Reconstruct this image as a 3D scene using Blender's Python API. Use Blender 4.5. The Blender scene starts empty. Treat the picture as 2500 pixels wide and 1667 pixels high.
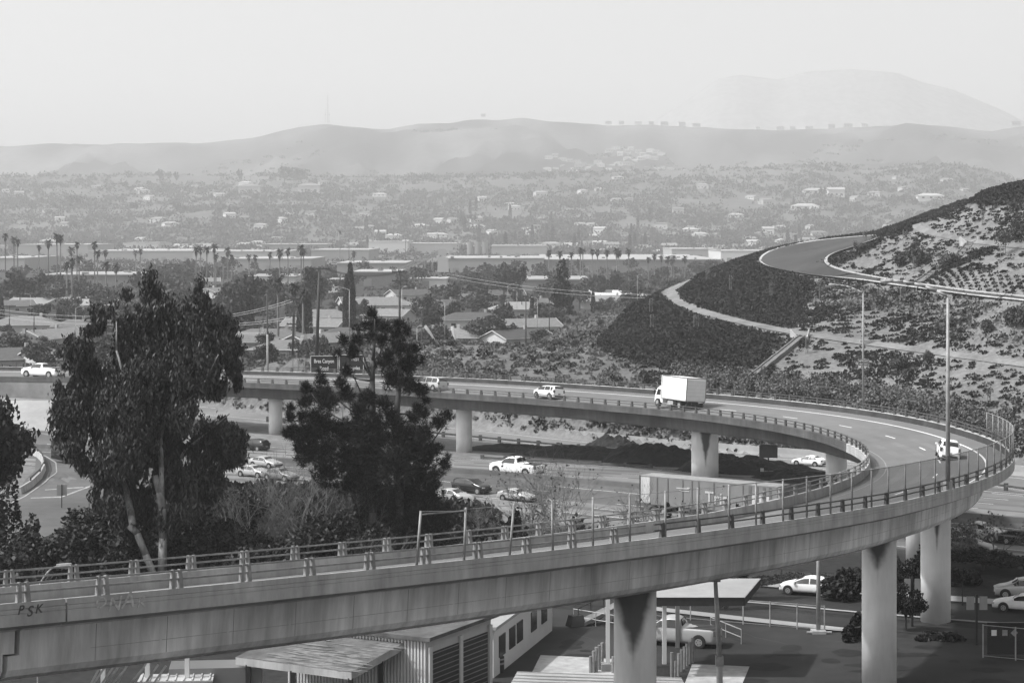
import bpy, math, random
import numpy as np
R = math.radians
rnd = random.Random(7)
nr = np.random.default_rng(11)
sc = bpy.context.scene
# ---------------------------------------------------------------- camera, sky, sun, exposure
F = 4861.0; HOR = 560.0; CZ = 30.0           # focal length in photo pixels, horizon row, eye height
cam = bpy.data.cameras.new('camera'); co = bpy.data.objects.new('camera', cam)
sc.collection.objects.link(co); sc.camera = co
co.location = (0, 0, CZ); co.rotation_euler = (R(90), 0, 0)
cam.sensor_width = 36; cam.lens = F/2500*36; cam.shift_y = -(833.5-HOR)/2500
cam.clip_start = 1; cam.clip_end = 30000
SUN_EL, SUN_AZ = R(52), math.atan2(-0.97, -0.22)      # high hazy sun to the left
w = bpy.data.worlds.new('World'); sc.world = w; w.use_nodes = True
nt = w.node_tree; bg = nt.nodes['Background']
sky = nt.nodes.new('ShaderNodeTexSky'); sky.sky_type = 'NISHITA'; sky.sun_disc = False
sky.sun_elevation = SUN_EL; sky.sun_rotation = SUN_AZ; sky.air_density = 1; sky.dust_density = 3.0; sky.ozone_density = 1
bw = nt.nodes.new('ShaderNodeRGBToBW')
nt.links.new(sky.outputs[0], bw.inputs[0]); nt.links.new(bw.outputs[0], bg.inputs[0])
bg.inputs[1].default_value = 0.15
sl = bpy.data.lights.new('sun', 'SUN'); sl.energy = 2.6; sl.angle = R(2.0); sl.color = (1, 1, 1)
so = bpy.data.objects.new('sun', sl); sc.collection.objects.link(so)
from mathutils import Vector
sd = Vector((math.sin(SUN_AZ)*math.cos(SUN_EL), math.cos(SUN_AZ)*math.cos(SUN_EL), math.sin(SUN_EL)))
so.rotation_euler = sd.to_track_quat('Z', 'Y').to_euler()
sc.view_settings.view_transform = 'Standard'; sc.view_settings.look = 'None'
sc.view_settings.exposure = 0.85; sc.view_settings.gamma = 1
sc.render.engine = 'CYCLES'
sc.cycles.use_denoising = True
sc.cycles.volume_bounces = 2; sc.cycles.max_bounces = 6; sc.cycles.transparent_max_bounces = 16
sc.cycles.diffuse_bounces = 3
HAZE = 1.65e-4
# ---------------------------------------------------------------- helpers
col = sc.collection
def tag(o, label=None, cat=None, group=None, kind=None):
    if label: o['label'] = label
    if cat: o['category'] = cat
    if group: o['group'] = group
    if kind: o['kind'] = kind
    return o
def empty(name, loc, rz, label, cat, group=None):
    o = bpy.data.objects.new(name, None); col.objects.link(o)
    o.location = loc; o.rotation_euler = (0, 0, rz); o.empty_display_size = .3
    return tag(o, label, cat, group)
MATS = {}
def mat(name, c, rough=.85, amp=.15, scale=1., zs=1., metal=0., spec=.3, rand=0., sheen=0, big=0., bigs=.05, attr=None, trans=0., bump=0.):
    if name in MATS: return MATS[name]
    m = bpy.data.materials.new(name); m.use_nodes = True; n = m.node_tree; L = n.links
    b = n.nodes['Principled BSDF']
    b.inputs['Roughness'].default_value = rough; b.inputs['Metallic'].default_value = metal
    b.inputs['Specular IOR Level'].default_value = spec
    tc = n.nodes.new('ShaderNodeTexCoord'); mp = n.nodes.new('ShaderNodeMapping')
    mp.inputs['Scale'].default_value = (scale, scale, scale*zs); L.new(tc.outputs['Object'], mp.inputs[0])
    no = n.nodes.new('ShaderNodeTexNoise'); no.inputs['Scale'].default_value = 1; no.inputs['Detail'].default_value = 6
    no.inputs['Roughness'].default_value = .65; L.new(mp.outputs[0], no.inputs[0])
    mr = n.nodes.new('ShaderNodeMapRange'); L.new(no.outputs[0], mr.inputs[0])
    mr.inputs[1].default_value = .3; mr.inputs[2].default_value = .7
    mr.inputs[3].default_value = 1-amp; mr.inputs[4].default_value = 1+amp
    cur = mr.outputs[0]
    def mul(a, bsock):
        q = n.nodes.new('ShaderNodeMath'); q.operation = 'MULTIPLY'; L.new(a, q.inputs[0])
        if hasattr(bsock, 'links'): L.new(bsock, q.inputs[1])
        else: q.inputs[1].default_value = bsock
        return q.outputs[0]
    if big:
        n2 = n.nodes.new('ShaderNodeTexNoise'); n2.inputs['Scale'].default_value = bigs; n2.inputs['Detail'].default_value = 3
        L.new(tc.outputs['Object'], n2.inputs[0])
        m2 = n.nodes.new('ShaderNodeMapRange'); m2.inputs[1].default_value = .35; m2.inputs[2].default_value = .65
        m2.inputs[3].default_value = 1-big; m2.inputs[4].default_value = 1+big; L.new(n2.outputs[0], m2.inputs[0])
        cur = mul(cur, m2.outputs[0])
    if rand:
        oi = n.nodes.new('ShaderNodeObjectInfo'); m3 = n.nodes.new('ShaderNodeMapRange')
        m3.inputs[3].default_value = 1-rand; m3.inputs[4].default_value = 1+rand; L.new(oi.outputs['Random'], m3.inputs[0])
        cur = mul(cur, m3.outputs[0])
    if attr:
        a = n.nodes.new('ShaderNodeAttribute'); a.attribute_name = attr; cur = mul(cur, a.outputs['Fac'])
    cur = mul(cur, c)
    cb = n.nodes.new('ShaderNodeCombineColor'); 
    for i in range(3): L.new(cur, cb.inputs[i])
    L.new(cb.outputs[0], b.inputs['Base Color'])
    if bump:
        bp = n.nodes.new('ShaderNodeBump'); bp.inputs['Strength'].default_value = bump; bp.inputs['Distance'].default_value = .05
        L.new(no.outputs[0], bp.inputs['Height']); L.new(bp.outputs[0], b.inputs['Normal'])
    if trans:
        tr = n.nodes.new('ShaderNodeBsdfTransparent'); mx = n.nodes.new('ShaderNodeMixShader'); mx.inputs[0].default_value = trans
        out = n.nodes['Material Output']
        L.new(b.outputs[0], mx.inputs[1]); L.new(tr.outputs[0], mx.inputs[2]); L.new(mx.outputs[0], out.inputs[0])
    MATS[name] = m; return m
M = dict(
 ground=mat('ground', 1., amp=.32, scale=1.3, big=.15, bigs=.03, attr='alb', rough=.95, spec=.1),
 road=mat('road_concrete', .15, amp=.07, scale=.5, big=.1, bigs=.05, spec=.2),
 asphalt=mat('asphalt', .10, amp=.15, scale=.6, big=.2, bigs=.06, spec=.2),
 dasphalt=mat('dark_asphalt', .028, amp=.2, scale=.6, big=.35, bigs=.08, spec=.2),
 conc=mat('concrete', .36, amp=.24, scale=1.5, zs=.25, big=.16, bigs=.25, bump=.15),
 girder=mat('girder_concrete', .58, amp=.26, scale=1.8, zs=.12, big=.28, bigs=.22, bump=.15),
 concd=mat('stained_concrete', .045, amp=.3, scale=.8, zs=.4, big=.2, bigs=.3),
 concl=mat('pale_concrete', .30, amp=.1, scale=.7, big=.1, bigs=.1),
 column=mat('column_concrete', .66, amp=.1, scale=1.2, zs=.2, big=.1, bigs=.3),
 stain=mat('soot_stain', .05, amp=.3, scale=1.5),
 paint=mat('road_paint', .75, amp=.15, scale=2),
 steel=mat('galvanised_steel', .30, rough=.55, amp=.25, scale=1.5, metal=.2),
 rail=mat('rail_steel', .24, rough=.6, amp=.35, scale=2., metal=.1),
 dark=mat('dark_paint', .03, amp=.3, scale=2, rough=.6),
 wood=mat('creosote_wood', .06, amp=.3, scale=2, zs=.2),
 woodl=mat('pale_wood', .2, amp=.2, scale=3, zs=.2),
 white=mat('white_paint', .84, rough=.45, amp=.05, scale=1, spec=.5),
 boxside=mat('box_panel', .88, rough=.4, amp=.04, scale=1, spec=.5),
 silver=mat('silver_paint', .45, rough=.3, amp=.03, metal=.3, spec=.5),
 grey=mat('grey_paint', .22, rough=.3, amp=.03, metal=.3, spec=.5),
 black=mat('black_paint', .012, rough=.2, amp=.03, spec=.6),
 glass=mat('dark_glass', .02, rough=.06, amp=0, spec=.8),
 tyre=mat('tyre', .025, amp=.1), rim=mat('rim', .45, rough=.35, metal=.6, amp=.05),
 lamp=mat('lamp_lens', .5, rough=.2, amp=.05, spec=.6), tail=mat('tail_lens', .08, rough=.2, amp=.05, spec=.6),
 mulch=mat('mulch', .015, amp=.5, scale=2.5, bump=1.),
 bark=mat('bark', .07, amp=.4, scale=3, zs=.3), barkl=mat('smooth_bark', .26, amp=.85, scale=1.6, zs=.35),
 twig=mat('bare_twig', .12, amp=.2, scale=3),
 euc=mat('gum_leaves', .034, amp=.35, scale=3, rough=.5, spec=.4), needle=mat('pine_needles', .012, amp=.3, scale=3, rough=.6),
 bush=mat('bush_leaves', .055, amp=.4, scale=1.5, rough=.6), bushd=mat('dark_bush_leaves', .016, amp=.4, scale=1.5, rough=.6),
 cover=mat('ground_cover', .019, amp=.4, scale=1., rough=.8, big=.2, bigs=.05), tuft=mat('tuft_grass', .11, amp=.4, scale=1.2, rough=.8, rand=.2),
 coverl=mat('dry_cover', .11, amp=.4, scale=1., rough=.8, big=.3, bigs=.1),
 leaf=mat('tree_leaves', .045, amp=.35, scale=.4, rough=.7, rand=.45), leaffar=mat('far_leaves', .04, amp=.4, scale=.05, rough=.8, rand=.4),
 cyp=mat('cypress_leaves', .03, amp=.3, scale=1, rand=.2), frond=mat('palm_fronds', .035, amp=.3, scale=1, rand=.2),
 ptrunk=mat('palm_trunk', .16, amp=.2, scale=2, rand=.2),
 roof=mat('shingle_roof', .13, amp=.2, scale=1.2, rand=.5), roofl=mat('pale_roof', .22, amp=.1, scale=1, rand=.2),
 wall=mat('stucco_wall', .42, amp=.1, scale=1, rand=.35), trim=mat('trim', .55, amp=.05),
 win=mat('window_glass', .03, rough=.15, amp=0, spec=.7),
 warew=mat('warehouse_wall', .30, amp=.06, scale=.1, rand=.35), warer=mat('warehouse_roof', .32, amp=.1, scale=.1, rand=.2),
 signg=mat('sign_face', .018, amp=.1, rough=.5), signw=mat('sign_letter', .75, amp=.05), signback=mat('traffic_sign', .3, amp=.1, metal=.3, rough=.6),
 fence=mat('chain_link', .10, amp=.1, trans=.55), metalroof=mat('metal_roof', .30, amp=.2, scale=.8, rough=.5),
 oldroof=mat('old_roof', .10, amp=.4, scale=1.0, big=.2, bigs=.4), peel=mat('peeled_roof', .16, amp=.3, scale=2),
 spray=mat('water_spray', .9, amp=0, trans=.5), wire=mat('wire', .12, amp=0), wirel=mat('bright_wire', .35, amp=0, rough=.4),
 hang=mat('grass_dry', .2, amp=.3, scale=1.),
)
class MB:
    def __init__(s): s.v = []; s.f = []; s.m = []
    def face(s, pts, mi=0):
        b = len(s.v); s.v += [tuple(p) for p in pts]; s.f.append(tuple(range(b, b+len(pts)))); s.m.append(mi)
    def box(s, c, d, rz=0, mi=0, top=1.):
        b = len(s.v); cx, cy, cz = c; hx, hy, hz = d[0]/2, d[1]/2, d[2]/2; ca, sa = math.cos(rz), math.sin(rz)
        for z, k in ((-hz, 1.), (hz, top)):
            for x, y in ((-hx, -hy), (hx, -hy), (hx, hy), (-hx, hy)):
                x, y = x*k, y*k
                s.v.append((cx+x*ca-y*sa, cy+x*sa+y*ca, cz+z))
        for q in ((0, 3, 2, 1), (4, 5, 6, 7), (0, 1, 5, 4), (1, 2, 6, 5), (2, 3, 7, 6), (3, 0, 4, 7)):
            s.f.append(tuple(b+i for i in q)); s.m.append(mi)
    def tube(s, p0, p1, r0, r1=None, n=6, mi=0, caps=True):
        r1 = r0 if r1 is None else r1
        a = Vector(p0); c = Vector(p1); d = (c-a)
        if d.length < 1e-6: return
        d.normalize(); u = d.orthogonal().normalized(); v = d.cross(u); b = len(s.v)
        for p, r in ((a, r0), (c, r1)):
            for i in range(n):
                t = 2*math.pi*i/n; q = p+u*(math.cos(t)*r)+v*(math.sin(t)*r); s.v.append((q.x, q.y, q.z))
        for i in range(n):
            j = (i+1) % n; s.f.append((b+i, b+j, b+n+j, b+n+i)); s.m.append(mi)
        if caps and n > 2:
            s.f.append(tuple(b+i for i in range(n))[::-1]); s.m.append(mi); s.f.append(tuple(b+n+i for i in range(n))); s.m.append(mi)
    def path(s, pts, rs, n=6, mi=0):
        for i in range(len(pts)-1):
            r0 = rs[i] if hasattr(rs, '__len__') else rs; r1 = rs[i+1] if hasattr(rs, '__len__') else rs
            s.tube(pts[i], pts[i+1], r0, r1, n, mi)
    def loft(s, rings, mi=0, closed=True, caps=False):
        b = len(s.v); n = len(rings[0])
        for r in rings: s.v += [tuple(p) for p in r]
        for k in range(len(rings)-1):
            for i in range(n if closed else n-1):
                j = (i+1) % n; s.f.append((b+k*n+i, b+k*n+j, b+(k+1)*n+j, b+(k+1)*n+i)); s.m.append(mi)
        if caps:
            s.f.append(tuple(b+i for i in range(n))[::-1]); s.m.append(mi)
            s.f.append(tuple(b+(len(rings)-1)*n+i for i in range(n))); s.m.append(mi)
    def build(s, name, mats, parent=None, loc=None, smooth=False):
        me = bpy.data.meshes.new(name); me.from_pydata(s.v, [], s.f)
        for m in (mats if isinstance(mats, (list, tuple)) else [mats]): me.materials.append(m)
        if any(s.m): me.polygons.foreach_set('material_index', s.m)
        if smooth: me.polygons.foreach_set('use_smooth', [True]*len(s.f))
        me.update()
        o = bpy.data.objects.new(name, me); col.objects.link(o)
        if parent: o.parent = parent
        if loc: o.location = loc
        return o
def npmesh(name, V, Fc, mats, parent=None, mi=None):
    me = bpy.data.meshes.new(name); k = Fc.shape[1]
    me.vertices.add(len(V)); me.vertices.foreach_set('co', np.asarray(V, np.float32).ravel())
    me.loops.add(Fc.size); me.loops.foreach_set('vertex_index', Fc.astype(np.int32).ravel())
    me.polygons.add(len(Fc)); me.polygons.foreach_set('loop_start', np.arange(0, Fc.size, k, dtype=np.int32))
    if mi is not None: me.polygons.foreach_set('material_index', mi.astype(np.int32))
    me.update(calc_edges=True)
    for m in (mats if isinstance(mats, (list, tuple)) else [mats]): me.materials.append(m)
    o = bpy.data.objects.new(name, me); col.objects.link(o)
    if parent: o.parent = parent
    return o
def copy_tree(o, parent=None):
    c = o.copy(); col.objects.link(c)
    if parent: c.parent = parent
    for ch in list(o.children): copy_tree(ch, c)
    return c
# value noise
_LAT = nr.random((256, 256))
def vn(x, y):
    x = np.asarray(x, float); y = np.asarray(y, float)
    xi = np.floor(x).astype(int); yi = np.floor(y).astype(int); fx = x-xi; fy = y-yi
    fx = fx*fx*(3-2*fx); fy = fy*fy*(3-2*fy)
    a = _LAT[xi % 256, yi % 256]; b = _LAT[(xi+1) % 256, yi % 256]; c = _LAT[xi % 256, (yi+1) % 256]; d = _LAT[(xi+1) % 256, (yi+1) % 256]
    return (a*(1-fx)+b*fx)*(1-fy)+(c*(1-fx)+d*fx)*fy
def fbm(x, y, o=4):
    r = 0; a = .5; t = 0
    for i in range(o): r = r+a*vn(x*2**i+17*i, y*2**i+5*i); t += a; a *= .5
    return r/t
# ---------------------------------------------------------------- terrain
def g0(D): return np.interp(D, [0, 235, 285, 1600, 2600, 3400], [0.6, 0.6, -1.5, -1.5, -1.5, -1.5])
def W3(u, v, z): D = F*(CZ-z)/(v-HOR); return ((u-1250)/F*D, D, z)
def WD(u, v, D): return ((u-1250)/F*D, D, CZ-(v-HOR)*D/F)
CP = [W3(*a) for a in [
 # bench path, from right to the nose and beyond
 (2650, 915, 10), (2500, 894, 10.5), (2306, 867, 11), (2098, 837, 11.7), (1949, 816, 12.3), (1840, 796, 12.8), (1704, 761.5, 13.7), (1649, 740, 14.3), (1617, 721, 14.8), (1640, 699, 15.3), (1704, 677, 15.8),
 # upper road
 (2650, 765, 17.6), (2500, 741, 18), (2217, 703, 18.7), (2098, 682, 19.3), (2003, 640, 21.5), (1845, 643, 21.5), (1985, 680, 19.6), (1979, 593, 26), (2128, 582, 27.2), (1862, 622, 23),
 # third path and top
 (2650, 612, 26.8), (2500, 602, 27), (2366, 590, 27.6), (2270, 566, 29.3)]]
CP += [WD(*a) for a in [(2226, 551, 440), (2306, 526, 440), (2366, 495, 430), (2411, 468, 420), (2500, 462, 400), (2650, 470, 395), (2560, 530, 372), (2160, 578, 460),
 # embankment crest behind the ramp
 (640, 893, 338), (730, 876, 345), (830, 858, 350), (940, 845, 352), (1050, 838, 352), (1150, 838, 354), (1250, 846, 358), (1350, 842, 368), (1440, 822, 385), (1500, 790, 410), (1560, 750, 440), (1450, 775, 450), (1380, 800, 430)]]
# foot of the slope above the far carriageway; ground beyond the hill
CP += [(-52, 333, -1), (-40, 325, -1.2), (-25, 315, -1.3), (-8, 304, -1), (10, 292, -.5), (28, 279, 0), (45, 267, .3), (60, 257, .5), (75, 247, .6), (95, 235, .6),
 (-60, 345, -1.5), (-75, 380, -2), (-50, 400, -2), (-25, 410, -2), (-5, 430, -2), (10, 480, -2), (15, 540, -2), (30, 640, -3), (70, 760, -4), (130, 820, -4), (200, 700, 10), (220, 500, 20), (180, 380, 24), (140, 300, 14),
 (-110, 400, -4), (-90, 480, -4), (-40, 600, -4), (120, 520, 38), (150, 600, 30), (100, 700, 8), (180, 800, -4), (250, 900, -4), (-150, 330, -4), (300, 300, 10), (300, 600, 10), (110, 400, 38)]
CP = np.array(CP)
def tps(r2): return np.where(r2 > 0, r2*np.log(r2+1e-9), 0)
_P = CP[:, :2]/100; _n = len(_P)
_A = np.zeros((_n+3, _n+3)); _d2 = ((_P[:, None]-_P[None])**2).sum(2); _A[:_n, :_n] = tps(_d2)+np.eye(_n)*2e-4
_A[:_n, _n] = 1; _A[:_n, _n+1:] = _P; _A[_n, :_n] = 1; _A[_n+1:, :_n] = _P.T
_wt = np.linalg.solve(_A, np.concatenate([CP[:, 2], [0, 0, 0]]))
FA = np.array([-10.3, 241.]); FE = np.array([60.2, -44.]); FE /= np.linalg.norm(FE); FN = np.array([-FE[1], FE[0]])
def WB(s): return np.interp(s, [-200, -130, -97, -41, 4, 30, 57, 100, 160], [72, 69, 66.2, 63, 55, 48.5, 40.5, 24, 0])
def GR(s): return np.interp(s, [-200, -75, -35, -6, 62, 100, 160], [55, 51, 49, 46, 25.6, 12, 5])
def hill(X, Y):
    X = np.asarray(X, float); Y = np.asarray(Y, float); sh = X.shape; q = np.stack([X.ravel(), Y.ravel()], 1)/100
    z = np.full(len(q), -99.)
    m = (q[:, 1] > 2.2) & (q[:, 1] < 9.) & (q[:, 0] > -1.2) & (q[:, 0] < 3)
    if m.any():
        p = q[m]; d2 = ((p[:, None]-_P[None])**2).sum(2); zz = tps(d2)@_wt[:_n]+_wt[_n]+p@_wt[_n+1:]
        zz -= np.clip((p[:, 1]-7.6)*40, 0, 90)+np.clip((-1.0-p[:, 0])*80, 0, 90)+np.clip((p[:, 0]-2.4)*80, 0, 90)+np.clip((2.35-p[:, 1])*200, 0, 90)
        ss = (q[m]*100-FA)@FE; nn = (q[m]*100-FA)@FN; zz -= np.clip((WB(ss)+2.0-nn)*1.2, 0, 60)
        z[m] = zz
    return z.reshape(sh)
K = 2500/2352.
SKA = np.array([(-300, 345), (0, 332), (150, 327), (320, 326), (440, 320), (540, 314), (600, 308), (640, 295), (690, 285), (760, 281), (850, 285), (900, 287), (960, 278), (1040, 275), (1110, 267), (1200, 268), (1250, 273), (1330, 282), (1400, 284), (1500, 285), (1600, 290), (1700, 295), (1800, 297), (1900, 294), (2000, 289), (2060, 282), (2110, 275), (2180, 279), (2240, 288), (2290, 293), (2352, 283), (2700, 290)])*K
SKB = np.array([(-300, 405), (0, 402), (300, 400), (700, 402), (1000, 410), (1200, 405), (1400, 395), (1600, 385), (1750, 385), (1880, 376), (2000, 390), (2100, 378), (2190, 372), (2280, 395), (2352, 418), (2700, 440)])*K
SKM = np.array([(-300, 420), (1200, 420), (1450, 300), (1560, 230), (1650, 165), (1700, 157), (1790, 168), (1850, 150), (1960, 143), (2060, 152), (2120, 175), (2190, 192), (2300, 240), (2450, 320), (2700, 400)])*K
DA, DB, DM = 7400., 4500., 9300.
def TH(X, Y, allp=True):
    X = np.asarray(X, float); Y = np.asarray(Y, float)
    u = 1250+F*X/np.maximum(Y, 1); z = g0(Y)
    gul = fbm(X/420+3, Y/900+9, 4)-.5
    # foothills with houses
    zs = CZ+(HOR-np.interp(u, SKB[:, 0], SKB[:, 1]))/F*DB
    t = np.interp(Y, [1600, 2650, 3050, 3500, 4500, 5400, 6400], [0, 0, .1, .36, 1, .8, .2])
    zb = -1.5+(zs+1.5)*t+gul*np.interp(Y, [2000, 3400, 4400, 4500, 5000], [0, 75, 45, 10, 60])
    zs = CZ+(HOR-np.interp(u, SKA[:, 0], SKA[:, 1]))/F*DA
    t = np.interp(Y, [4300, 5200, 6200, 7000, 7400, 7900, 9500], [0, .32, .68, .93, 1, .85, .3])
    rg = np.abs(fbm(X/420+Y/1100+1, Y/900-X/1500, 5)-.5)*2
    za = -1.5+(zs+1.5)*t-rg*np.interp(Y, [4300, 5500, 6600, 7250, 7400, 8000], [0, 260, 230, 60, 0, 60])
    zs = CZ+(HOR-np.interp(u, SKM[:, 0], SKM[:, 1]))/F*DM
    zm = -1.5+(zs+1.5)*np.interp(Y, [7600, 8500, 9300, 10300], [0, .5, 1, .5])
    z = np.where(Y > 1500, np.maximum(np.maximum(zb, za), zm), z)
    if allp: z = np.maximum(z, hill(X, Y))
    return z
def T1(x, y): return float(TH(np.array([x]), np.array([y]))[0])
def gp(u, v):
    z = 0.
    for i in range(8): x, y, _ = W3(u, v, z); z = float(g0(y))
    return x, y, z
def onray(u, v, lo=235., hi=900.):
    """first hit of the sight line with the terrain"""
    D = np.arange(lo, hi, .5); X = (u-1250)/F*D; zr = CZ-(v-HOR)*D/F; zt = TH(X, D); i = np.argmax(zt >= zr)
    return (X[i], D[i], zt[i]) if zt[i] >= zr[i] else None
# freeway frame: origin on the median barrier, e along (to the right and nearer), n away from us
def fw(s, n): p = FA+FE*s+FN*n; return p[0], p[1]
def fz(x, y): return float(g0(y))
def ribbon(name, pts, n0, n1, dz, m, parent=None, zf=None, sub=1):
    """strip in freeway coordinates s-range pts, offsets n0..n1"""
    b = MB(); a = np.arange(pts[0], pts[1]+.01, 4.); L = []; Rr = []
    for s in a:
        for n_, lst in ((n0, L), (n1, Rr)):
            x, y = fw(s, n_); lst.append((x, y, fz(x, y)+dz))
    rows = [L]
    for k in range(1, sub): rows.append([tuple(np.array(L[i])*(1-k/sub)+np.array(Rr[i])*(k/sub)) for i in range(len(L))])
    rows.append(Rr)
    if sub > 1:
        for r in rows:
            for i, p in enumerate(r): r[i] = (p[0], p[1], fz(p[0], p[1])+dz)
    for k in range(len(rows)-1):
        b.loft([[rows[k][i], rows[k+1][i]] for i in range(len(a))], closed=False)
    # normals up
    o = b.build(name, m, parent); return o
def build_terrain():
    t = np.linspace(-.62, .62, 330); Dr = np.concatenate([np.arange(30, 215, 5.), np.arange(215, 700, 2.2), 700*1.0235**np.arange(0, 119)])
    Tg, Dg = np.meshgrid(t, Dr); X = Tg*Dg; Y = Dg; Z = TH(X, Y)
    n, m = X.shape; V = np.stack([X, Y, Z], 2).reshape(-1, 3); idx = np.arange(n*m).reshape(n, m)
    Fc = np.stack([idx[:-1, :-1], idx[:-1, 1:], idx[1:, 1:], idx[1:, :-1]], 2).reshape(-1, 4)
    o = npmesh('ground', V, Fc, M['ground']); tag(o, kind='structure')
    u = 1250+F*X/Y; v = HOR+F*(CZ-Z)/Y; hl = Z > g0(Y)+.8
    a = np.full(X.shape, .07)
    a = np.where((Y-241)*.807+(X+10.3)*.591 < -20.5, .03, a)
    a = np.where((Y >= 200) & (Y < 420), .17, a); a = np.where(Y > 420, .045, a)
    nn_ = (X-FA[0])*FN[0]+(Y-FA[1])*FN[1]; 
    a = np.where(hl & (Y < 900), .165, a)
    gr = hl & (Y < 900) & (u < 1600); a = np.where(gr, .12, a)
    a = np.where(hl & (u > 1380) & (u < 1540) & (Y > 395), .10, a)
    a = np.where(Y > 1500, .06+.10*fbm(X/160, Y/300), a)
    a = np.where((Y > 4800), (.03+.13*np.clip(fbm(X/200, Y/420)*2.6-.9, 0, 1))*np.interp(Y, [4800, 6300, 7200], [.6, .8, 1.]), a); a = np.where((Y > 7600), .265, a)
    at = o.data.attributes.new('alb', 'FLOAT', 'POINT'); at.data.foreach_set('value', a.ravel().astype(np.float32))
    o.data.polygons.foreach_set('use_smooth', [True]*len(o.data.polygons))
build_terrain()
# haze
hb = MB(); hb.box((0, 5350, 405), (14400, 11500, 900)); ho = hb.build('haze', [])
hm = bpy.data.materials.new('haze'); hm.use_nodes = True; hn = hm.node_tree; hn.nodes.clear()
ou = hn.nodes.new('ShaderNodeOutputMaterial'); pv = hn.nodes.new('ShaderNodeVolumePrincipled')
pv.inputs['Color'].default_value = (.81, .81, .81, 1); pv.inputs['Density'].default_value = HAZE; pv.inputs['Anisotropy'].default_value = .1
hn.links.new(pv.outputs[0], ou.inputs['Volume']); ho.data.materials.append(hm)
tag(ho, 'pale even haze lying over the whole valley', 'haze', kind='stuff')
# ---------------------------------------------------------------- curved overpass
PP = [-21.0268, 69.9779, 0.77084, 0.00309, 0.00423, 0.00484, 0.00939, 0.00758, 0.00914, 0.00667, 0.0044, 0.00367, 0.00555, -12.56617, -16.29509, -19.06131, -21.07822, -24.29681, 0.12102, 0.11715, 0.09925, 0.10165, 0.10656, 0.07592, 11.42824]
KN = [-10, 30, 60, 90, 120, 150, 190, 230, 290, 350.]; ZK = [-10, 60, 130, 200, 350.]; EK = [0, 60, 120, 180, 240, 300.]
RS = np.arange(-24, 420, .5)
_k = np.interp(RS, KN, PP[3:13]); _k = np.where(RS > 345, .001, _k)
RZ = CZ+np.interp(RS, ZK, PP[13:18])-np.clip(RS-350, 0, 999)*.02; RE = np.interp(RS, EK, PP[18:24]); RW = PP[24]/2
_th = np.concatenate([[0], np.cumsum((_k[1:]+_k[:-1])/4)]); _i0 = int(np.argmin(abs(RS))); _th = _th-_th[_i0]+PP[2]
RX = np.concatenate([[0], np.cumsum((np.cos(_th[1:])+np.cos(_th[:-1]))/4)]); RY = np.concatenate([[0], np.cumsum((np.sin(_th[1:])+np.sin(_th[:-1]))/4)])
RX = RX-RX[_i0]+PP[0]; RY = RY-RY[_i0]+PP[1]
def rp(s, t, dz=0.):
    """point on the overpass: s along, t to the outside, dz above the barrier tops"""
    x = np.interp(s, RS, RX); y = np.interp(s, RS, RY); h = np.interp(s, RS, _th); z = np.interp(s, RS, RZ); e = np.interp(s, RS, RE)
    return (float(x+math.sin(h)*t), float(y-math.cos(h)*t), float(z+e*t+dz))
def rh(s): return float(np.interp(s, RS, _th))
S0, S1 = -22, 415; SAB = 292.                     # bridge ends at the abutment, road goes on over fill
ov = empty('curved_overpass', rp(0, 0, -12), 0, 'long grey concrete ramp bridge sweeping round in a tight curve on thick columns', 'overpass')
_ob = Vector(ov.location)
def L(p): return (p[0]-_ob.x, p[1]-_ob.y, p[2]-_ob.z)
def rloft(name, sec, s0, s1, m, step=1.5, parent=ov, closed=True, caps=True):
    b = MB(); ss = np.arange(s0, s1+.01, step)
    b.loft([[L(rp(s, t, dz)) for t, dz in sec] for s in ss], closed=closed, caps=caps and closed); return b.build(name, m, parent)
W2 = RW
rloft('road_surface', [(-W2+.36, -.60), (W2-.36, -.60), (W2-.36, -.75), (-W2+.36, -.75)], S0, S1, M['road'])
parr = lambda k: [(k*(W2-.36), -.6), (k*(W2-.30), -.02), (k*(W2-.28), 0), (k*W2, 0), (k*W2, -.20), (k*(W2-.025), -.215), (k*(W2-.025), -.235), (k*W2, -.25), (k*W2, -.36), (k*(W2-.02), -.37), (k*(W2-.02), -.39), (k*W2, -.40), (k*W2, -.78), (k*(W2-.36), -.9)]
joints = [-22, 2.6, 130, 291.5, 415]
for i in range(4):
    for k, nm in ((1, 'parapet'), (-1, 'parapet')):
        mm = M['conc'] if (i < 2 or k > 0) else mat('dark_parapet', .08, amp=.25, scale=1.2, zs=.3, big=.2, bigs=.3)  # inner parapet of the far arm gets a darker concrete tone
        rloft(nm, parr(k), joints[i]+.04, joints[i+1]-.04, mm, step=(joints[i+1]-joints[i]-.08)/round((joints[i+1]-joints[i])/1.5))
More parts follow.
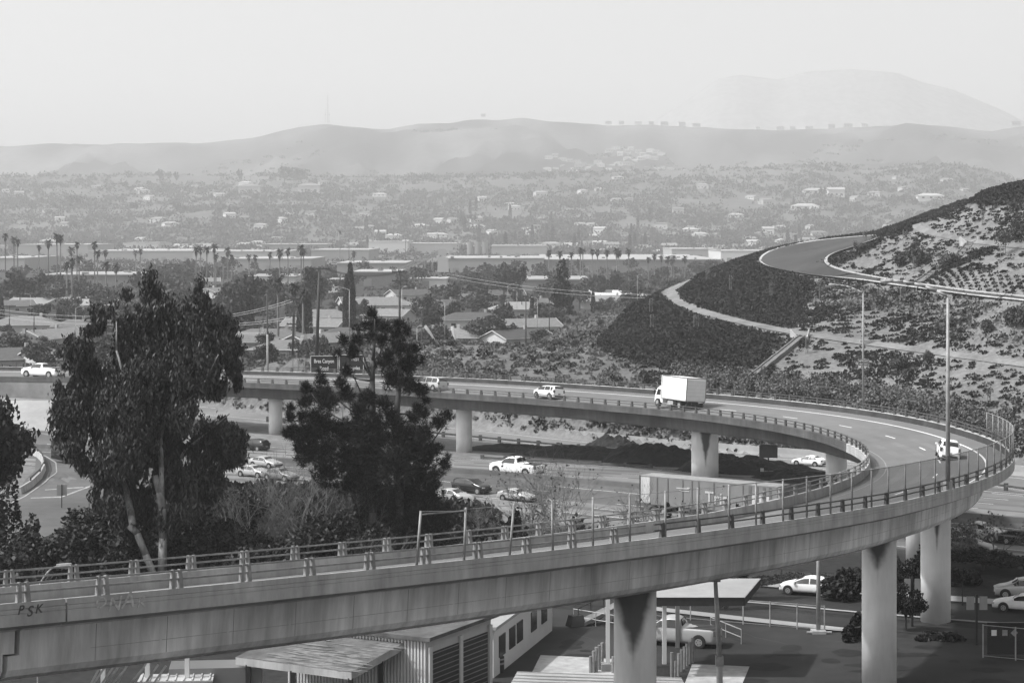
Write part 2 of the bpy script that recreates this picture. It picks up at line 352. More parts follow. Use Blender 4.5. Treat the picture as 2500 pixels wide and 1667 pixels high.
# dirty inner face of the outer parapet
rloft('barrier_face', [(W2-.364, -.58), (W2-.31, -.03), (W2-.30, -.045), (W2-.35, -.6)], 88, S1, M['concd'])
gsec = [(-W2+.36, -.76), (W2-.36, -.76), (W2-.1, -.78), (W2-2.0, -1.02), (W2-2.25, -1.1), (W2-2.34, -2.45), (W2-2.5, -2.68), (W2-2.95, -2.84), (-W2+2.95, -2.84), (-W2+2.5, -2.68), (-W2+2.34, -2.45), (-W2+2.25, -1.1), (-W2+2.0, -1.02), (-W2+.1, -.78)]
rloft('girder', gsec, 2.16, 112.0, M['girder'], step=1.56)
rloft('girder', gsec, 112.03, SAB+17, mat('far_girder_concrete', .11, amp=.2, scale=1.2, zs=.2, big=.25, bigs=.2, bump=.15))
rloft('girder', gsec, S0, 1.52, M['girder'], step=1.176)
glow = [(W2-2.31, -1.95), (W2-2.34, -2.45), (W2-2.5, -2.68), (W2-2.95, -2.84), (-W2+2.95, -2.84), (-W2+2.5, -2.68), (-W2+2.34, -2.45), (-W2+2.31, -1.95)]
gup = [(-W2+.36, -.76), (W2-.36, -.76), (W2-.1, -.78), (W2-2.0, -1.02), (W2-2.25, -1.1), (W2-2.3, -1.88), (-W2+2.3, -1.88), (-W2+2.25, -1.1), (-W2+2.0, -1.02), (-W2+.1, -.78)]
rloft('girder', glow, 1.72, 2.16, M['girder'], step=.22); rloft('girder', gup, 1.52, 1.96, M['girder'], step=.22)
b = MB(); 
for i, s in enumerate(np.arange(5.2, 108, 3.05)):
    t0, t1 = W2-2.25, W2-2.34
    b.loft([[L(rp(q, t0+.004, -1.12)), L(rp(q, t1+.004, -2.44))] for q in (s, s+.028)], closed=False)
for s in np.arange(5, 108, 3.05):
    t_ = W2-2.25-.09*.62; b.loft([[L(rp(s, t_+.004, -1.96)), L(rp(s, t_+.005, -1.975))], [L(rp(s+2.95, t_+.004, -1.96)), L(rp(s+2.95, t_+.005, -1.975))]], closed=False)
b.build('form_joints', mat('joint_grey', .26, amp=.3, scale=2), ov)
for t, w_ in ((-2.7, .7), (-.9, .7), (1.2, .7), (3.0, .7)):
    for s0, s1 in ((-20, 150), (150, S1)):
        b = MB(); b.loft([[L(rp(s, t-w_/2, -.597)), L(rp(s, t+w_/2, -.597))] for s in np.arange(s0, s1+.1, 2.)], closed=False); b.build('tyre_track', mat('tyre_track', .145, amp=.12, scale=.3, big=.12, bigs=.1), ov)
# columns: (s, half width across, half width along, stain size)
def column(s, rx, ry, ang, st):
    cx, cy, cz = rp(s, 0, -2.6); gz = fz(cx, cy)-.3 if T1(cx, cy) < 2 else T1(cx, cy)-.3
    b = MB(); rings = []
    for z, k in ((gz, 1), ((gz+cz)/2, 1.0), (cz-1.5, 1.0), (cz+.3, 1.)):
        rings.append([L((cx+rx*k*math.cos(a)*math.cos(ang)-ry*math.sin(a)*math.sin(ang), cy+rx*k*math.cos(a)*math.sin(ang)+ry*math.sin(a)*math.cos(ang), z)) for a in [2*math.pi*i/28 for i in range(28)]])
    b.loft(rings, caps=True); o = b.build('column', M['column'], ov, smooth=True)
    if st:
        # soot stain: material darkens in a V under the deck
        m = M['column'].copy(); m.name = 'stained_column'; n = m.node_tree; Lk = n.links; bs = n.nodes['Principled BSDF']
        g = n.nodes.new('ShaderNodeNewGeometry'); sx = n.nodes.new('ShaderNodeSeparateXYZ'); Lk.new(g.outputs['Position'], sx.inputs[0])
        fr = Vector((cx, cy, 0)).normalized(); px, py = fr.y, -fr.x
        def mth(op, a, b_=None):
            q = n.nodes.new('ShaderNodeMath'); q.operation = op
            for i, val in enumerate((a, b_)):
                if val is None: continue
                if hasattr(val, 'links'): Lk.new(val, q.inputs[i])
                else: q.inputs[i].default_value = val
            return q.outputs[0]
        lat = mth('ABSOLUTE', mth('ADD', mth('ADD', mth('MULTIPLY', sx.outputs[0], px), mth('MULTIPLY', sx.outputs[1], py)), -(cx*px+cy*py)+st[2]))
        hgt = mth('SUBTRACT', cz-st[0], sx.outputs[2])       # below: positive under tip
        nz = n.nodes.new('ShaderNodeTexNoise'); nz.inputs['Scale'].default_value = 1.2; Lk.new(g.outputs['Position'], nz.inputs[0])
        tip = mth('ADD', mth('MULTIPLY', lat, st[0]/st[1]), hgt)   # <0 inside the V
        tip = mth('ADD', tip, mth('MULTIPLY', mth('SUBTRACT', nz.outputs[0], .5), 1.6))
        mr = n.nodes.new('ShaderNodeMapRange'); mr.interpolation_type = 'SMOOTHSTEP'; Lk.new(tip, mr.inputs[0])
        mr.inputs[1].default_value = -.9; mr.inputs[2].default_value = .9; mr.inputs[3].default_value = .14; mr.inputs[4].default_value = 1
        cb = [x for x in n.nodes if x.type == 'COMBINE_COLOR'][0]; src = cb.inputs[0].links[0].from_socket
        res = mth('MULTIPLY', src, mr.outputs[0])
        for i in range(3): Lk.new(res, cb.inputs[i])
        o.data.materials[0] = m
column(41.3, 1.08, 1.0, 0, (3.6, 1.1, .1)); column(74.6, 1.12, 1.0, 0, (2.6, .95, .1)); column(96.5, 1.12, 1.0, 0, (3.2, .4, -.1))
column(125, 1.1, 1., 0, None); column(155, 1.1, 1., 0, None)
column(187, 1.62, 1.0, -.2, (4.4, .8, -.1)); column(238.6, 1.12, 1.0, 0, None); column(279, 1.05, 1.0, 0, None); 
# abutment and retaining wall under the far left end
b = MB()
for k in (1, -1):
    ss = np.arange(SAB+(16 if k > 0 else 0), S1+.01, 3.)
    b.loft([[L(rp(s, k*(W2-.1), -.8)), L(rp(s, k*(W2-.5), -.8)), L(tuple(list(rp(s, k*(W2-.5), 0))[:2])+(2.2,)), L(tuple(list(rp(s, k*(W2-.1), 0))[:2])+(2.2,))] for s in ss], caps=True)
b.build('retaining_wall', mat('wall_concrete', .19, amp=.15, scale=.8, big=.2, bigs=.15), ov)
b = MB(); c = [rp(SAB, -W2+.3, -.9), rp(SAB+16, W2-.3, -.9)]; c2 = [rp(SAB+3, -W2+.3, -.9), rp(SAB+19, W2-.3, -.9)]
b.loft([[L((p[0], p[1], z)) for p in (c[0], c[1], c2[1], c2[0])] for z in (-1.6, c[0][2])], caps=True); b.build('abutment', MATS['wall_concrete'], ov)
# lane lines on the ramp
mat('worn_edge_paint', .24, amp=.3, scale=2)
def rline(t, s0, s1, dash=None, wd=.13, m=None):
    b = MB(); s = s0
    while s < s1:
        e = min(s+(dash[0] if dash else 400), s1); ss = np.linspace(s, e, max(2, int((e-s)/1.5)+1))
        b.loft([[L(rp(q, t-wd/2, -.595)), L(rp(q, t+wd/2, -.595))] for q in ss], closed=False); s = e+(dash[1] if dash else 1)
    b.build('lane_line', MATS[m] if m else M['paint'], ov)
rline(W2-2.1, 60, S1, wd=.16); rline(-W2+1.6, S0, 118, wd=.09, m='worn_edge_paint'); rline(-W2+1.6, 118, S1, wd=.1, m='worn_edge_paint')
for q_ in np.arange(78, 330, 14.6): rline(.15, q_, q_+3.6)
for (t, wd) in ((-2.9, .5), (-1.5, .5), (1.2, .45), (2.6, .45)): pass
# bridge railings
PH = .64
def railing(name, s0, s1, k, label, paired=True, far=False, grp=None):
    rm_ = mat('dark_rail', .07, amp=.35, scale=2., rough=.6) if (s0 > 30) else M['rail']
    o = empty(name, rp((s0+s1)/2, k*(W2-.15), 0), 0, label, 'bridge railing', grp); ob = Vector(o.location)
    l = lambda p: (p[0]-ob.x, p[1]-ob.y, p[2]-ob.z)
    t = k*(W2-.16)
    for h in (.33, .62):
        b = MB(); ss = np.arange(s0, s1+.1, 1.525)
        b.loft([[l(rp(s, t+dx, h+dz)) for dx, dz in ((-.05, -.035), (.05, -.035), (.05, .035), (-.05, .035))] for s in ss], caps=True)
        b.build('rail', rm_, o)
    s = s0+.7; n = 0
    while s < s1 and n < 99:
        b = MB(); h = rh(s)
        for off in ((-.17, .17) if paired else (0,)):
            rg = []
            for z, wx in ((0, .15 if s0 < 100 else .24), (.35, .12 if s0 < 100 else .2), (.68, .075 if s0 < 100 else .14)):
                rg.append([l(rp(s+off*(1-.25*z)+a*(wx if not paired else wx*.55), t+c_*.08, z)) for a, c_ in ((-1, -1), (1, -1), (1, 1), (-1, 1))])
            b.loft(rg, caps=True)
        b.build('railing_post', rm_, o); s += 3.05; n += 1
    return o
railing('bridge_railing', -21, 108, -1, 'inner steel railing along the near arm of the ramp, behind its roadway')
railing('bridge_railing', -21, 34, 1, 'nearest steel railing with paired posts on the front edge of the ramp')
railing('bridge_railing', 34.6, 118, 1, 'front-edge steel railing under the chain link fence on the curve', paired=False)
railing('bridge_railing', 108.6, 300, -1, 'inner steel railing along the far arm of the ramp above the freeway', paired=False)
railing('bridge_railing', 118.6, 414, 1, 'outer steel railing along the far arm of the ramp below the hill', paired=False)
# tall chain link fence on the outer edge
fo = empty('chain_link_fence', rp(60, W2-.1, 0), 0, 'tall chain link fence standing on the outer edge of the ramp curve', 'fence'); _f = Vector(fo.location)
lf = lambda p: (p[0]-_f.x, p[1]-_f.y, p[2]-_f.z)
SF = np.interp([1020, 1136, 1247, 1353, 1451, 1541, 1628, 1707, 1783, 1849, 1915, 1973, 2031, 2083, 2131, 2172, 2213, 2250, 2286, 2320, 2345, 2367, 2391, 2412, 2430, 2446, 2458, 2468], [1250+F*rp(s, W2, 0)[0]/rp(s, W2, 0)[1] for s in np.arange(0, 96, .5)], np.arange(0, 96, .5))
SF = list(SF)+[SF[-1]+3.05*i for i in range(1, 11)]
for i, s in enumerate(SF):
    b = MB(); lean = (.25, .12, .3, -.05, 0, 0)[i] if i < 6 else 0
    a = lf(rp(s, W2-.08, -.12)); c = lf(rp(s+lean, W2-.08, 2.15)); b.tube(a, c, .055, .05, 8); b.build('fence_post', M['rail'], fo, smooth=True)
b = MB(); b.tube(lf(rp(SF[0]+.25, W2-.08, 2.0)), lf(rp(SF[1]+.12, W2-.08, 2.02)), .03); b.tube(lf(rp(SF[0]+.25, W2-.08, 2.12)), lf(rp(SF[1]-.3, W2-.08, 2.02)), .015)
for i in range(1, len(SF)-1): b.tube(lf(rp(SF[i], W2-.08, 2.08)), lf(rp(SF[i+1], W2-.08, 2.08)), .012, n=4) if i < 8 else b.tube(lf(rp(SF[i], W2-.08, 2.1)), lf(rp(SF[i+1], W2-.08, 2.1)), .028, n=5)
b.build('top_rail', M['rail'], fo)
b = MB(); ss = np.arange(SF[10], SF[-1], 1.); b.loft([[lf(rp(s, W2-.03, .02)), lf(rp(s, W2-.03, 2.1))] for s in ss], closed=False); b.build('wire_mesh', M['fence'], fo)
b = MB(); ss = np.linspace(SF[11]-.5, SF[11]+.5, 3)
# ---------------------------------------------------------------- street lamps
def lamp(name, base, H, arm_az, al, rise, label, r=.11, group='street lamps on tall curved-arm poles', parent_sign=None, head=.7, bz=0, mt='steel'):
    o = empty(name, base, arm_az, label, 'street lamp', group)
    b = MB(); b.tube((0, 0, bz), (0, 0, H), r, r*.55, 10); b.build('pole', M[mt], o, smooth=True)
    b = MB(); pts = [(0, 0, H-.1)]+[(al*q, 0, H-.1+rise*(1-(1-q)**2)) for q in (.2, .4, .6, .8, 1)]; b.path(pts, [r*.62]*4+[r*.5, r*.45], 6); b.build('arm', M[mt], o, smooth=True)
    b = MB(); x = al; b.loft([[(x+q*head, yy*wd, H-.1+rise+zz) for yy, zz in ((-1, 0), (-.6, .12), (.6, .12), (1, 0), (.6, -.08*k2), (-.6, -.08*k2))] for q, wd, k2 in ((-.1, .08, 1), (.15, .18, 1.5), (.6, .22, 2.2), (1, .09, 1.5))], caps=True); hd = b.build('lamp_head', M['concl'], o)
    b = MB(); b.box((x+.55*head, 0, H-.1+rise-.1), (.36, .2, .06), top=1.5); b.build('lens', M['lamp'], hd)
    return o
s_l = float(np.interp(2320, [1250+F*rp(s, W2, 0)[0]/rp(s, W2, 0)[1] for s in np.arange(0, 90, .5)], np.arange(0, 90, .5)))
p = rp(s_l, W2-.15, 0); D_ = p[1]
lp1 = lamp('street_lamp', p, 475/(F/D_), math.pi-.2, 3.4, .95, 'tall galvanised street lamp standing on the front edge of the ramp near the white car', r=.16, mt='steel')
b = MB(); b.box((0, 0, .25), (.45, .35, .55), .5); b.build('pedestal', M['conc'], lp1)
p = rp(161, W2+.0, 0)
lp2 = lamp('street_lamp', p, 285/(F/p[1]), math.pi-.25, 3.0, .9, 'street lamp with a two-line sign on its pole, behind the far arm of the ramp', r=.14)
# ---------------------------------------------------------------- freeway and its furniture
def S_(o, name=None): tag(o, kind='structure'); return o
S_(ribbon('freeway', (-260, 150), -19.5, 24.6, .02, M['asphalt'], sub=12))
def vrib(name, f0, f1, s0, s1, dz, m, sub=8):
    b = MB(); a = np.arange(s0, s1+.01, 4.); rows = []
    for k in range(sub+1):
        r = []
        for s in a:
            n_ = f0(s)*(1-k/sub)+f1(s)*k/sub; x, y = fw(s, n_); r.append((x, y, max(fz(x, y), -9)+dz))
        rows.append(r)
    for k in range(sub): b.loft([[rows[k][i], rows[k+1][i]] for i in range(len(a))], closed=False)
    return b.build(name, m)
S_(vrib('far_carriageway', lambda s: GR(s)+.6, lambda s: WB(s)+.2, -230, 140, .024, mat('far_road', .17, amp=.1, scale=.4, big=.15, bigs=.06)))
S_(vrib('median_gravel', lambda s: 24.6, lambda s: GR(s)+.6, -150, 75, .012, mat('median_gravel', .17, amp=.3, scale=.8, big=.25, bigs=.1), sub=6))
for n_, wd, dash, nm in [(1.6, .15, None, 0), (23.3, .15, None, 0), (-18.2, .15, None, 0), (-1.6, .15, None, 0)]+[(1.6+4.1*k, .14, (3.6, 11), 0) for k in (1, 2, 3, 4, 5)]+[(-1.6-4.1*k, .14, (3.6, 11), 0) for k in (1, 2, 3)]:
    b = MB(); s = -200.
    while s < 120:
        e = s+(dash[0] if dash else 20)
        q = [fw(s, n_-wd/2), fw(s, n_+wd/2), fw(e, n_+wd/2), fw(e, n_-wd/2)]; b.face([(x, y, fz(x, y)+.035) for x, y in q][::-1]); s = e+(dash[1] if dash else 0)
    S_(b.build('lane_marking', M['paint']))
b = MB()
for f_, o_ in ((GR, 2.2), (WB, -2.6)):
    a = np.arange(-200, 130, 4.); b.loft([[(*fw(s, f_(s)+o_-.07), fz(*fw(s, f_(s)+o_))+.035), (*fw(s, f_(s)+o_+.07), fz(*fw(s, f_(s)+o_))+.035)] for s in a], closed=False)
S_(b.build('lane_marking', M['paint']))
# dark tyre-worn lanes and strips
for n0, n1, nm in ((3.2, 5.2, 'worn_lane'), (-4.6, -3., 'worn_lane'), (-9, -7, 'worn_lane')):
    S_(ribbon(nm, (-220, 140), n0, n1, .029, mat('worn_lane', .095, amp=.25, scale=.3, big=.2, bigs=.05)))
for n0, n1 in ((6.6, 9.6), (10.6, 13.4), (15, 17.4), (19, 22.), (-13.6, -10.9), (-18, -15.4)): S_(ribbon('pale_lane', (-220, 140), n0, n1, .027, mat('pale_lane', .17, amp=.15, scale=.3, big=.2, bigs=.05)))
def wallrib(name, fn, s0, s1, h, th, m, label, cat, z0=0):
    b = MB(); a = np.arange(s0, s1+.01, 4.)
    R_ = []
    for s in a:
        p = fw(s, fn(s)-th/2); q = fw(s, fn(s)+th/2); z = fz(*p)+z0; k = th*.28; p2 = fw(s, fn(s)-th/2+k); q2 = fw(s, fn(s)+th/2-k)
        R_.append([(p[0], p[1], z-.2), (p2[0], p2[1], z+h*.4), (p2[0], p2[1], z+h), (q2[0], q2[1], z+h), (q2[0], q2[1], z+h*.4), (q[0], q[1], z-.2)])
    b.loft(R_, caps=True); return tag(b.build(name, m), label, cat)
wallrib('median_barrier', lambda s: 0., -230, 140, .95, .6, mat('median_concrete', .13, amp=.2, scale=.6, big=.2, bigs=.1), 'long grey concrete barrier between the two directions of the freeway', 'barrier')
wallrib('roadside_wall', lambda s: WB(s)+.5, -225, 135, 1.25, .5, M['concl'], 'pale concrete wall along the far carriageway at the foot of the planted slope', 'wall')
wallrib('roadside_wall', lambda s: -20.4, 10, 34, 1.0, .35, M['concl'], 'low pale concrete wall at the near edge of the freeway beside the dark pine', 'wall')
def guardrail(s0, s1, fn, label, m='dark', ph=.78, step=3.8, beam=.32, grp=None, fallen=False):
    p0 = fw((s0+s1)/2, fn((s0+s1)/2)); o = empty('guardrail', (p0[0], p0[1], fz(*p0)), 0, label, 'guardrail', grp); ob = Vector(o.location)
    b = MB(); a = np.arange(s0, s1+.01, step)
    for k in range(len(a)-1):
        x0, y0 = fw(a[k], fn(a[k])-.12); x1, y1 = fw(a[k+1], fn(a[k+1])-.12); z0, z1 = fz(x0, y0), fz(x1, y1)
        b.loft([[(x_-ob.x, y_-ob.y-dy_, z_+ph-.06-hh-ob.z) for dy_, hh in ((0, 0), (.08, .06), (.03, .15), (.08, .25), (0, .31), (-.05, .15))] for x_, y_, z_ in ((x0, y0, z0), (x1, y1, z1))])
    b.build('beam', mat('rusty_beam', .07, amp=.4, scale=1.), o)
    for s in a[:98]:
        b = MB(); x, y = fw(s, fn(s)); b.box((x-ob.x, y-ob.y, fz(x, y)+ph/2-ob.z+.05), (.42, .3, ph+.1), -.63); b.build('post', M['wood'], o)
    return o
guardrail(-74, 5, GR, 'dark guardrail with thick wooden posts between the gravel median and the far carriageway')
guardrail(48, 100, GR, 'dark guardrail seen to the right behind the thick ramp column')
guardrail(-10, 17, lambda s: 24.4, 'low rusty guardrail along the gravel edge beside the white pickup', ph=.45, m='dark')
# mulch heaps on the median
def heap(u, v, L_, W_, H_, ang, seed, label):
    x, y, z = gp(u, v); o = MB(); n = 60; m_ = 34; rg = []
    for i in range(n+1):
        for j in range(m_+1):
            a = (i/n-.5)*2; c = (j/m_-.5)*2; r = max(0, 1-abs(a)**2.2-abs(c)**2.2*.9)
            h = H_*r**.7*(.35+.75*float(fbm(a*2.6+seed*3.1+9, c*2+seed+9, 4))+.45*float(vn(a*9+seed, c*5+seed+3)))+.22*r*float(vn(a*30+40, c*18+40)); o.v.append((a*L_/2+.3*math.sin(c*5+seed), c*W_/2, h-.06))
    for i in range(n):
        for j in range(m_):
            q = i*(m_+1)+j; o.f.append((q, q+m_+1, q+m_+2, q+1)); o.m.append(0)
    ob = o.build('mulch_heap', M['mulch']); ob.location = (x, y, z); ob.rotation_euler = (0, 0, ang); tag(ob, label, 'mulch heap', 'heaps of dark mulch on the freeway median')
fa = math.atan2(FE[1], FE[0])
heap(1300, 1103, 22, 7, .8, fa, 1, 'long flat dark mulch heap behind the white pickup, leftmost of the heaps')
heap(1440, 1117, 22, 8, 1.4, fa-.1, 2, 'dark mulch heap in the middle of the median, left of the ramp column')
heap(1500, 1100, 10, 6, 1.9, fa, 9, 'small peaked dark mulch heap tight against the guardrail')
heap(1610, 1132, 17, 9, 2.6, fa, 3, 'tall dark mulch heap just left of the ramp column')
heap(1790, 1152, 15, 8, 2.1, fa, 4, 'tall dark mulch heap just right of the ramp column')
heap(1895, 1156, 16, 7, 1.4, fa-.1, 5, 'dark mulch heap behind the message trailer')
heap(1985, 1176, 16, 6, 1.1, fa-.1, 6, 'dark mulch heap half hidden behind the inner railing of the curve')
# ---------------------------------------------------------------- vehicles
def car(name, label, cat, pos, az, kind='sedan', paint='silver', L_=None, group='vehicles on the freeway', sc_=1.0, tilt=0):
    """stations from nose to tail: x, z belt, z roof, half width body, half width roof"""
    P = {
     'sedan': dict(L=4.75, W=1.84, st=[(2.37, .55, .60, .70, .6), (2.25, .70, .74, .84, .78), (1.5, .84, .90, .92, .84), (.98, .90, .97, .92, .82), (.25, .92, 1.36, .92, .66), (-.35, .93, 1.44, .92, .64), (-1.0, .95, 1.38, .92, .63), (-1.78, .98, 1.08, .90, .72), (-2.2, .97, 1.04, .86, .74), (-2.37, .80, .86, .76, .66)], cow=.98, rf=.25, rr=-1.0, rb=-1.78, win=[(.72, -.38), (-.46, -1.42)], wr=.33, wx=(1.42, -1.36)),
     'hatch': dict(L=4.4, W=1.78, st=[(2.2, .55, .60, .68, .6), (2.1, .72, .77, .82, .76), (1.55, .86, .92, .9, .82), (1.15, .92, .99, .9, .8), (.2, .95, 1.42, .9, .66), (-.5, .96, 1.49, .9, .64), (-1.35, .99, 1.38, .89, .62), (-1.95, 1.02, 1.16, .86, .66), (-2.15, .9, .98, .84, .7), (-2.2, .6, .7, .76, .66)], cow=1.15, rf=.2, rr=-1.35, rb=-1.95, win=[(.85, -.3), (-.38, -1.45)], wr=.33, wx=(1.38, -1.28)),
     'suv': dict(L=4.55, W=1.84, st=[(2.27, .62, .70, .72, .64), (2.15, .86, .92, .86, .78), (1.55, .98, 1.04, .92, .84), (1.1, 1.03, 1.1, .92, .82), (.4, 1.05, 1.58, .92, .70), (-.4, 1.06, 1.68, .92, .69), (-1.5, 1.08, 1.64, .92, .67), (-2.05, 1.1, 1.48, .90, .68), (-2.2, 1.0, 1.1, .88, .74), (-2.27, .6, .7, .8, .7)], cow=1.1, rf=.4, rr=-1.62, rb=-2.15, win=[(.85, -.3), (-.38, -1.75)], wr=.36, wx=(1.42, -1.3)),
     'boxy': dict(L=4.15, W=1.80, st=[(2.07, .58, .66, .70, .6), (1.98, .86, .92, .84, .78), (1.5, .96, 1.02, .9, .82), (1.2, 1.0, 1.08, .9, .8), (.75, 1.02, 1.5, .9, .74), (-.3, 1.03, 1.63, .9, .74), (-1.6, 1.06, 1.63, .9, .72), (-1.92, 1.07, 1.55, .88, .72), (-2.02, 1.0, 1.1, .88, .78), (-2.07, .55, .65, .8, .72)], cow=1.2, rf=.75, rr=-1.8, rb=-1.98, win=[(.95, -.18), (-.26, -1.22), (-1.34, -1.72)], wr=.34, wx=(1.3, -1.25)),
     'van': dict(L=5.0, W=1.95, st=[(2.5, .58, .66, .72, .62), (2.4, .86, .92, .88, .8), (2.0, .98, 1.04, .97, .88), (1.75, 1.02, 1.1, .97, .86), (.85, 1.05, 1.62, .97, .76), (-.2, 1.06, 1.78, .97, .76), (-1.9, 1.08, 1.74, .97, .74), (-2.3, 1.1, 1.6, .95, .74), (-2.44, 1.0, 1.1, .94, .82), (-2.5, .55, .65, .86, .76)], cow=1.75, rf=.85, rr=-2.0, rb=-2.4, win=[(1.3, .1), (0, -1.1), (-1.2, -2.1)], wr=.34, wx=(1.6, -1.5)),
     'pickup': dict(L=5.8, W=1.98, st=[(2.9, .72, .8, .84, .74), (2.8, 1.08, 1.14, .94, .86), (2.1, 1.16, 1.22, .98, .9), (1.45, 1.2, 1.28, .98, .88), (.85, 1.22, 1.76, .98, .76), (.3, 1.22, 1.87, .98, .76), (-.42, 1.22, 1.84, .98, .75), (-.62, 1.22, 1.28, .98, .88), (-.66, 1.2, 1.22, .98, .94), (-2.8, 1.2, 1.22, .98, .94), (-2.88, 1.0, 1.05, .96, .92)], cow=1.45, rf=.85, rr=-.44, rb=-.6, win=[(1.2, -.32)], wr=.39, wx=(1.9, -1.72)),
    }[kind]
    o = empty(name, pos, az, label, cat, group); o.scale = (sc_,)*3
    if tilt: o.rotation_euler = (tilt, 0, az)
    st = P['st']; xs = [-s[0] for s in st]
    def at(x, j): return float(np.interp(-x, xs, [s[j] for s in st]))
    b = MB(); rg = []
    for (x, zb, zr, wb, wr) in st:
        rg.append([(x, 0, .22), (x, wb*.86, .22), (x, wb*.97, .36), (x, wb, .62 if zb > .7 else zb*.8), (x, wb*.97, zb), (x, wr, zr-.04), (x, wr*.8, zr), (x, 0, zr+.02),
                   (x, -wr*.8, zr), (x, -wr, zr-.04), (x, -wb*.97, zb), (x, -wb, .62 if zb > .7 else zb*.8), (x, -wb*.97, .36), (x, -wb*.86, .22)])
    b.loft(rg, caps=True); body = b.build('body', M[paint], o, smooth=True)
    md = body.modifiers.new('Subdivision', 'SUBSURF'); md.levels = 1; md.render_levels = 1; md.subdivision_type = 'CATMULL_CLARK'
    for k in (1, -1):
        for (x0, x1) in P['win']:
            b = MB(); q = np.linspace(x0, x1, 6); lo = []; hi = []
            for x in q:
                zb, zr, wb, wr = at(x, 1), at(x, 2)-.04, at(x, 3)*.97, at(x, 4)
                for f, lst in ((.04, lo), (.84, hi)): lst.append((x, k*(wb+(wr-wb)*f+.006), zb+(zr-zb)*f))
            b.loft([[lo[i], hi[i]] for i in range(6)] if k < 0 else [[hi[i], lo[i]] for i in range(6)], closed=False); b.build('side_window', M['glass'], o)
    for nm, x0, x1 in (('windshield', P['cow'], P['rf']), ('rear_window', P['rr'], P['rb'])):
        b = MB(); q = [x0+(x1-x0)*f for f in (.06, .3, .55, .8, .96)]; sg = 1 if nm == 'windshield' else -1
        b.loft([[(x+.02*sg, yy*at(x, 4)*.9, at(x, 2)+.012-(.03 if abs(yy) == 1 else 0)) for yy in (-1, -.5, .5, 1)] for x in q], closed=False); b.build(nm, M['glass'], o)
    hw = P['W']/2
    for x in P['wx']:
        for k in (1, -1):
            b = MB(); b.tube((x, k*(hw-.2), P['wr']+.03), (x, k*(hw+.004), P['wr']+.03), P['wr']+.075, n=20); b.build('wheel_arch', M['dark'], o)
            b = MB(); b.tube((x, k*(hw-.2), P['wr']), (x, k*(hw+.02), P['wr']), P['wr'], n=20); wh = b.build('wheel', M['tyre'], o)
            b = MB(); b.tube((x, k*(hw-.1), P['wr']), (x, k*(hw+.026), P['wr']), P['wr']*.62, n=14)
            for a in range(5):
                t = a*2*math.pi/5; b.box((x+math.cos(t)*P['wr']*.36, k*(hw+.03), P['wr']+math.sin(t)*P['wr']*.36), (.06, .01, .06), 0, 1)
            b.build('rim', [M['rim'], M['dark']], wh)
    x0 = st[0][0]; x1 = st[-1][0]; zl = at(x0-.1, 1)-.06; zt = .86 if kind not in ('suv', 'van', 'boxy', 'pickup') else 1.0
    for k in (1, -1):
        b = MB(); b.box((x0-.16, k*(at(x0-.1, 3)*.80), zl), (.22, .34, .13), k*.35); b.build('headlight', M['lamp'], o)
        b = MB(); b.box((x1+.10, k*(at(x1+.1, 3)*.86), zt-.02), (.2, .2, .2 if kind in ('sedan', 'hatch') else .34), 0); b.build('taillight', M['tail'], o)
        b = MB(); xm = P['cow']-.28; b.box((xm, k*(hw+.06), at(xm, 1)+.08), (.16, .2, .13), 0, top=.9); b.build('side_mirror', M[paint], o)
    b = MB(); b.box((x0-.02, 0, .42), (.12, 1.25, .16)); b.build('grille', M['dark'], o)
    b = MB(); b.box((x1+.02, 0, .40), (.10, 1.3, .2), top=.95); b.build('bumper', M['dark' if paint in ('black', 'grey', 'white') else paint], o)
    b = MB(); b.box((x1-.02, 0, .66 if kind != 'pickup' else .5), (.03, .34, .16)); b.build('number_plate', M['concl'], o)
    if kind == 'pickup':
        b = MB(); b.box((-1.75, 0, 1.215), (1.95, 1.5, .04)); b.build('bed', M['dark'], o)
        b = MB(); b.box((-2.92, 0, .86), (.02, 1.5, .5)); b.build('tailgate', M[paint], o)
    return o
def cpos(u, v): x, y, z = gp(u, v); return (x, y, z+.03)
AR, AL = fa, fa+math.pi      # driving right / left along the freeway
car('suv', 'dark boxy suv driving left on the freeway, beside the gum tree', 'suv', cpos(622, 1099), AL, 'suv', 'black')
car('sedan', 'silver sedan left of the pine, the farther of two side by side', 'car', cpos(648, 1141), AR, 'sedan', 'silver')
car('sedan', 'pale silver sedan seen through bare twigs, front one of the two side by side', 'car', cpos(620, 1164), AR, 'sedan', 'silver')
car('sedan', 'dark grey car half hidden behind the bare shrubs left of the pine', 'car', cpos(685, 1172), AR, 'sedan', 'grey')
car('pickup_truck', 'white pickup truck driving left in the middle of the freeway', 'pickup', cpos(1262, 1159), AL, 'pickup', 'white', sc_=1.2)
car('crossover', 'black crossover driving right on the freeway beside the pine', 'suv', cpos(1152, 1203), AR, 'suv', 'black')
car('hatchback', 'silver hatchback half hidden by the low wall and the pine', 'car', cpos(1108, 1226), AR, 'hatch', 'silver')
car('sedan', 'light silver sedan behind the bare tree, right of the black crossover', 'car', cpos(1262, 1223), AR, 'sedan', 'silver', sc_=.95)
car('sports_car', 'white low car on the far carriageway seen under the ramp', 'car', cpos(1975, 1137), AL, 'sedan', 'white', sc_=.95)
car('pickup_truck', 'silver pickup truck on the freeway right of the ramp columns', 'pickup', cpos(2385, 1318), AR, 'pickup', 'silver', sc_=.95)
car('sedan', 'dark grey car below the silver pickup, partly behind shrubs', 'car', cpos(2368, 1348), AR, 'sedan', 'grey')
car('sedan', 'black sedan cut by the right edge on the freeway', 'car', cpos(2500, 1330), AR, 'sedan', 'black')
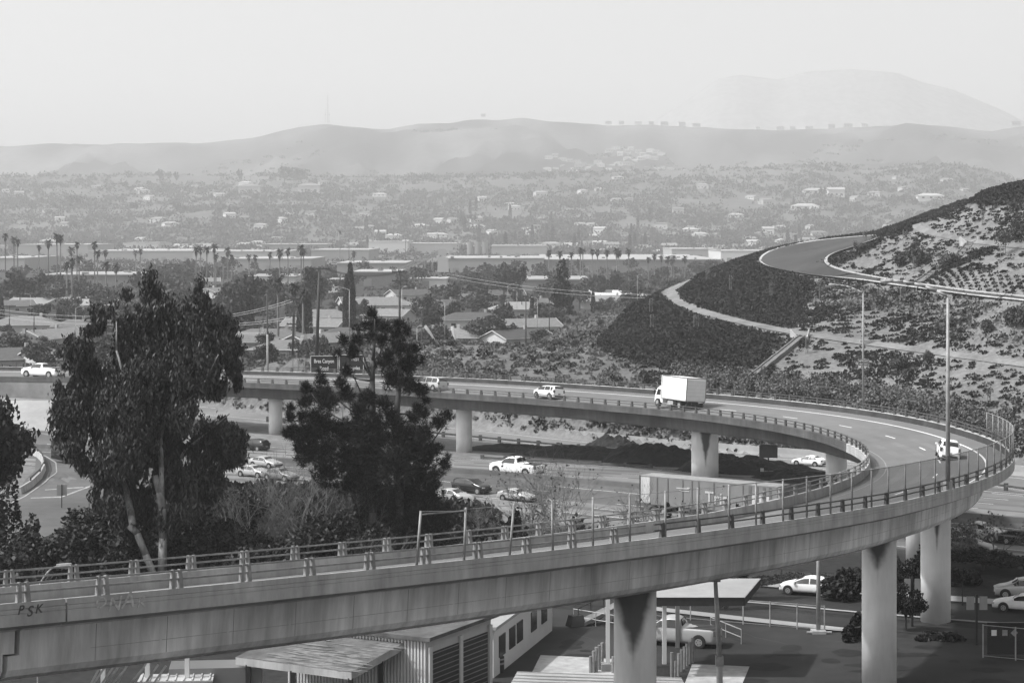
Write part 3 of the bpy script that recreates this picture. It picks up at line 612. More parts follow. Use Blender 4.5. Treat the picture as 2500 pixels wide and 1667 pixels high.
# ramp traffic
def rcar(name, label, cat, s, t, kind, paint, sc_=1., back=False):
    p = rp(s, t, -.6); e = float(np.interp(s, RS, RE))
    return car(name, label, cat, (p[0], p[1], p[2]+.01), rh(s), kind, paint, group='vehicles on the ramp', sc_=sc_, tilt=-(-math.atan(e)))
def sfor(u, t, far=True):
    ss = np.arange(100, 400, .5) if far else np.arange(0, 90, .5); uu = np.array([1250+F*rp(s, t)[0]/rp(s, t)[1] for s in ss])
    k = np.argmax(uu) if far else 0; return float(ss[k:][np.argmin(abs(uu[k:]-u))])
rcar('crossover', 'white crossover seen from behind on the ramp curve, beside the tall lamp', 'suv', sfor(2297, .9)-6, .9, 'suv', 'white', .97)
rcar('hatchback', 'white boxy hatchback on the far arm of the ramp', 'car', sfor(1338, -2.2), -2.2, 'boxy', 'white', 1.08)
rcar('minivan', 'silver minivan on the far arm of the ramp behind the pine', 'van', sfor(1050, -1.6), -1.6, 'van', 'silver', 1.08)
rcar('pickup_truck', 'white pickup truck at the far left end of the ramp', 'pickup', sfor(104, -2.4), -2.4, 'pickup', 'white', 1.3)
# box truck
def box_truck(s, t):
    p = rp(s, t, -.6); o = empty('box_truck', (p[0], p[1], p[2]+.01), rh(s), 'white box truck driving away on the far arm of the ramp', 'truck', 'vehicles on the ramp')
    o.rotation_euler = (math.atan(float(np.interp(s, RS, RE)))*.8, 0, rh(s)); o.scale = (1.08,)*3
    b = MB(); b.box((-.8, 0, 2.28), (5.2, 2.5, 2.56)); b.build('cargo_box', M['boxside'], o)
    b = MB()
    for z in (1.02, 3.54):
        for (x, y, dx, dy) in ((-.9, -1.26, 5.04, .05), (-.9, 1.26, 5.04, .05), (-3.41, 0, .05, 2.56), (1.61, 0, .05, 2.56)): b.box((x, y, z), (dx, dy, .1))
    for x in (-3.40, 1.60):
        for y in (-1.25, 1.25): b.box((x, y, 2.28), (.07, .07, 2.56))
    b.build('box_edge_trim', M['grey'], o)
    b = MB()
    for i in range(6): b.box((-3.415, 0, 1.2+i*.39), (.02, 2.36, .375))
    b.build('roll_up_door', mat('door_grey', .58, amp=.08, scale=1), o)
    b = MB(); b.loft([[(x, yy*w_, z) for yy, z in ((-1, .5), (-1, 1.2), (-.92, zt), (.92, zt), (1, 1.2), (1, .5))] for x, zt, w_ in ((1.7, 2.3, 1.0), (2.5, 2.35, 1.0), (3.1, 2.0, 1.0), (3.4, 1.35, .98))], caps=True); cab = b.build('cab', M['white'], o)
    b = MB(); b.face([(3.14, -.85, 1.98), (3.14, .85, 1.98), (3.41, .88, 1.36), (3.41, -.88, 1.36)]); b.build('windshield', M['glass'], o)
    for k in (1, -1):
        b = MB(); b.face([(1.95, k*1.01, 1.3), (3.1, k*1.01, 1.3), (2.9, k*.965, 1.95), (1.95, k*.965, 1.95)]); b.build('side_window', M['glass'], o)
        b = MB(); b.box((3.1, k*1.25, 1.6), (.1, .18, .45)); b.build('side_mirror', M['dark'], o)
        b = MB(); b.box((-3.3, k*.85, .55), (.03, .5, .65)); b.build('mud_flap', M['dark'], o)
        b = MB(); b.box((-3.44, k*1.05, .92), (.04, .2, .1)); b.build('taillight', M['tail'], o)
        b = MB(); b.box((-.1, k*.95, .62), (1.1, .4, .45)); b.build('fuel_tank', M['silver'], o)
    b = MB(); b.box((-.6, 0, .78), (5.6, .9, .26)); b.build('chassis', M['dark'], o)
    b = MB(); b.box((-3.42, 0, .62), (.1, 2.2, .12)); b.build('bumper', M['dark'], o)
    for x in (2.55, -1.95):
        for k in (1, -1):
            b = MB(); b.tube((x, k*(.65 if x < 0 else .85), .46), (x, k*1.17, .46), .46, n=20); wh = b.build('wheel', M['tyre'], o)
            b = MB(); b.tube((x, k*1.1, .46), (x, k*1.18, .46), .26, n=14); b.build('rim', M['rim'], wh)
box_truck(sfor(1655, -1.6), -1.6)
# ---------------------------------------------------------------- lettering
def text(name, s, size, m, parent, loc, rot, ext=.01, align='CENTER', sx=1.):
    c = bpy.data.curves.new(name, 'FONT'); c.body = s; c.size = size; c.extrude = ext; c.align_x = align; c.align_y = 'CENTER'; c.offset = size*.012; c.shear = .25 if name == 'graffiti' else 0
    t = bpy.data.objects.new(name, c); col.objects.link(t)
    me = bpy.data.meshes.new_from_object(t.evaluated_get(bpy.context.evaluated_depsgraph_get())); bpy.data.objects.remove(t)
    me.materials.clear(); me.materials.append(m); o = bpy.data.objects.new(name, me); col.objects.link(o); o.parent = parent; o.location = loc; o.rotation_euler = rot; o.scale = (sx, 1, 1); return o
# semi trailer
def trailer():
    x, y, z = gp(1563, 1246); o = empty('semi_trailer', (x, y, z-.38), fa, 'long grey box trailer with worn letters, on the freeway behind the ramp railing', 'trailer', 'vehicles on the freeway')
    b = MB(); b.box((8.1, 1.3, 2.6), (16.2, 2.6, 2.9)); b.build('cargo_box', mat('trailer_panel', .2, amp=.12, scale=.6, rough=.45), o)
    b = MB(); b.box((8.1, 1.3, 4.06), (16.24, 2.64, .05)); b.build('roof', M['steel'], o)
    b = MB(); b.box((.65, -.02, 2.6), (1.1, .03, 2.7)); b.build('white_panel', mat('dull_white', .5, amp=.15, scale=1.5), o)
    b = MB(); b.box((-.02, 1.3, 2.6), (.12, 2.66, 2.95)); b.build('rear_frame', M['dark'], o)
    b = MB()
    for i, xx in enumerate([2.1, 3.4, 5.2, 6.3, 7.1, 8.9, 10.7, 12.3, 13.1, 13.9, 14.7, 15.4]): b.box((xx, -.02, 2.6), (.14 if xx < 13 else .3, .04, 2.7))
    b.build('ribs', [mat('trailer_rib', .12, amp=.1)], o)
    b = MB()
    for xx in (13.5, 14.3, 15.1): b.box((xx, -.025, 2.2), (.34, .03, 1.7))
    b.build('white_stripes', mat('dull_white', .5), o)
    text('lettering', 'Trip', 1.75, mat('faded_letter', .48, amp=.15), o, (9.3, -.05, 2.35), (math.pi/2, 0, 0), sx=.95)
    b = MB(); b.box((5.2, -.03, 3.1), (1.5, .03, .1)); b.box((5.4, -.03, 2.85), (1.2, .03, .08)); b.box((5.9, -.03, 3.2), (.35, .03, .08), 0); b.build('arrow_mark', mat('faded_letter', .55), o)
    b = MB(); b.box((8.1, 1.3, 1.05), (15.5, 1.0, .2)); b.build('underframe', M['dark'], o)
    for xx in (1.6, 2.9):
        for yy in (.25, 2.35):
            b = MB(); b.tube((xx, yy-.25, .5), (xx, yy+.25, .5), .5, n=18); wh = b.build('wheel', M['tyre'], o); b = MB(); b.tube((xx, yy-.27, .5), (xx, yy, .5), .27, n=12); b.build('rim', M['rim'], wh)
    for yy in (.6, 2.):
        b = MB(); b.tube((12.5, yy, 0), (12.5, yy, 1.1), .07); b.build('landing_leg', M['dark'], o)
trailer()
# message trailer on the median
x, y, z = gp(1876, 1168); o = empty('message_board_trailer', (x, y, z), -.1, 'portable message board trailer turned away, between the mulch heaps', 'message board')
b = MB(); b.box((0, 0, 3.2), (2.15, .25, 1.5), top=1.); b.build('board', mat('board_back', .10, amp=.2), o)
b = MB(); b.box((0, -.02, 4.0), (1.9, .8, .05)); b.build('solar_panel', M['dark'], o)
b = MB(); b.tube((0, 0, .6), (0, 0, 2.5), .09); b.build('mast', M['dark'], o)
b = MB(); b.box((-.2, 0, .7), (1.5, .9, .4)); b.tube((.5, 0, .6), (1.9, -.2, .45), .05); b.build('chassis', M['dark'], o)
for k in (1, -1):
    b = MB(); b.tube((-.2, k*.5, .32), (-.2, k*.68, .32), .32, n=16); b.build('wheel', M['tyre'], o)
b = MB(); b.box((-.75, -.3, 1.05), (.4, .35, .35)); b.build('battery_box', M['silver'], o)
# ---------------------------------------------------------------- overhead-type guide signs behind the ramp
def guide_sign(name, u0, u1, v0, v1, D, lines, label, az=0, posts=True):
    xa, _, za = WD(u0, v0, D); xb, _, zb = WD(u1, v1, D); W_ = xb-xa; H_ = za-zb; gz = T1((xa+xb)/2, D)
    o = empty(name, ((xa+xb)/2, D, gz), az, label, 'road sign', 'guide signs behind the ramp'); zc = (za+zb)/2-gz
    b = MB(); b.box((0, 0, zc), (W_, .08, H_)); b.build('panel', M['signg'], o)
    b = MB()
    for sx in (-1, 1): b.box((sx*(W_/2-.06), -.05, zc), (.07, .03, H_-.06))
    for sz in (-1, 1): b.box((0, -.053, zc+sz*(H_/2-.06)), (W_-.06, .03, .07))
    b.build('border', M['signw'], o)
    for (t, sz, dx, dz, sx) in lines: text('lettering', t, sz, M['signw'], o, (dx, -.07, zc+dz), (math.pi/2, 0, 0), sx=sx)
    if posts:
        for k in (-1, 1):
            b = MB(); b.box((k*W_*.36, .16, (zc+H_/2-.2)/2), (.16, .16, zc+H_/2-.2)); b.build('post', M['steel'], o)
    return o
guide_sign('guide_sign', 758, 826, 868, 912, 322, [('Brea Canyon', .86, -.05, .55, .72), ('Road', .86, -.05, -.6, .8)], 'dark guide sign reading Brea Canyon Road behind the ramp railing')
guide_sign('guide_sign', 828, 888, 865, 913, 322, [('WEST', .62, .6, .75, .8), ('Los Angeles', .8, .0, -.62, .72)], 'dark guide sign reading WEST and Los Angeles behind the pine top')
x, y, z = WD(724, 892, 324); gz = T1(x, y); o = empty('gantry_frame', (x, y, gz), 0, 'bare steel sign frame just left of the Brea Canyon Road sign', 'sign frame')
b = MB()
for dx in (-.6, .3, 1.3): b.box((dx, 0, (z+1.1-gz)/2), (.18, .2, z+1.1-gz))
b.build('upright', M['steel'], o); b = MB()
for h in (z+1.1-gz, z-.2-gz): b.box((.6, 0, h), (3.0, .12, .12))
b.tube((-.6, 0, z-1-gz), (.3, 0, z+1-gz), .05); b.tube((.3, 0, z+1-gz), (1.3, 0, z-1-gz), .05); b.build('cross_bar', M['steel'], o)
# sign on the second ramp lamp
dz = (1000-886)/(F/lp2.location.y); sg = empty('lamp_pole_sign', (lp2.location.x, lp2.location.y-.2, lp2.location.z+dz), .05, 'small dark sign reading METROLINK NEXT EXIT on the pole of the ramp street lamp', 'road sign')
b = MB(); b.box((0, 0, 0), (1.22, .04, .68)); b.build('panel', M['signg'], sg)
b = MB(); b.box((0, -.022, .315), (1.18, .02, .03)); b.box((0, -.022, -.315), (1.18, .02, .03)); b.box((.58, -.024, 0), (.03, .02, .6)); b.box((-.58, -.024, 0), (.03, .02, .6)); b.build('border', M['signw'], sg)
text('lettering', 'METROLINK', .24, M['signw'], sg, (0, -.03, .14), (math.pi/2, 0, 0), sx=.72); text('lettering', 'NEXT EXIT', .24, M['signw'], sg, (0, -.03, -.15), (math.pi/2, 0, 0), sx=.8)
# ---------------------------------------------------------------- vegetation makers
def quads(P, size, asp=1., hang=0., seed=0, dirs=None):
    g = np.random.default_rng(abs(seed)); n = len(P)
    a = g.normal(size=(n, 3)); a /= np.linalg.norm(a, axis=1)[:, None]
    if dirs is not None: a = dirs
    elif hang: a = a*(1-hang)+np.array([0, 0, -1.])*hang; a /= np.linalg.norm(a, axis=1)[:, None]
    b = np.cross(a, g.normal(size=(n, 3))); b /= np.linalg.norm(b, axis=1)[:, None]
    s = size*(.6+.8*g.random((n, 1))); A = a*s*asp/2; B = b*s/2
    V = np.stack([P-A-B*.5, P-A*.1+B, P+A, P-A*.1-B], 1).reshape(-1, 3); return V, np.arange(4*n).reshape(-1, 4)
def blobpts(bl, n, seed=0, shell=.55):
    g = np.random.default_rng(abs(seed)); bl = np.array(bl, float); vol = (bl[:, 3]*bl[:, 4]*bl[:, 5])**.75; k = g.choice(len(bl), n, p=vol/vol.sum())
    d = g.normal(size=(n, 3)); d /= np.linalg.norm(d, axis=1)[:, None]; r = (shell+(1-shell)*g.random((n, 1)))**1.0
    return bl[k, :3]+d*r*bl[k, 3:6]
def merge(parts):
    V = []; Fc = []; MI = []; o = 0
    for v, f, mi in parts: V.append(v); Fc.append(f+o); MI.append(np.full(len(f), mi)); o += len(v)
    return np.concatenate(V), np.concatenate(Fc), np.concatenate(MI)
def tubeq(p0, p1, r0, r1, n=5):
    b = MB(); b.tube(p0, p1, r0, r1, n, caps=False); return np.array(b.v), np.array(b.f)
def put(src, loc, sc3, rz, label, cat, group=None, first=[None]):
    o = copy_tree(src); o.location = loc; o.rotation_euler = (0, 0, rz); o.scale = sc3; tag(o, label, cat, group); return o
_stock = []
def stock(o): _stock.append(o); return o
# round broadleaf, unit: height 1, radius about .5
def mk_broad(seed, slim=1., n=900, sz=.055):
    g = random.Random(seed); bl = []
    for i in range(14):
        a = g.random()*6.28; r = g.random()**.6*.30*slim; z = .38+g.random()*.45; k = (1-abs(z-.6)*1.1)
        bl.append((math.cos(a)*r*k*1.25, math.sin(a)*r*k*1.25, z, .17*slim*(.7+g.random()*.6), .17*slim*(.7+g.random()*.6), .13*(.7+.6*g.random())))
    return bl
def tree_obj(name, bl, n, sz, leafm, seed, trunk=(.0, .035), parts=True, hang=0., barkm='bark', limbs=5):
    e = bpy.data.objects.new(name, None); col.objects.link(e)
    V, Q = quads(blobpts(bl, n, seed, .35), sz, 1.3, hang, seed)
    cr = npmesh('crown', V, Q, M[leafm], e)
    b = MB(); b.tube((0, 0, -.03), (0, 0, .5), trunk[1], trunk[1]*.6, 6)
    for i in range(min(limbs, len(bl))): b.tube((0, 0, .25+.05*(i % 4)), tuple(bl[i][:3]), trunk[1]*.5, trunk[1]*.15, 4)
    b.build('trunk', M[barkm], e); return stock(e)
BROAD = [tree_obj('broadleaf_tree', mk_broad(i, (1., 1.25, .8, 1.05)[i]), 1500, .05, 'leaf', i) for i in range(4)]
FARB = []
for i in range(4):
    V, Q = quads(blobpts(mk_broad(20+i, (1., 1.3, .75, 1.1)[i]), 260, i, .4), .10, 1.2, 0, i); tv, tf = tubeq((0, 0, -.05), (0, 0, .4), .03, .02)
    V, Q, mi = merge([(V, Q, 0), (tv, tf, 1)]); FARB.append(stock(npmesh('broadleaf_tree', V, Q, [M['leaffar'], M['bark']], mi=mi)))
def mk_cyp(n, sz, seed):
    g = np.random.default_rng(seed); z = g.random(n)**.8; r = .075*np.sqrt(np.clip(np.minimum(z/.12, 1)*(1-z**1.6), 0, 1))+.004; a = g.random(n)*6.28
    P = np.stack([np.cos(a)*r, np.sin(a)*r, z+.01], 1); return quads(P, sz, 2.2, .5, seed)
e = bpy.data.objects.new('cypress_tree', None); col.objects.link(e); V, Q = mk_cyp(900, .03, 3); npmesh('crown', V, -1-Q[:, ::-1]+len(V), M['cyp'], e) if False else npmesh('crown', V, Q, M['cyp'], e); b = MB(); b.tube((0, 0, -.02), (0, 0, .3), .018, .012); b.build('trunk', M['bark'], e); CYP = stock(e)
def mk_palm(seed, hgt=1., frn=34, skirt=True):
    """unit: crown radius 1 = 2.6 m, trunk built separately"""
    g = random.Random(seed); b = MB()
    for i in range(frn):
        a = g.random()*6.28; el = g.random()**.8*2.2-.75; L_ = .8+.4*g.random(); pts = []
        x = 0; z = 0; ang = el
        for k in range(5):
            pts.append((x, z)); x += math.cos(ang)*L_/4; z += math.sin(ang)*L_/4; ang -= .42
        wd = [.03, .13, .2, .14, .02]
        rows = [[(math.cos(a)*px-math.sin(a)*s_*w_, math.sin(a)*px+math.cos(a)*s_*w_, pz-abs(s_)*w_*.4) for s_ in (-1, 0, 1)] for (px, pz), w_ in zip(pts, wd)]
        b.loft(rows, closed=False)
    if skirt:
        for i in range(22):
            a = g.random()*6.28; r = .14+.16*g.random(); l_ = .5+.8*g.random()
            b.face([(0, 0, -.05), (math.cos(a-.3)*r, math.sin(a-.3)*r, -.15-l_*.4), (math.cos(a)*r*.8, math.sin(a)*r*.8, -.1-l_), (math.cos(a+.3)*r, math.sin(a+.3)*r, -.15-l_*.4)])
    return b
def palm(seed, H):
    e = bpy.data.objects.new('palm_tree', None); col.objects.link(e)
    c = mk_palm(seed).build('crown', M['frond'], e); c.scale = (2.5, 2.5, 2.5); c.location = (0, 0, H)
    b = MB(); b.tube((0, 0, -.5), (0, 0, H), .38, .24, 7); b.build('trunk', M['ptrunk'], e); return stock(e)
PALM = [palm(1, 20), palm(2, 26), palm(3, 12)]
# conifer
def mk_con(n, seed, sz=.05, lay=13):
    g = np.random.default_rng(seed); bl = []
    for i in range(lay):
        z = .18+.8*i/lay; R_ = .26*(1-z)**.7*(.75+.5*g.random())+.02
        for k in range(5): a = g.random()*6.28; bl.append((math.cos(a)*R_*.7, math.sin(a)*R_*.7, z-.01, R_*.42, R_*.42, .035))
    return bl
CONI = [tree_obj('conifer_tree', mk_con(0, 5), 1800, .045, 'bushd', 5, (0, .028)), tree_obj('conifer_tree', [(b_[0]*1.5, b_[1]*1.5)+tuple(b_[2:]) for b_ in mk_con(0, 6)], 1500, .045, 'leaf', 6, (0, .028))]
SHRUB = tree_obj('round_shrub', [(0, 0, .45, .5, .5, .42), (.25, .1, .4, .4, .4, .35), (-.25, -.1, .45, .4, .4, .35)], 900, .09, 'bush', 9, (0, .04))
def ground(u, vb, D=None):
    """valley floor point for a foot at photo row vb"""
    D = D or 31.5*F/(vb-HOR); x = (u-1250)/F*D; return x, D, T1(x, D)
ORD = ['first', 'second', 'third', 'fourth', 'fifth', 'sixth', 'seventh', 'eighth', 'ninth', 'tenth', 'eleventh', 'twelfth', 'thirteenth', 'fourteenth', 'fifteenth', 'sixteenth', 'seventeenth', 'eighteenth', 'nineteenth', 'twentieth']+['twenty-'+q for q in ('first', 'second', 'third', 'fourth', 'fifth', 'sixth', 'seventh', 'eighth', 'ninth')]+['thirtieth']+['thirty-'+q for q in ('first', 'second', 'third', 'fourth', 'fifth', 'sixth', 'seventh', 'eighth', 'ninth')]+['fortieth']
def rank(lst, key): 
    zs = {}; out = {}
    for i, a in sorted(enumerate(lst), key=lambda q: q[1][0]): z = key(a); zs[z] = zs.get(z, 0)+1; out[i] = ORD[zs[z]-1]
    return out
# ---------------------------------------------------------------- palms
pal = [(13, 568, 1000), (34, 576, 1000), (43, 582, 1010), (95, 596, 1100), (118, 584, 1000), (139, 570, 950), (148, 573, 960), (174, 602, 1050), (188, 588, 1000), (163, 636, 800), (176, 629, 800), (193, 621, 820), (231, 588, 960), (238, 609, 960), (257, 609, 1200), (259, 638, 900), (283, 641, 880), (331, 609, 1300), (343, 606, 1300), (479, 601, 1050), (490, 601, 1060), (505, 601, 1050), (523, 595, 1050), (527, 617, 1050), (556, 605, 1100), (566, 620, 1100), (545, 625, 1150), (608, 619, 1100), (623, 620, 1100), (659, 613, 1100), (683, 609, 980), (703, 604, 1000), (735, 598, 950), (741, 603, 960), (864, 612, 1300), (830, 562, 1800), (679, 674, 520), (718, 684, 500), (740, 702, 520), (1340, 610, 1150), (1367, 611, 1120), (1395, 612, 1100), (1417, 602, 1060), (1423, 604, 1080), (1446, 606, 1150), (1459, 608, 1150), (1482, 608, 1080), (1506, 605, 1060), (1511, 609, 1080), (1535, 605, 1060), (1583, 625, 1150), (1598, 618, 1200), (1615, 622, 1200), (1630, 625, 1200), (1645, 622, 1200), (1672, 623, 1200), (1640, 630, 1260), (1760, 655, 1000)]
_rk = rank([q for q in pal], lambda q: 0 if (q[2] < 600 or q[0] == 830) else (1 if q[0] < 420 else (2 if q[0] < 900 else 3)))
for i, (u, vt, D) in enumerate(pal):
    x = (u-1250)/F*D; z = T1(x, D); zt = CZ-(vt-HOR)*D/F-2.0; H = zt-z; src = PALM[i % 2] if H > 14 else PALM[2]; h0 = (20, 26, 12)[PALM.index(src)]
    side = 'left of the gum tree' if u < 420 else ('between the gum tree and the pine' if u < 900 else 'in the long row before the dark warehouse')
    if D < 600: lab = ('tall dark palm tree near the first houses, left of the cypress row', 'shorter dark palm tree right beside the wired pole', 'small leaning palm tree next to the cypress row')[(u > 700)+(u > 730)]
    elif u == 830: lab = 'lone tall palm tree standing far above the white warehouses'
    else: lab = _rk[i]+' fan palm from the left of those '+side.replace('in the long row ', '')
    o = put(src, (x, D, z), (1, 1, 1), rnd.random()*6, lab, 'palm tree', 'fan palms across the valley floor')
    c, t = [q for q in o.children if q.name.startswith('crown')][0], [q for q in o.children if q.name.startswith('trunk')][0]
    c.location = (0, 0, H); k = 2.35*(.85+.3*rnd.random())*(1.05 if D > 700 else .85); c.scale = (k, k, k*(1+.25*rnd.random())); t.scale = (1, 1, H/h0)
# ---------------------------------------------------------------- cypresses
cy = [(1459, 680, 726), (1466, 674, 727), (1476, 678, 729), (1484, 683, 729), (1494, 674, 731), (1501, 673, 731), (1508, 671, 733), (1539, 690, 730), (1547, 688, 722), (1583, 696, 718), (1590, 698, 718), (1448, 708, 765), (1299, 722, 782), (855, 644, 826), (846, 672, 826), (861, 684, 826), (751, 714, 838), (743, 733, 838), (737, 740, 838), (732, 745, 838), (604, 722, 838), (611, 724, 838), (573, 745, 838), (580, 752, 838), (142, 752, 812), (149, 755, 812), (156, 760, 812), (163, 765, 812), (172, 765, 812), (4, 725, 790), (590, 745, 835), (1185, 740, 775), (1040, 728, 800)]
_ck = lambda q: 0 if 840 < q[0] < 865 else (1 if 1455 < q[0] < 1515 else (2 if 730 < q[0] < 755 else (3 if 10 < q[0] < 200 else 4)))
_rk = rank(cy, _ck)
for i, (u, vt, vb) in enumerate(cy):
    x, D, z = ground(u, vb); H = (vb-vt)*D/F
    lab = 'tall dark cypress tree in the group of three beside the street lamp' if 840 < u < 865 else ('dark cypress tree in the row before the white flat roof' if 1455 < u < 1515 else ('dark cypress tree in the row right of the wired pole' if 730 < u < 755 else ('dark cypress tree in the clump left of the gum tree' if 10 < u < 200 else 'slender cypress tree among the houses')))
    lab = _rk[i]+' from the left: '+lab.replace(' cypress tree', ' cypress')
    wq = .75 if 840 < u < 865 else 1.2; put(CYP, (x, D, z), (H*wq, H*wq, H), rnd.random()*6, lab, 'cypress', 'cypress trees among the houses')
# ---------------------------------------------------------------- houses
def house(w_, d_, rz, loc, tone, label, h=2.9, pitch=.36, hip=False, chimney=True, group='houses in the valley', parts=True, name='house'):
    e = empty(name, loc, rz, label, 'house', group); rm = 'roofl' if tone > .6 else 'roof'
    b = MB(); b.box((0, 0, h/2), (w_, d_, h)); wl = b
    rh_ = d_/2*pitch; o = .6; hx = w_/2+o; hy = d_/2+o; zz = h-.12
    if not hip:
        wl.face([(w_/2, -d_/2, h), (w_/2, d_/2, h), (w_/2, 0, h+rh_-.1)]); wl.face([(-w_/2, d_/2, h), (-w_/2, -d_/2, h), (-w_/2, 0, h+rh_-.1)])
    wl.build('wall', M['wall'], e)
    b = MB(); rx = hx if not hip else max(hx-hy, .5); A = [(-hx, -hy, zz), (hx, -hy, zz), (hx, hy, zz), (-hx, hy, zz)]; r0 = (-rx, 0, zz+rh_+.25); r1 = (rx, 0, zz+rh_+.25)
    b.face([A[0], A[1], r1, r0]); b.face([A[2], A[3], r0, r1]); b.face([A[1], A[2], r1]); b.face([A[3], A[0], r0])
    if not hip: b.f = b.f[:2]; b.m = b.m[:2]
    ro = b.build('roof', M[rm], e)
    md = ro.modifiers.new('Solidify', 'SOLIDIFY'); md.thickness = .18
    if parts:
        b = MB()
        if not hip:
            for k in (-1, 1):
                for q in ((A[0], r0), (A[3], r0)) if k < 0 else ((A[1], r1), (A[2], r1)):
                    a, c = q; b.loft([[(a[0]+k*.04, a[1], a[2]-.2), (a[0]+k*.04, a[1], a[2]+.05), (a[0]-k*.05, a[1], a[2]+.05), (a[0]-k*.05, a[1], a[2]-.2)], [(c[0]+k*.04, c[1], c[2]-.2), (c[0]+k*.04, c[1], c[2]+.05), (c[0]-k*.05, c[1], c[2]+.05), (c[0]-k*.05, c[1], c[2]-.2)]], caps=True)
        b.box((0, -hy, zz), (2*hx, .08, .2)); b.build('eave_trim', M['trim'], e)
        for x in (-w_*.28, w_*.05, w_*.32):
            b = MB(); b.box((x, -d_/2-.02, 1.55), (1.7, .08, 1.15)); wn = b.build('window', M['trim'], e); b = MB(); b.box((x, -d_/2-.05, 1.55), (1.45, .08, .9)); b.build('pane', M['win'], wn)
        for k in (-1, 1):
            b = MB(); b.box((k*(w_/2+.02), -.5, 1.6), (.08, 1.6, 1.1)); b.build('window', M['win'], e)
        if chimney: b = MB(); b.box((w_*.22, d_*.14, h+rh_*.8), (.8, .6, 1.8+rh_*.5)); b.build('chimney', M['wall'], ro)
        b = MB(); b.box((-w_*.12, .3, h+rh_*.9+.2), (.3, .3, .6)); b.build('vent', M['dark'], ro)
    return e
hs = [(28, 765, 15, 10, .5, .3, 0, 'light gabled house at the far left edge behind the palms'), (85, 760, 19, 11, -.5, .7, 0, 'long gabled house left of the cypress clump'), (150, 758, 17, 11, .35, .7, 0, 'pale roofed house with a broad gable at left'), (235, 762, 16, 10, -.1, .8, 0, 'flat pale roofed house behind the left side of the gum tree'), (60, 815, 20, 12, .1, .2, 1, 'dark hip roofed house crossed by the left wires'),
 (20, 860, 16, 11, -.3, .2, 1, 'dark roofed house at the left edge above the ramp pickup'), (125, 850, 18, 11, 1.1, .3, 0, 'house with a white chimney and white gable trim at left'), (30, 905, 17, 11, .6, .4, 0, 'low roof with white trim just above the far left ramp wall'), (150, 905, 16, 10, .7, .5, 0, 'low gabled roof just above the white pickup on the ramp'),
 (180, 820, 12, 9, .2, .3, 1, 'small dark house partly behind the gum tree at left'), (520, 728, 12, 9, 1.2, .4, 0, 'small gabled house peeking out right of the gum tree top'), (590, 860, 22, 12, .1, .3, 1, 'dark low roof right of the gum tree below the cypresses'), (655, 850, 20, 11, -.1, .2, 1, 'dark roof behind the half-white pole'),
 (790, 795, 19, 12, .1, .2, 1, 'dark hip roofed house behind the tall wooden pole'), (770, 818, 17, 10, -.3, .4, 0, 'pale walled house below the dark hip roof near the tall pole'), (770, 862, 15, 10, .9, .2, 0, 'gabled house with a white chimney right of the cypress row'), (860, 848, 19, 12, .1, .1, 1, 'dark roofed house behind the street lamp and cypresses'),
 (875, 755, 14, 10, .3, .4, 0, 'small gabled house left of the three cypresses'), (925, 762, 26, 14, .1, .2, 1, 'wide dark roofed house right of the three cypresses'), (950, 790, 14, 10, -.4, .3, 0, 'low house between the cypresses and the double armed pole'), (1080, 765, 18, 11, .4, .3, 0, 'gabled house behind the curved lamp in the middle'), (1140, 748, 18, 11, -.5, .3, 0, 'dark gabled house above the middle trees'),
 (1150, 802, 20, 11, .08, .5, 1, 'pale hip roofed house with bright windows left of the porch house'), (1265, 778, 19, 12, .05, .9, 1, 'pale two-level house with a shaded porch and white window'), (1310, 760, 12, 10, .5, .4, 0, 'gable end just right of the porch house'), (1020, 850, 18, 11, .1, .15, 1, 'dark low roof behind the left sprinkler jet'), (1075, 848, 20, 11, -.1, .3, 1, 'flat looking low roof between the two sprinkler jets'),
 (1285, 820, 17, 11, .4, .2, 0, 'low dark roofed house at the foot of the thin pole'), (1265, 850, 16, 10, .7, .3, 0, 'gabled roof just above the grassy embankment'), (1480, 752, 19, 11, -.1, .2, 1, 'dark hip roofed house below the cypress row'), (1190, 830, 15, 10, .2, .2, 1, 'dark roof behind the leafy tree on the embankment'), (500, 700, 15, 10, .2, .8, 0, 'pale roofed house behind the top of the gum tree'),
 (1230, 735, 16, 10, .2, .4, 0, 'small house left of the big dark conifer'), (1000, 735, 17, 11, .5, .5, 0, 'pale roofed house right of the double armed pole'), (700, 880, 15, 10, -.2, .3, 1, 'dark low roof behind the wired pole')]
for (u, vb, w_, d_, rz, tone, hip, lab) in hs:
    x, D, z = ground(u, vb); house(w_*1.05, d_*1.05, rz, (x, D, z), tone, lab, hip=bool(hip), h=3.0 if 'two-level' not in lab else 3.6)
# ---------------------------------------------------------------- warehouses and industry
def block(u0, u1, D, dep, ztop, label, wm='warew', rm='warer', cat='warehouse', name='warehouse', bands=True, rz=0):
    x0, x1 = (u0-1250)/F*D, (u1-1250)/F*D; z = T1((x0+x1)/2, D); e = empty(name, ((x0+x1)/2, D+dep/2, z), rz, label, cat, 'warehouses across the valley floor'); W_ = x1-x0; H = ztop-z
    b = MB(); b.box((0, 0, H/2-1), (W_, dep, H+2)); b.build('wall', M[wm], e)
    b = MB(); b.box((0, 0, H+.3), (W_+.8, dep+.8, .6)); rf = b.build('roof', M[rm], e)
    b = MB(); g = random.Random(int(u0))
    for i in range(int(W_/9)): b.box((-W_/2+g.random()*W_, -dep/2+g.random()*dep, H+1.), (1.5+2*g.random(), 2, 1.4))
    b.build('roof_units', M['grey'], rf)
    if bands:
        b = MB()
        for i in range(int(W_/22)+1): b.box((-W_/2+8+i*22, -dep/2-.06, 2.2), (4.5, .1, 4.2))
        b.build('dock_doors', M['grey'], e)
    return e
block(1330, 1760, 1480, 290, 7.2, 'very long dark walled warehouse behind the right palm row', wm='roof')
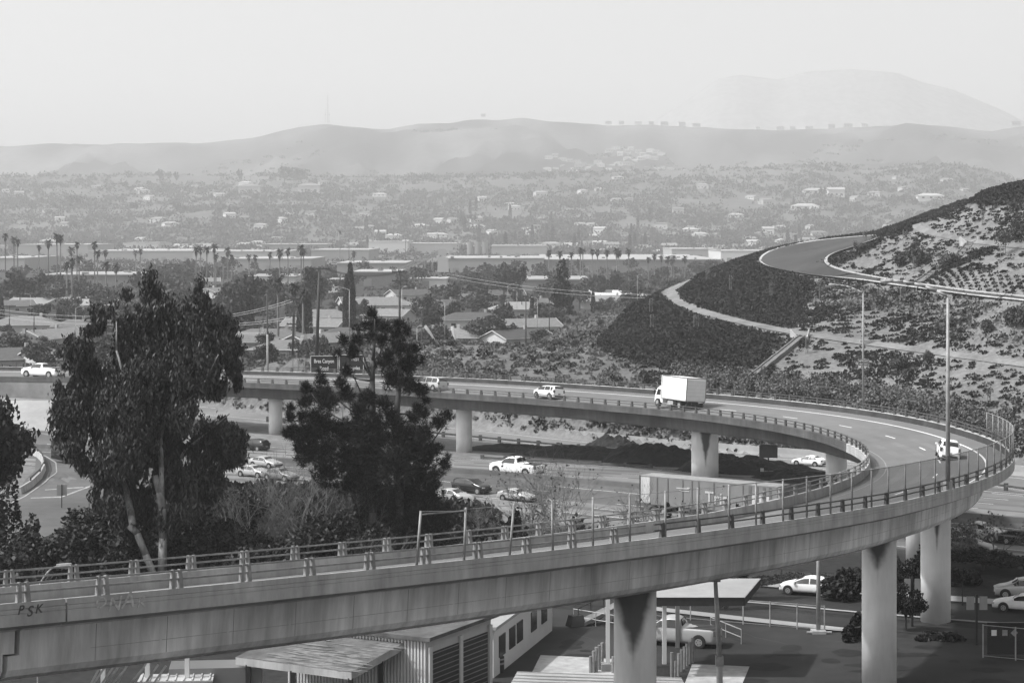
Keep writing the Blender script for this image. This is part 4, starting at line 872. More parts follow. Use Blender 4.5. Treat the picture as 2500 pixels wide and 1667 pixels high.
block(1085, 1328, 1400, 120, 9.3, 'pale factory building right of the conveyor', wm='warew')
block(823, 990, 1290, 90, 7.8, 'wide grey flat building in front of the factory')
block(862, 974, 1100, 60, 6.2, 'low dark flat building behind the wide roofed house', wm='roof')
block(800, 843, 990, 30, 4.6, 'small white commercial building left of the three cypresses', rm='warer', wm='trim')
block(1437, 1610, 800, 66, 3.0, 'white flat roofed building behind the cypress row', rm='trim')
block(1260, 1440, 1010, 70, 4.2, 'pale low building behind the dark conifer', rm='warer')
block(40, 215, 2300, 150, 12, 'pale warehouse at the far left behind the palms')
block(215, 480, 1950, 200, 8.5, 'long plain grey warehouse behind the left palms')
block(560, 760, 1500, 110, 7.5, 'grey warehouse between the gum tree and the factory')
block(470, 700, 1900, 160, 8.5, 'grey warehouse behind the middle palm cluster')
block(100, 330, 1060, 70, 5.5, 'low dark walled building below the left palms', wm='roof')
block(-60, 60, 1500, 120, 8, 'warehouse cut by the left edge of the view')
block(760, 900, 2000, 150, 9, 'pale roofed warehouse above the three cypresses')
block(900, 995, 2450, 90, 14.5, 'bright white warehouse highest in the middle', wm='trim')
block(1000, 1120, 2500, 120, 12, 'bright warehouse behind the conveyor', wm='warew')
block(1200, 1335, 2300, 150, 10.5, 'pale roofed warehouse left of the long dark one')
block(300, 390, 2550, 90, 12.5, 'small bright warehouse far beyond the left palms', wm='trim')
block(1640, 1760, 2100, 120, 9, 'pale warehouse beyond the right palm row')
block(640, 800, 2500, 100, 11, 'pale warehouse band far behind the palms', wm='warew')
block(1760, 1900, 1900, 120, 9, 'pale buildings beyond the dark slope crest', wm='trim')
block(600, 720, 1080, 60, 4, 'pale low building behind the big broadleaf trees', wm='trim')
block(1000, 1090, 1050, 40, 3.5, 'white low shed with trees in front, below the conveyor', wm='trim')
# conveyor
p0 = Vector(WD(981, 662, 1240)); p1 = Vector(WD(1074, 619, 1240)); o = empty('conveyor', (p0.x, p0.y, -1.5), 0, 'long inclined conveyor gantry rising to the factory', 'conveyor')
q = lambda p: (p[0]-o.location.x, p[1]-o.location.y, p[2]-o.location.z)
b = MB()
for dz in (0, 2.2): b.tube(q(p0+Vector((0, 0, dz))), q(p1+Vector((0, 0, dz))), .6, n=4)
for i in range(14): a = p0.lerp(p1, i/14); c = p0.lerp(p1, (i+.5)/14); d = p0.lerp(p1, (i+1)/14); b.tube(q(a), q(c+Vector((0, 0, 2.2))), .3, n=4); b.tube(q(c+Vector((0, 0, 2.2))), q(d), .3, n=4)
b.build('gantry', M['steel'], o)
for f_ in (.35, .6, .8, 1.): a = p0.lerp(p1, f_); b = MB(); b.tube(q((a.x-.8, a.y, -1.5)), q(a), .18, n=4); b.tube(q((a.x+.8, a.y, -1.5)), q(a), .18, n=4); b.build('support', M['steel'], o)
b = MB(); b.box(q((p1.x+1.5, p1.y, p1.z+1)), (5, 5, 4)); b.box(q((p1.x+2, p1.y, p1.z-7)), (7, 6, 9), top=.9); b.build('transfer_house', M['warew'], o)
x, D, z = ground(1148, 0, 2450)
for i in range(3):
    b = MB(); b.tube((0, 0, 0), (0, 0, 16), 4, 4, 14); t_ = b.build('silo', M['roofl'], smooth=False); t_.location = (x+i*9, D, z); tag(t_, 'white storage silo in the row of three behind the factory', 'silo', 'white storage silos')
# ---------------------------------------------------------------- valley and hillside trees
HP = [((h_[0]-1250)/F*(31.5*F/(h_[1]-HOR)), 31.5*F/(h_[1]-HOR)) for h_ in hs]
def clear(x, D, r=13): return all((x-a)**2+(D-b)**2 > r*r for a, b in HP)
# singled out trees of the middle ground: u, top row, foot row, width px, kind
mid = [(60, 655, 752, 105, 0, 'large dark broadleaf tree among the left palms'), (250, 690, 770, 90, 1, 'dense dark round tree left of the gum tree top'), (600, 662, 815, 120, 1, 'big broad dark tree right of the gum tree'), (560, 690, 800, 80, 0, 'dark tree against the right side of the gum tree'), (760, 650, 770, 80, 2, 'thin leafy tree behind the tall wooden pole'), (1372, 632, 790, 78, 'C', 'large dark conifer standing above the houses in the middle'),
 (1230, 640, 745, 50, 2, 'tall leafy tree left of the pale trees before the factory'), (1258, 645, 745, 55, 2, 'tall dark leafy tree before the factory, left of the conifer'), (880, 728, 790, 40, 0, 'round tree right of the three cypresses'), (1040, 715, 800, 80, 1, 'broad dark tree right of the double armed pole'), (1060, 755, 800, 60, 0, 'dark rounded bush tree left of the pale hip roofed house'), (1165, 715, 770, 110, 1, 'broad dark tree spreading over the roofs in the middle'),
 (1190, 765, 850, 100, 1, 'leafy open tree on the embankment edge'), (1130, 790, 845, 60, 0, 'dark dense tree beside the second sprinkler jet'), (1000, 800, 850, 40, 0, 'small dark tree left of the first sprinkler jet'), (1320, 735, 800, 60, 0, 'dark tree right of the porch house'), (1345, 745, 812, 90, 1, 'wide dark bushy tree left of the hill'), (1415, 690, 760, 60, 0, 'leafy tree right of the dark conifer'), (1465, 735, 775, 36, 0, 'small round tree beside the lone cypress'), (1540, 705, 745, 60, 1, 'bushy tree on the crest near the hill path'), (1730, 632, 680, 60, 0, 'loose tree on the skyline above the dark slope'), (1700, 635, 680, 40, 2, 'pale tree left of the dark slope crest'),
 (140, 830, 905, 60, 0, 'dark bushy tree behind the white ramp pickup'), (45, 865, 905, 50, 1, 'round dark bush at the left above the ramp wall'), (90, 818, 860, 55, 1, 'dark low tree before the left white chimney house'), (205, 700, 760, 35, 'D', 'small layered conifer left of the gum tree'), (100, 740, 800, 70, 2, 'bare looking tree between the left houses'), (130, 700, 760, 70, 2, 'grey leafless looking tree above the left houses'), (620, 850, 900, 55, 0, 'dark bush right of the gum tree above the ramp'), (665, 855, 900, 30, 1, 'small bush at the foot of the half-white pole'), (1265, 702, 770, 30, 0, 'small tree beside the left pole of the porch house'), (1545, 560+100, 700, 30, 2, 'tiny tree by the curved lamps near the hill'), (440, 640, 700, 90, 0, 'broad pale tree just above the gum tree'), (395, 650, 705, 80, 1, 'bushy hazy tree behind the gum tree top')]
for (u, vt, vb, wd, kd, lab) in mid:
    x, D, z = ground(u, vb); H = (vb-vt)*D/F; W_ = wd*D/F
    src = CONI[0] if kd == 'C' else (CONI[1] if kd == 'D' else BROAD[kd]); bw_ = {0: .8, 1: 1., 2: .66, 'C': .62, 'D': .8}[kd]
    o = put(src, (x, D, z), (W_/bw_, W_/bw_, H*1.05), rnd.random()*6, lab, 'tree', 'trees among the houses'); 
import itertools
cnt = 0; placed = []
zones = [(-40, 720, 'at left'), (720, 1250, 'in the middle'), (1250, 1700, 'near the hill')]
sized = ('small ', 'tall ', 'broad ', '')
for (N, d0, d1, h0, h1) in ((105, 400, 850, 4, 9), (125, 750, 1450, 7, 13)):
    k = 0
    while k < N:
        u = rnd.uniform(-30, 1660); D = 1/rnd.uniform(1/d1, 1/d0); x = (u-1250)/F*D
        if float(hill(np.array([x]), np.array([D]))[0]) > -1 or not clear(x, D) or (d0 > 700 and 215 < u < 330): 
            if rnd.random() < .97: continue
            continue
        z = T1(x, D); kd = rnd.randrange(4); H = rnd.uniform(h0, h1); W_ = H*rnd.uniform(.9, 1.3)
        zn = [q[2] for q in zones if u < q[1]]; zn = zn[0] if zn else zones[-1][2]
        lab = sized[kd]+('nearer ' if d0 < 700 else 'hazy ')+'tree among roofs '+zn
        if d0 < 700: put(BROAD[kd], (x, D, z), (W_, W_, H), rnd.random()*6, lab, 'tree', 'trees of the valley '+('near the houses' if d0 < 700 else 'by the warehouses'))
        else: put(FARB[kd], (x, D, z), (W_, W_, H), rnd.random()*6, lab, 'tree', 'trees of the valley by the warehouses')
        k += 1
# individual trees on the far hillside
for k in range(62):
    u = rnd.uniform(-30, 2400); D = rnd.uniform(2650, 4300) if u > 300 or k % 2 else rnd.uniform(2650, 3600); x = (u-1250)/F*D; z = T1(x, D); H = rnd.uniform(11, 22); W_ = H*rnd.uniform(.8, 1.5); kd = rnd.randrange(4)
    zn = 'left' if u < 800 else ('middle' if u < 1600 else 'right')
    put(FARB[kd], (x, D, z-1), (W_, W_, H), 0, 'big faint tree, hazy %s hillside, %s outline' % (zn, ('round', 'wide', 'narrow', 'full')[kd]), 'tree', 'faint large trees on the far hillside')
for (u, vt, D, H, W_, lab) in [(695, 402, 4300, 42, 62, 'large dark tree clump on the far hillside below the radio mast'), (730, 400, 4300, 40, 50, 'right crown of the large dark clump below the radio mast'), (1870, 475, 3300, 26, 50, 'wide dark tree on the far slope left of the upper road'), (390, 408, 4300, 36, 26, 'narrow dark tree on the left skyline of the foothill'), (430, 410, 4300, 30, 22, 'dark pointed tree on the left foothill skyline'), (585, 404, 4300, 36, 26, 'tall pointed tree on the foothill skyline left of the clump'), (770, 420, 4200, 20, 20, 'small dark tree right of the large clump'), (180, 490, 3600, 34, 44, 'hazy tree cluster on the far left hillside')]:
    x = (u-1250)/F*D; z = T1(x, D); put(FARB[1 if W_ > 30 else 2], (x, D, z-2), (W_*.8, W_*.8, H), 0, lab, 'tree', 'faint large trees on the far hillside')
for k in range(46):
    u = rnd.choice([1105, 1145, 1180, 1260, 1285, 1345, 1400, 1412, 1540, 1560, 1580, 940, 880, 1350, 1945, 640, 560, 1690])+rnd.gauss(0, 16); D = rnd.uniform(2500, 3700); x = (u-1250)/F*D; H = rnd.uniform(16, 30)
    put(CYP, (x, D, T1(x, D)-1), (H*1.25, H*1.25, H), 0, 'faint narrow cypress on the %s of the far hillside' % ('left' if u < 1000 else ('middle' if u < 1390 else 'right')), 'cypress', 'faint cypresses on the far hillside')
def clumps(name, P, Rr, H, nq, size, m, label, cat, hang=0, up=0., seed=1, asp=1.3):
    g = np.random.default_rng(seed); n = len(P); P = np.repeat(P, nq, 0); Rr = np.repeat(Rr, nq, 0); H = np.repeat(H, nq)
    d = g.normal(size=(len(P), 3)); d /= np.linalg.norm(d, axis=1)[:, None]; d[:, 2] = abs(d[:, 2])
    Q = P+np.stack([d[:, 0]*Rr[:, 0], d[:, 1]*Rr[:, 1], d[:, 2]*H*(.3+.7*g.random(len(P)))], 1)
    dirs = None
    if up: dirs = g.normal(size=(len(Q), 3))*(1-up)+np.array([0, 0, 1.])*up; dirs /= np.linalg.norm(dirs, axis=1)[:, None]
    V, Fc = quads(Q, size, asp, hang, seed, dirs); o = npmesh(name, V, Fc, M[m]); tag(o, label, cat, kind='stuff'); return o
g = np.random.default_rng(5)
n = 15000; D = 1/g.uniform(1/4700, 1/2450, n); u = g.uniform(-60, 2600, n); x = (u-1250)/F*D; keep = fbm(x/90, D/90) > .36; x, D = x[keep], D[keep]
r = g.uniform(4, 12, len(x)); clumps('distant_woodland', np.stack([x, D, TH(x, D)-.5], 1), np.stack([r, r, r], 1), r*1.2, 24, 3.0, 'leaffar', 'hazy mass of trees covering the far hillside between the houses', 'woodland', seed=3)
n = 3000; D = g.uniform(1000, 2450, n); u = g.uniform(-60, 1800, n); x = (u-1250)/F*D; keep = (TH(x, D) < 0) & (fbm(x/60, D/60) > .46); x, D = x[keep], D[keep]; r = g.uniform(2, 5, len(x)); clumps('valley_shrubs', np.stack([x, D, TH(x, D)], 1), np.stack([r, r, r], 1), r, 22, 1.5, 'leaffar', 'low hazy greenery scattered between the warehouses', 'shrubbery', seed=4)
n = 1500; D = g.uniform(4700, 6900, n); u = g.uniform(500, 2600, n); x = (u-1250)/F*D; keep = fbm(x/260+9, D/260) > .56; x, D = x[keep], D[keep]; r = g.uniform(6, 16, len(x)); clumps('ridge_scrub', np.stack([x, D, TH(x, D)-2], 1), np.stack([r, r, r], 1), r*.5, 26, 5, 'leaffar', 'faint scrub in the folds of the far ridge', 'scrub', seed=6)
n = 2200; D = g.uniform(400, 1100, n); u = g.uniform(-60, 1500, n); x = (u-1250)/F*D; keep = (hill(x, D) < -1) & (fbm(x/25, D/25) > .42); x, D = x[keep], D[keep]; r = g.uniform(1., 2.6, len(x)); clumps('garden_shrubs', np.stack([x, D, TH(x, D)], 1), np.stack([r, r, r], 1), r*.9, 40, .7, 'leaf', 'garden greenery between the houses', 'shrubbery', seed=7)
# far houses: one mesh each
FH = []
for i in range(4):
    b = MB(); w_, d_, h = (15, 18, 13, 20)[i], 10, (3, 5.5, 5.5, 3)[i]; b.box((0, 0, h/2-1), (w_, d_, h+2)); hx, hy = w_/2+.6, d_/2+.6; rh_ = 2.
    a = [(-hx, -hy, h), (hx, -hy, h), (hx, hy, h), (-hx, hy, h)]; rx = hx*(.5 if i % 2 else .98); p_, q_ = (-rx, 0, h+rh_), (rx, 0, h+rh_)
    for f_ in ([a[0], a[1], q_, p_], [a[2], a[3], p_, q_], [a[1], a[2], q_], [a[3], a[0], p_]): b.face(f_, 1)
    for xx in (-.3, 0, .3): b.box((xx*w_, -d_/2-.05, 1.6), (1.8, .1, 1.3), 0, 2)
    FH.append(stock(b.build('house', [mat('far_wall', .5, amp=.05, rand=.3), mat('far_roof', .26, amp=.1, rand=.6), M['win']])))
def far_house(u, D, rz, k, lab, grp, s_=1.): x = (u-1250)/F*D; o = FH[k].copy(); col.objects.link(o); o.location = (x, D, T1(x, D)+.3); o.rotation_euler = (0, 0, rz); o.scale = (s_,)*3; tag(o, lab, 'house', grp)
for k in range(200):
    u = rnd.uniform(-20, 2380); D = rnd.choice([rnd.uniform(2500, 3300), rnd.uniform(2500, 4300)]); i = rnd.randrange(4)
    far_house(u, D, rnd.gauss(0, .5), i, 'hazy house with %s, %s hillside' % (('gabled roof', 'two storeys, hipped roof', 'two storeys, gabled roof', 'long low roof')[i], 'left' if u < 800 else ('middle' if u < 1600 else 'right')), 'houses scattered on the far hillside', rnd.uniform(1.1, 1.5))
for r_, (v0, D, u0, u1, n) in enumerate([(0, 6150, 1480, 1650, 12), (0, 5950, 1330, 1680, 20), (0, 5750, 1330, 1740, 22), (0, 5550, 1340, 1790, 22), (0, 5350, 1560, 1830, 12)]):
    for i in range(n): far_house(u0+(u1-u0)*(i+.5)/n+rnd.gauss(0, 2), D+rnd.gauss(0, 18), rnd.gauss(0, .15), 1+rnd.randrange(2), 'tiny house, %s terrace of the far ridge' % ORD[r_], 'tract houses in terraces on the far ridge', 1.3)
for i, (u, s_) in enumerate([(1485, 1.6), (1517, 1.6), (1558, 1.7), (1590, 1.5), (1622, 1.8), (1665, 2.2), (1700, 1.8), (1850, 1.5), (1905, 1.8), (1935, 1.7), (1975, 1.7), (2030, 2.), (2070, 2.), (2110, 2.), (2480, 2.), (1180, 1.4)]): far_house(u, 7390, 0, 1+i % 2, _o+' ridge-top house from the left, on the skyline' if (_o := ORD[i]) else '', 'houses on the ridge skyline', s_*.9)
for (u, D, k, lab) in [(2270, 3700, 3, 'large pale building on the slope right of the far houses'), (1990, 3900, 3, 'pale wide apartment block on the slope above the houses'), (2040, 3850, 2, 'pale apartment block right of the widest one'), (1965, 3600, 3, 'pale terraced building on the right slope'), (610, 4000, 1, 'white villa on the left foothill'), (755, 4000, 1, 'white villa below the dark tree clump'), (500, 2700, 3, 'low white building above the palms left of the middle')]: far_house(u, D, 0, k, lab, 'pale larger buildings on the far slopes', 2.4)
# radio mast
u = 800; D = 7390; x = (u-1250)/F*D; z = T1(x, D); H = (295-230)*D/F
o = empty('radio_mast', (x, D, z), 0, 'tall thin lattice radio mast on the far ridge', 'mast'); b = MB()
for k in range(3): a = k*2.1; b.tube((2.5*math.cos(a), 2.5*math.sin(a), -2), (1.2*math.cos(a), 1.2*math.sin(a), H), .7, .5, 4)
for i in range(12): b.tube((2.2, 0, i*H/12), (-1.2, 2, (i+1)*H/12), .4, n=3)
b.build('lattice', M['grey'], o); b = MB(); b.tube((0, 0, H), (0, 0, H+10), .5); b.build('antenna', M['grey'], o)
b = MB(); b.tube((-9, 0, -2), (-9, 0, H*.5), .7, n=4); b.tube((6, 0, -2), (6, 0, H*.36), .7, n=4); b.box((-9, 0, H*.3), (4, 3, 4)); b.box((6, 0, H*.3), (4, 3, 4)); b.build('side_mast', M['grey'], o)
# ---------------------------------------------------------------- the hill: roads, paths, planting
def inpoly(u, v, poly):
    r = np.zeros(u.shape, bool); n = len(poly); j = n-1
    for i in range(n):
        (xi, yi), (xj, yj) = poly[i], poly[j]
        c = ((yi > v) != (yj > v)) & (u < (xj-xi)*(v-yi)/(yj-yi+1e-9)+xi); r ^= c; j = i
    return r
DENSE = [[(1704, 680), (1840, 620), (1862, 650), (1985, 690), (2000, 700), (1925, 800), (1840, 788), (1700, 752), (1655, 728), (1645, 705)],
         [(1608, 708), (1622, 738), (1700, 773), (1850, 812), (1915, 828), (1870, 875), (1800, 925), (1740, 948), (1620, 900), (1490, 870), (1455, 838), (1500, 790), (1540, 745)]]
HEDGE = [[(1840, 622), (1860, 607), (1979, 585), (2140, 570), (2250, 520), (2310, 515), (2190, 575), (2128, 578), (1979, 590), (1850, 628)], [(2020, 640), (2100, 612), (2150, 585), (2160, 592), (2110, 620), (2026, 652)], [(2400, 470), (2430, 462), (2510, 458), (2510, 500), (2400, 505), (2370, 495)], [(1700, 676), (1850, 612), (1850, 622), (1710, 684)]]
ROADP = [(2520, 740), (2217, 703), (2098, 684), (1985, 680), (1845, 643), (1860, 622), (1979, 590), (2130, 577), (2130, 592), (2086, 609), (2023, 629), (2000, 642), (2023, 658), (2098, 676), (2217, 695), (2520, 733)]
TPATH = [(1690, 674), (1630, 697), (1612, 718), (1645, 747), (1704, 771), (1840, 804), (1949, 824), (2098, 846), (2306, 876), (2540, 906), (2540, 884), (2306, 853), (2098, 826), (1949, 806), (1840, 785), (1704, 750), (1664, 728), (1658, 708), (1704, 676)]
GRID = [(2200, 700), (2255, 672), (2320, 660), (2520, 672), (2520, 735), (2300, 712)]
X_, Y_ = np.meshgrid(np.arange(-70, 125, .8), np.arange(255, 640, .8)); X_ = X_+g.uniform(-.35, .35, X_.shape); Y_ = Y_+g.uniform(-.35, .35, Y_.shape)
X_, Y_ = X_.ravel(), Y_.ravel(); Z_ = hill(X_, Y_); k = Z_ > g0(Y_)+.3; X_, Y_, Z_ = X_[k], Y_[k], Z_[k]; U_ = 1250+F*X_/Y_; V_ = HOR+F*(CZ-Z_)/Y_
k = (U_ < 2560) & (V_ > 440); X_, Y_, Z_, U_, V_ = X_[k], Y_[k], Z_[k], U_[k], V_[k]
road_m = inpoly(U_, V_, ROADP) | inpoly(U_, V_, TPATH) | inpoly(U_, V_, [(2540, 616), (2366, 599), (2300, 586), (2235, 570), (2220, 552), (2250, 543), (2300, 566), (2366, 581), (2540, 599)])
dn = inpoly(U_, V_, DENSE[0]) | inpoly(U_, V_, DENSE[1]); hd = np.zeros(U_.shape, bool)
for q_ in HEDGE: hd |= inpoly(U_, V_, q_)
gd = inpoly(U_, V_, GRID); fr = Y_ < 640
k = dn & ~road_m; P = np.stack([X_, Y_, Z_], 1)[k]
clumps('dense_ground_cover', P, np.full((len(P), 3), .75), .22+.38*fbm(P[:, 0]/2.2, P[:, 1]/3.5), 7, .46, 'cover', 'dense dark planted ground cover on the near flank of the hill', 'ground cover', seed=11)
k = hd & ~road_m; P = np.stack([X_, Y_, Z_], 1)[k]; clumps('crest_hedge', P, np.full((len(P), 3), .8), .5+.5*fbm(P[:, 0]/3, P[:, 1]/3), 12, .4, 'cover', 'low dark hedge of shrubs along the crest and road edge of the hill', 'hedge', seed=12)
# open slope: separate dark spreading shrubs, more or fewer by noise
patch = ~dn & ~hd & ~road_m & ~gd & (U_ > 1560) & (Y_ < 560)
nz = fbm((X_+Y_*.5)/6+40, (Y_-X_*.3)/9, 4); nb = fbm(X_/22+11, Y_/22, 3)
k = patch & (g.random(len(X_)) < np.where(nz+.5*(nb-.5) > .45, .26, .16)); P = np.stack([X_, Y_, Z_], 1)[k]; r = g.uniform(.3, .85, len(P))
clumps('slope_shrubs', P, np.stack([r*1.35, r*.85, r], 1), .22+r*.25, 34, .29, 'cover', 'dark low shrubs dotted over the dry open slope of the hill', 'shrubs', seed=13)
k = patch & (nz+.5*(nb-.5) > .56) & (g.random(len(X_)) < .6); P = np.stack([X_, Y_, Z_], 1)[k]; clumps('matted_shrubs', P, np.full((len(P), 3), .8), .3+.3*g.random(len(P)), 6, .45, 'cover', 'matted dark shrub patches on the open slope of the hill', 'shrubs', seed=14)
# weedy belt under the upper road
belt = patch & inpoly(U_, V_, [(2000, 690), (2220, 712), (2520, 750), (2520, 850), (2330, 820), (2200, 770), (1990, 745), (1960, 730)]); k = belt & (g.random(len(X_)) < .45); P = np.stack([X_, Y_, Z_], 1)[k]
clumps('dry_weeds', P, np.full((len(P), 3), .9), .5+.8*fbm(P[:, 0]/4, P[:, 1]/4), 6, .45, 'coverl', 'pale weedy growth below the upper hill road', 'weeds', seed=15, up=.5)
DD = np.arange(250, 660, 1.0)
def hits_(u, v):
    u = np.asarray(u); v = np.asarray(v); X = (u[:, None]-1250)/F*DD; Dg = np.broadcast_to(DD, X.shape); zt = TH(X, Dg.copy()); zr = CZ-(v[:, None]-HOR)*DD/F; hit = zt >= zr; i = np.maximum(np.argmax(hit, 1), 1)
    return np.where(hit.any(1), DD[i], np.nan)
# rows of young plants
a, c = np.meshgrid(np.arange(-60, 60), np.arange(-60, 60)); gx = 84+a*1.22+c*.12; gy = 335+c*1.6+a*.15; gx = gx.ravel()+g.normal(0, .08, gx.size); gy = gy.ravel()+g.normal(0, .1, gy.size)
gz = hill(gx, gy); gu = 1250+F*gx/gy; gv = HOR+F*(CZ-gz)/gy; k = inpoly(gu, gv, GRID); P = np.stack([gx, gy, gz], 1)[k]
clumps('young_plants', P, np.tile([.48, .34, .3], (len(P), 1)), .38+.1*g.random(len(P)), 22, .3, 'cover', 'young dark plants set out in even rows on the upper slope', 'plants', seed=16)
# tufts on the embankment behind the ramp and on the slope under it
emb = ((U_ < 1560) | (V_ > 985)) & ~dn & ~road_m & (Y_ < 400); k = emb & (g.random(len(X_)) < np.where(V_ > 940, .34, .2)); P = np.stack([X_, Y_, Z_], 1)[k]; r = g.uniform(.4, .65, len(P))
clumps('embankment_tufts', P, np.stack([r, r, r], 1), .3+r*.7, 34, .30, 'coverl', 'tufted grey-green planting on the embankment behind the ramp', 'tufts', seed=17, up=.35)
k = emb & (g.random(len(X_)) < np.where(V_ > 940, .10, .02)); P = np.stack([X_, Y_, Z_], 1)[k]; r = g.uniform(.5, .9, len(P))
clumps('embankment_shrubs', P, np.stack([r, r, r], 1), .5+r*.5, 30, .4, 'cover', 'darker round shrubs between the tufts on the embankment', 'shrubs', seed=18)
k = (U_ < 1620) & (U_ > 1240) & (Y_ > 395) & (V_ > 740) & (g.random(len(X_)) < .25) & ~dn; P = np.stack([X_, Y_, Z_], 1)[k]
clumps('dry_grass', P, np.full((len(P), 3), .8), .3+.3*g.random(len(P)), 12, .4, 'tuft', 'pale dry grass on the back of the embankment', 'grass', seed=19, up=.6)
# taller brush along the far edge of the ramp
bu = g.uniform(1640, 2480, 700); bb = np.interp(bu, [1595, 1800, 1934, 2098, 2247, 2321, 2381, 2434, 2500], [951, 966, 977, 999, 1020, 1036, 1056, 1078, 1100]); bv = bb-6-46*g.random(700)**1.3
bD = hits_(bu, bv); ok = ~np.isnan(bD); P = np.stack([(bu-1250)/F*bD, bD, TH((bu-1250)/F*bD, bD)], 1)[ok]; Rr = g.uniform(.35, .9, len(P)); kk = g.random(len(P)) < .8
clumps('slope_brush', P[kk], np.stack([Rr, Rr, Rr], 1)[kk], (Rr*2.3)[kk], 70, .26, 'coverl', 'feathery pale brush at the foot of the hill behind the ramp barrier', 'brush', seed=20, up=.45)
clumps('dark_brush', P[~kk], np.stack([Rr, Rr, Rr], 1)[~kk]*1.3, (Rr*1.6)[~kk], 70, .28, 'cover', 'darker leafy brush between the pale brush at the foot of the hill', 'brush', seed=23)
P = []
for i in range(420):
    s = rnd.uniform(-75, 40); x, y = fw(s, WB(s)+1.8+rnd.random()**1.5*11); P.append((x, y, max(T1(x, y), fz(x, y))))
P = np.array(P); r = g.uniform(.6, 1.1, len(P)); clumps('roadside_shrubs', P, np.stack([r, r, r], 1), r*1.1, 60, .35, 'coverl', 'rounded grey shrubs in a row above the far roadside wall', 'shrubs', seed=21)
for (u, v, wd, ht, lab) in [(2196, 905, 42, 40, 'spiky dark bush low on the open slope below the path'), (2265, 885, 22, 36, 'small upright dark bush between the two ramp lamps'), (2196, 652, 40, 46, 'dark bush by the saplings above the upper road'), (2241, 650, 50, 58, 'largest dark bush above the upper road'), (2322, 655, 48, 46, 'dark bush above the rows of young plants'), (2480, 800, 60, 60, 'dark bush mass at the right edge on the slope'), (2410, 815, 30, 40, 'dark bush on the weedy belt right of the tall lamp'), (2330, 800, 30, 30, 'low dark bush on the weedy belt left of the tall lamp'), (1465, 795, 20, 20, 'small dark bush in the pale grass left of the dark slope'), (1310, 842, 22, 26, 'dark bush on the crest of the embankment'), (1358, 846, 26, 22, 'low dark bush right on the embankment crest'), (1405, 848, 14, 24, 'small upright bush at the right end of the embankment crest'), (1262, 836, 20, 16, 'low bush on the embankment crest left of the thin pole'), (2470, 505, 22, 14, 'round dark bush near the top of the hill'), (2104, 612, 34, 22, 'rounded bush at the tip of the road-edge hedge')]:
    h_ = onray(u, v)
    if not h_: continue
    k = h_[1]/F; put(SHRUB, h_, (wd*k, wd*k, ht*k), rnd.random()*6, lab, 'bush', 'dark bushes on the hill')
# roads on the hill
def smooth_line(P, n):
    P = np.array(P, float); d = np.concatenate([[0], np.cumsum(np.hypot(*np.diff(P, axis=0).T))]); q = np.linspace(0, d[-1], n)
    x, y = np.interp(q, d, P[:, 0]), np.interp(q, d, P[:, 1]); m_ = max(3, n//22*2+1); h_ = m_//2; w_ = np.hanning(m_+2)[1:-1]; w_ /= w_.sum()
    f_ = lambda a: np.convolve(np.pad(a, h_, 'reflect', reflect_type='odd'), w_, 'valid'); return f_(x), f_(y)
DD = np.arange(250, 660, 1.0)
def hits(u, v):
    u = np.asarray(u); v = np.asarray(v); X = (u[:, None]-1250)/F*DD; Dg = np.broadcast_to(DD, X.shape); zt = TH(X, Dg.copy()); zr = CZ-(v[:, None]-HOR)*DD/F; hit = zt >= zr; i = np.argmax(hit, 1); i = np.maximum(i, 1); r = np.arange(len(u))
    a = (zr-zt)[r, i-1]; b_ = (zr-zt)[r, i]; f = np.clip(a/(a-b_+1e-9), 0, 1); D = DD[i-1]+f*1.0; D = np.where(hit.any(1), D, np.nan); return D
def drape(name, A, B, m, dz, n=110, k=6):
    ua, va = smooth_line(A, n); ub, vb_ = smooth_line(B, n); G = []
    for f in np.linspace(0, 1, k):
        u, v = ua*(1-f)+ub*f, va*(1-f)+vb_*f; D = hits(u, v); ok = ~np.isnan(D); D = np.interp(np.arange(n), np.arange(n)[ok], D[ok]); x = (u-1250)/F*D; G.append(np.stack([x, D, TH(x, D)+dz], 1))
    V = np.concatenate(G); idx = np.arange(k*n).reshape(k, n); Fc = np.stack([idx[:-1, :-1], idx[:-1, 1:], idx[1:, 1:], idx[1:, :-1]], 2).reshape(-1, 4)
    tag(npmesh(name, V, Fc, m), kind='structure')
RO = [(2530, 743), (2360, 724), (2217, 704), (2098, 686), (1985, 677), (1900, 662), (1852, 648), (1846, 641), (1864, 624), (1910, 607), (1979, 594), (2060, 585), (2140, 579)]
RI = [(2530, 737), (2360, 718), (2217, 698), (2098, 677), (2050, 666), (2012, 652), (2004, 641), (2012, 632), (2035, 622), (2075, 610), (2100, 601), (2125, 593), (2142, 586)]
drape('hill_road', RO, RI, mat('hill_asphalt', .05, amp=.15, scale=.4, big=.2, bigs=.08), .5, n=170, k=14)
drape('kerb', [(u, v+3) if u > 1990 and v > 640 else (u-5, v-1) for u, v in RO], RO, M['conc'], .55, k=2)
drape('kerb', RI, [(u, v-3.5) if u > 2060 and v > 640 else (u+8, v-2) for u, v in RI], M['concl'], .57, k=2)
drape('hill_path', [(1712, 672), (1665, 684), (1632, 700), (1617, 716), (1622, 728), (1649, 745), (1704, 768), (1770, 784), (1840, 800), (1949, 820), (2098, 842), (2306, 871), (2530, 902)], [(1712, 676), (1680, 690), (1662, 704), (1650, 716), (1658, 727), (1680, 738), (1715, 755), (1775, 772), (1845, 789), (1949, 809), (2098, 829), (2306, 857), (2530, 888)], mat('hill_path', .17, amp=.25, scale=.8, big=.2, bigs=.1), .15)
drape('hill_path', [(2530, 612), (2470, 606), (2366, 595), (2300, 582), (2250, 570), (2228, 560), (2226, 552)], [(2530, 603), (2470, 597), (2366, 585), (2300, 570), (2262, 558), (2245, 551), (2250, 545)], mat('hill_path', .17), .15)
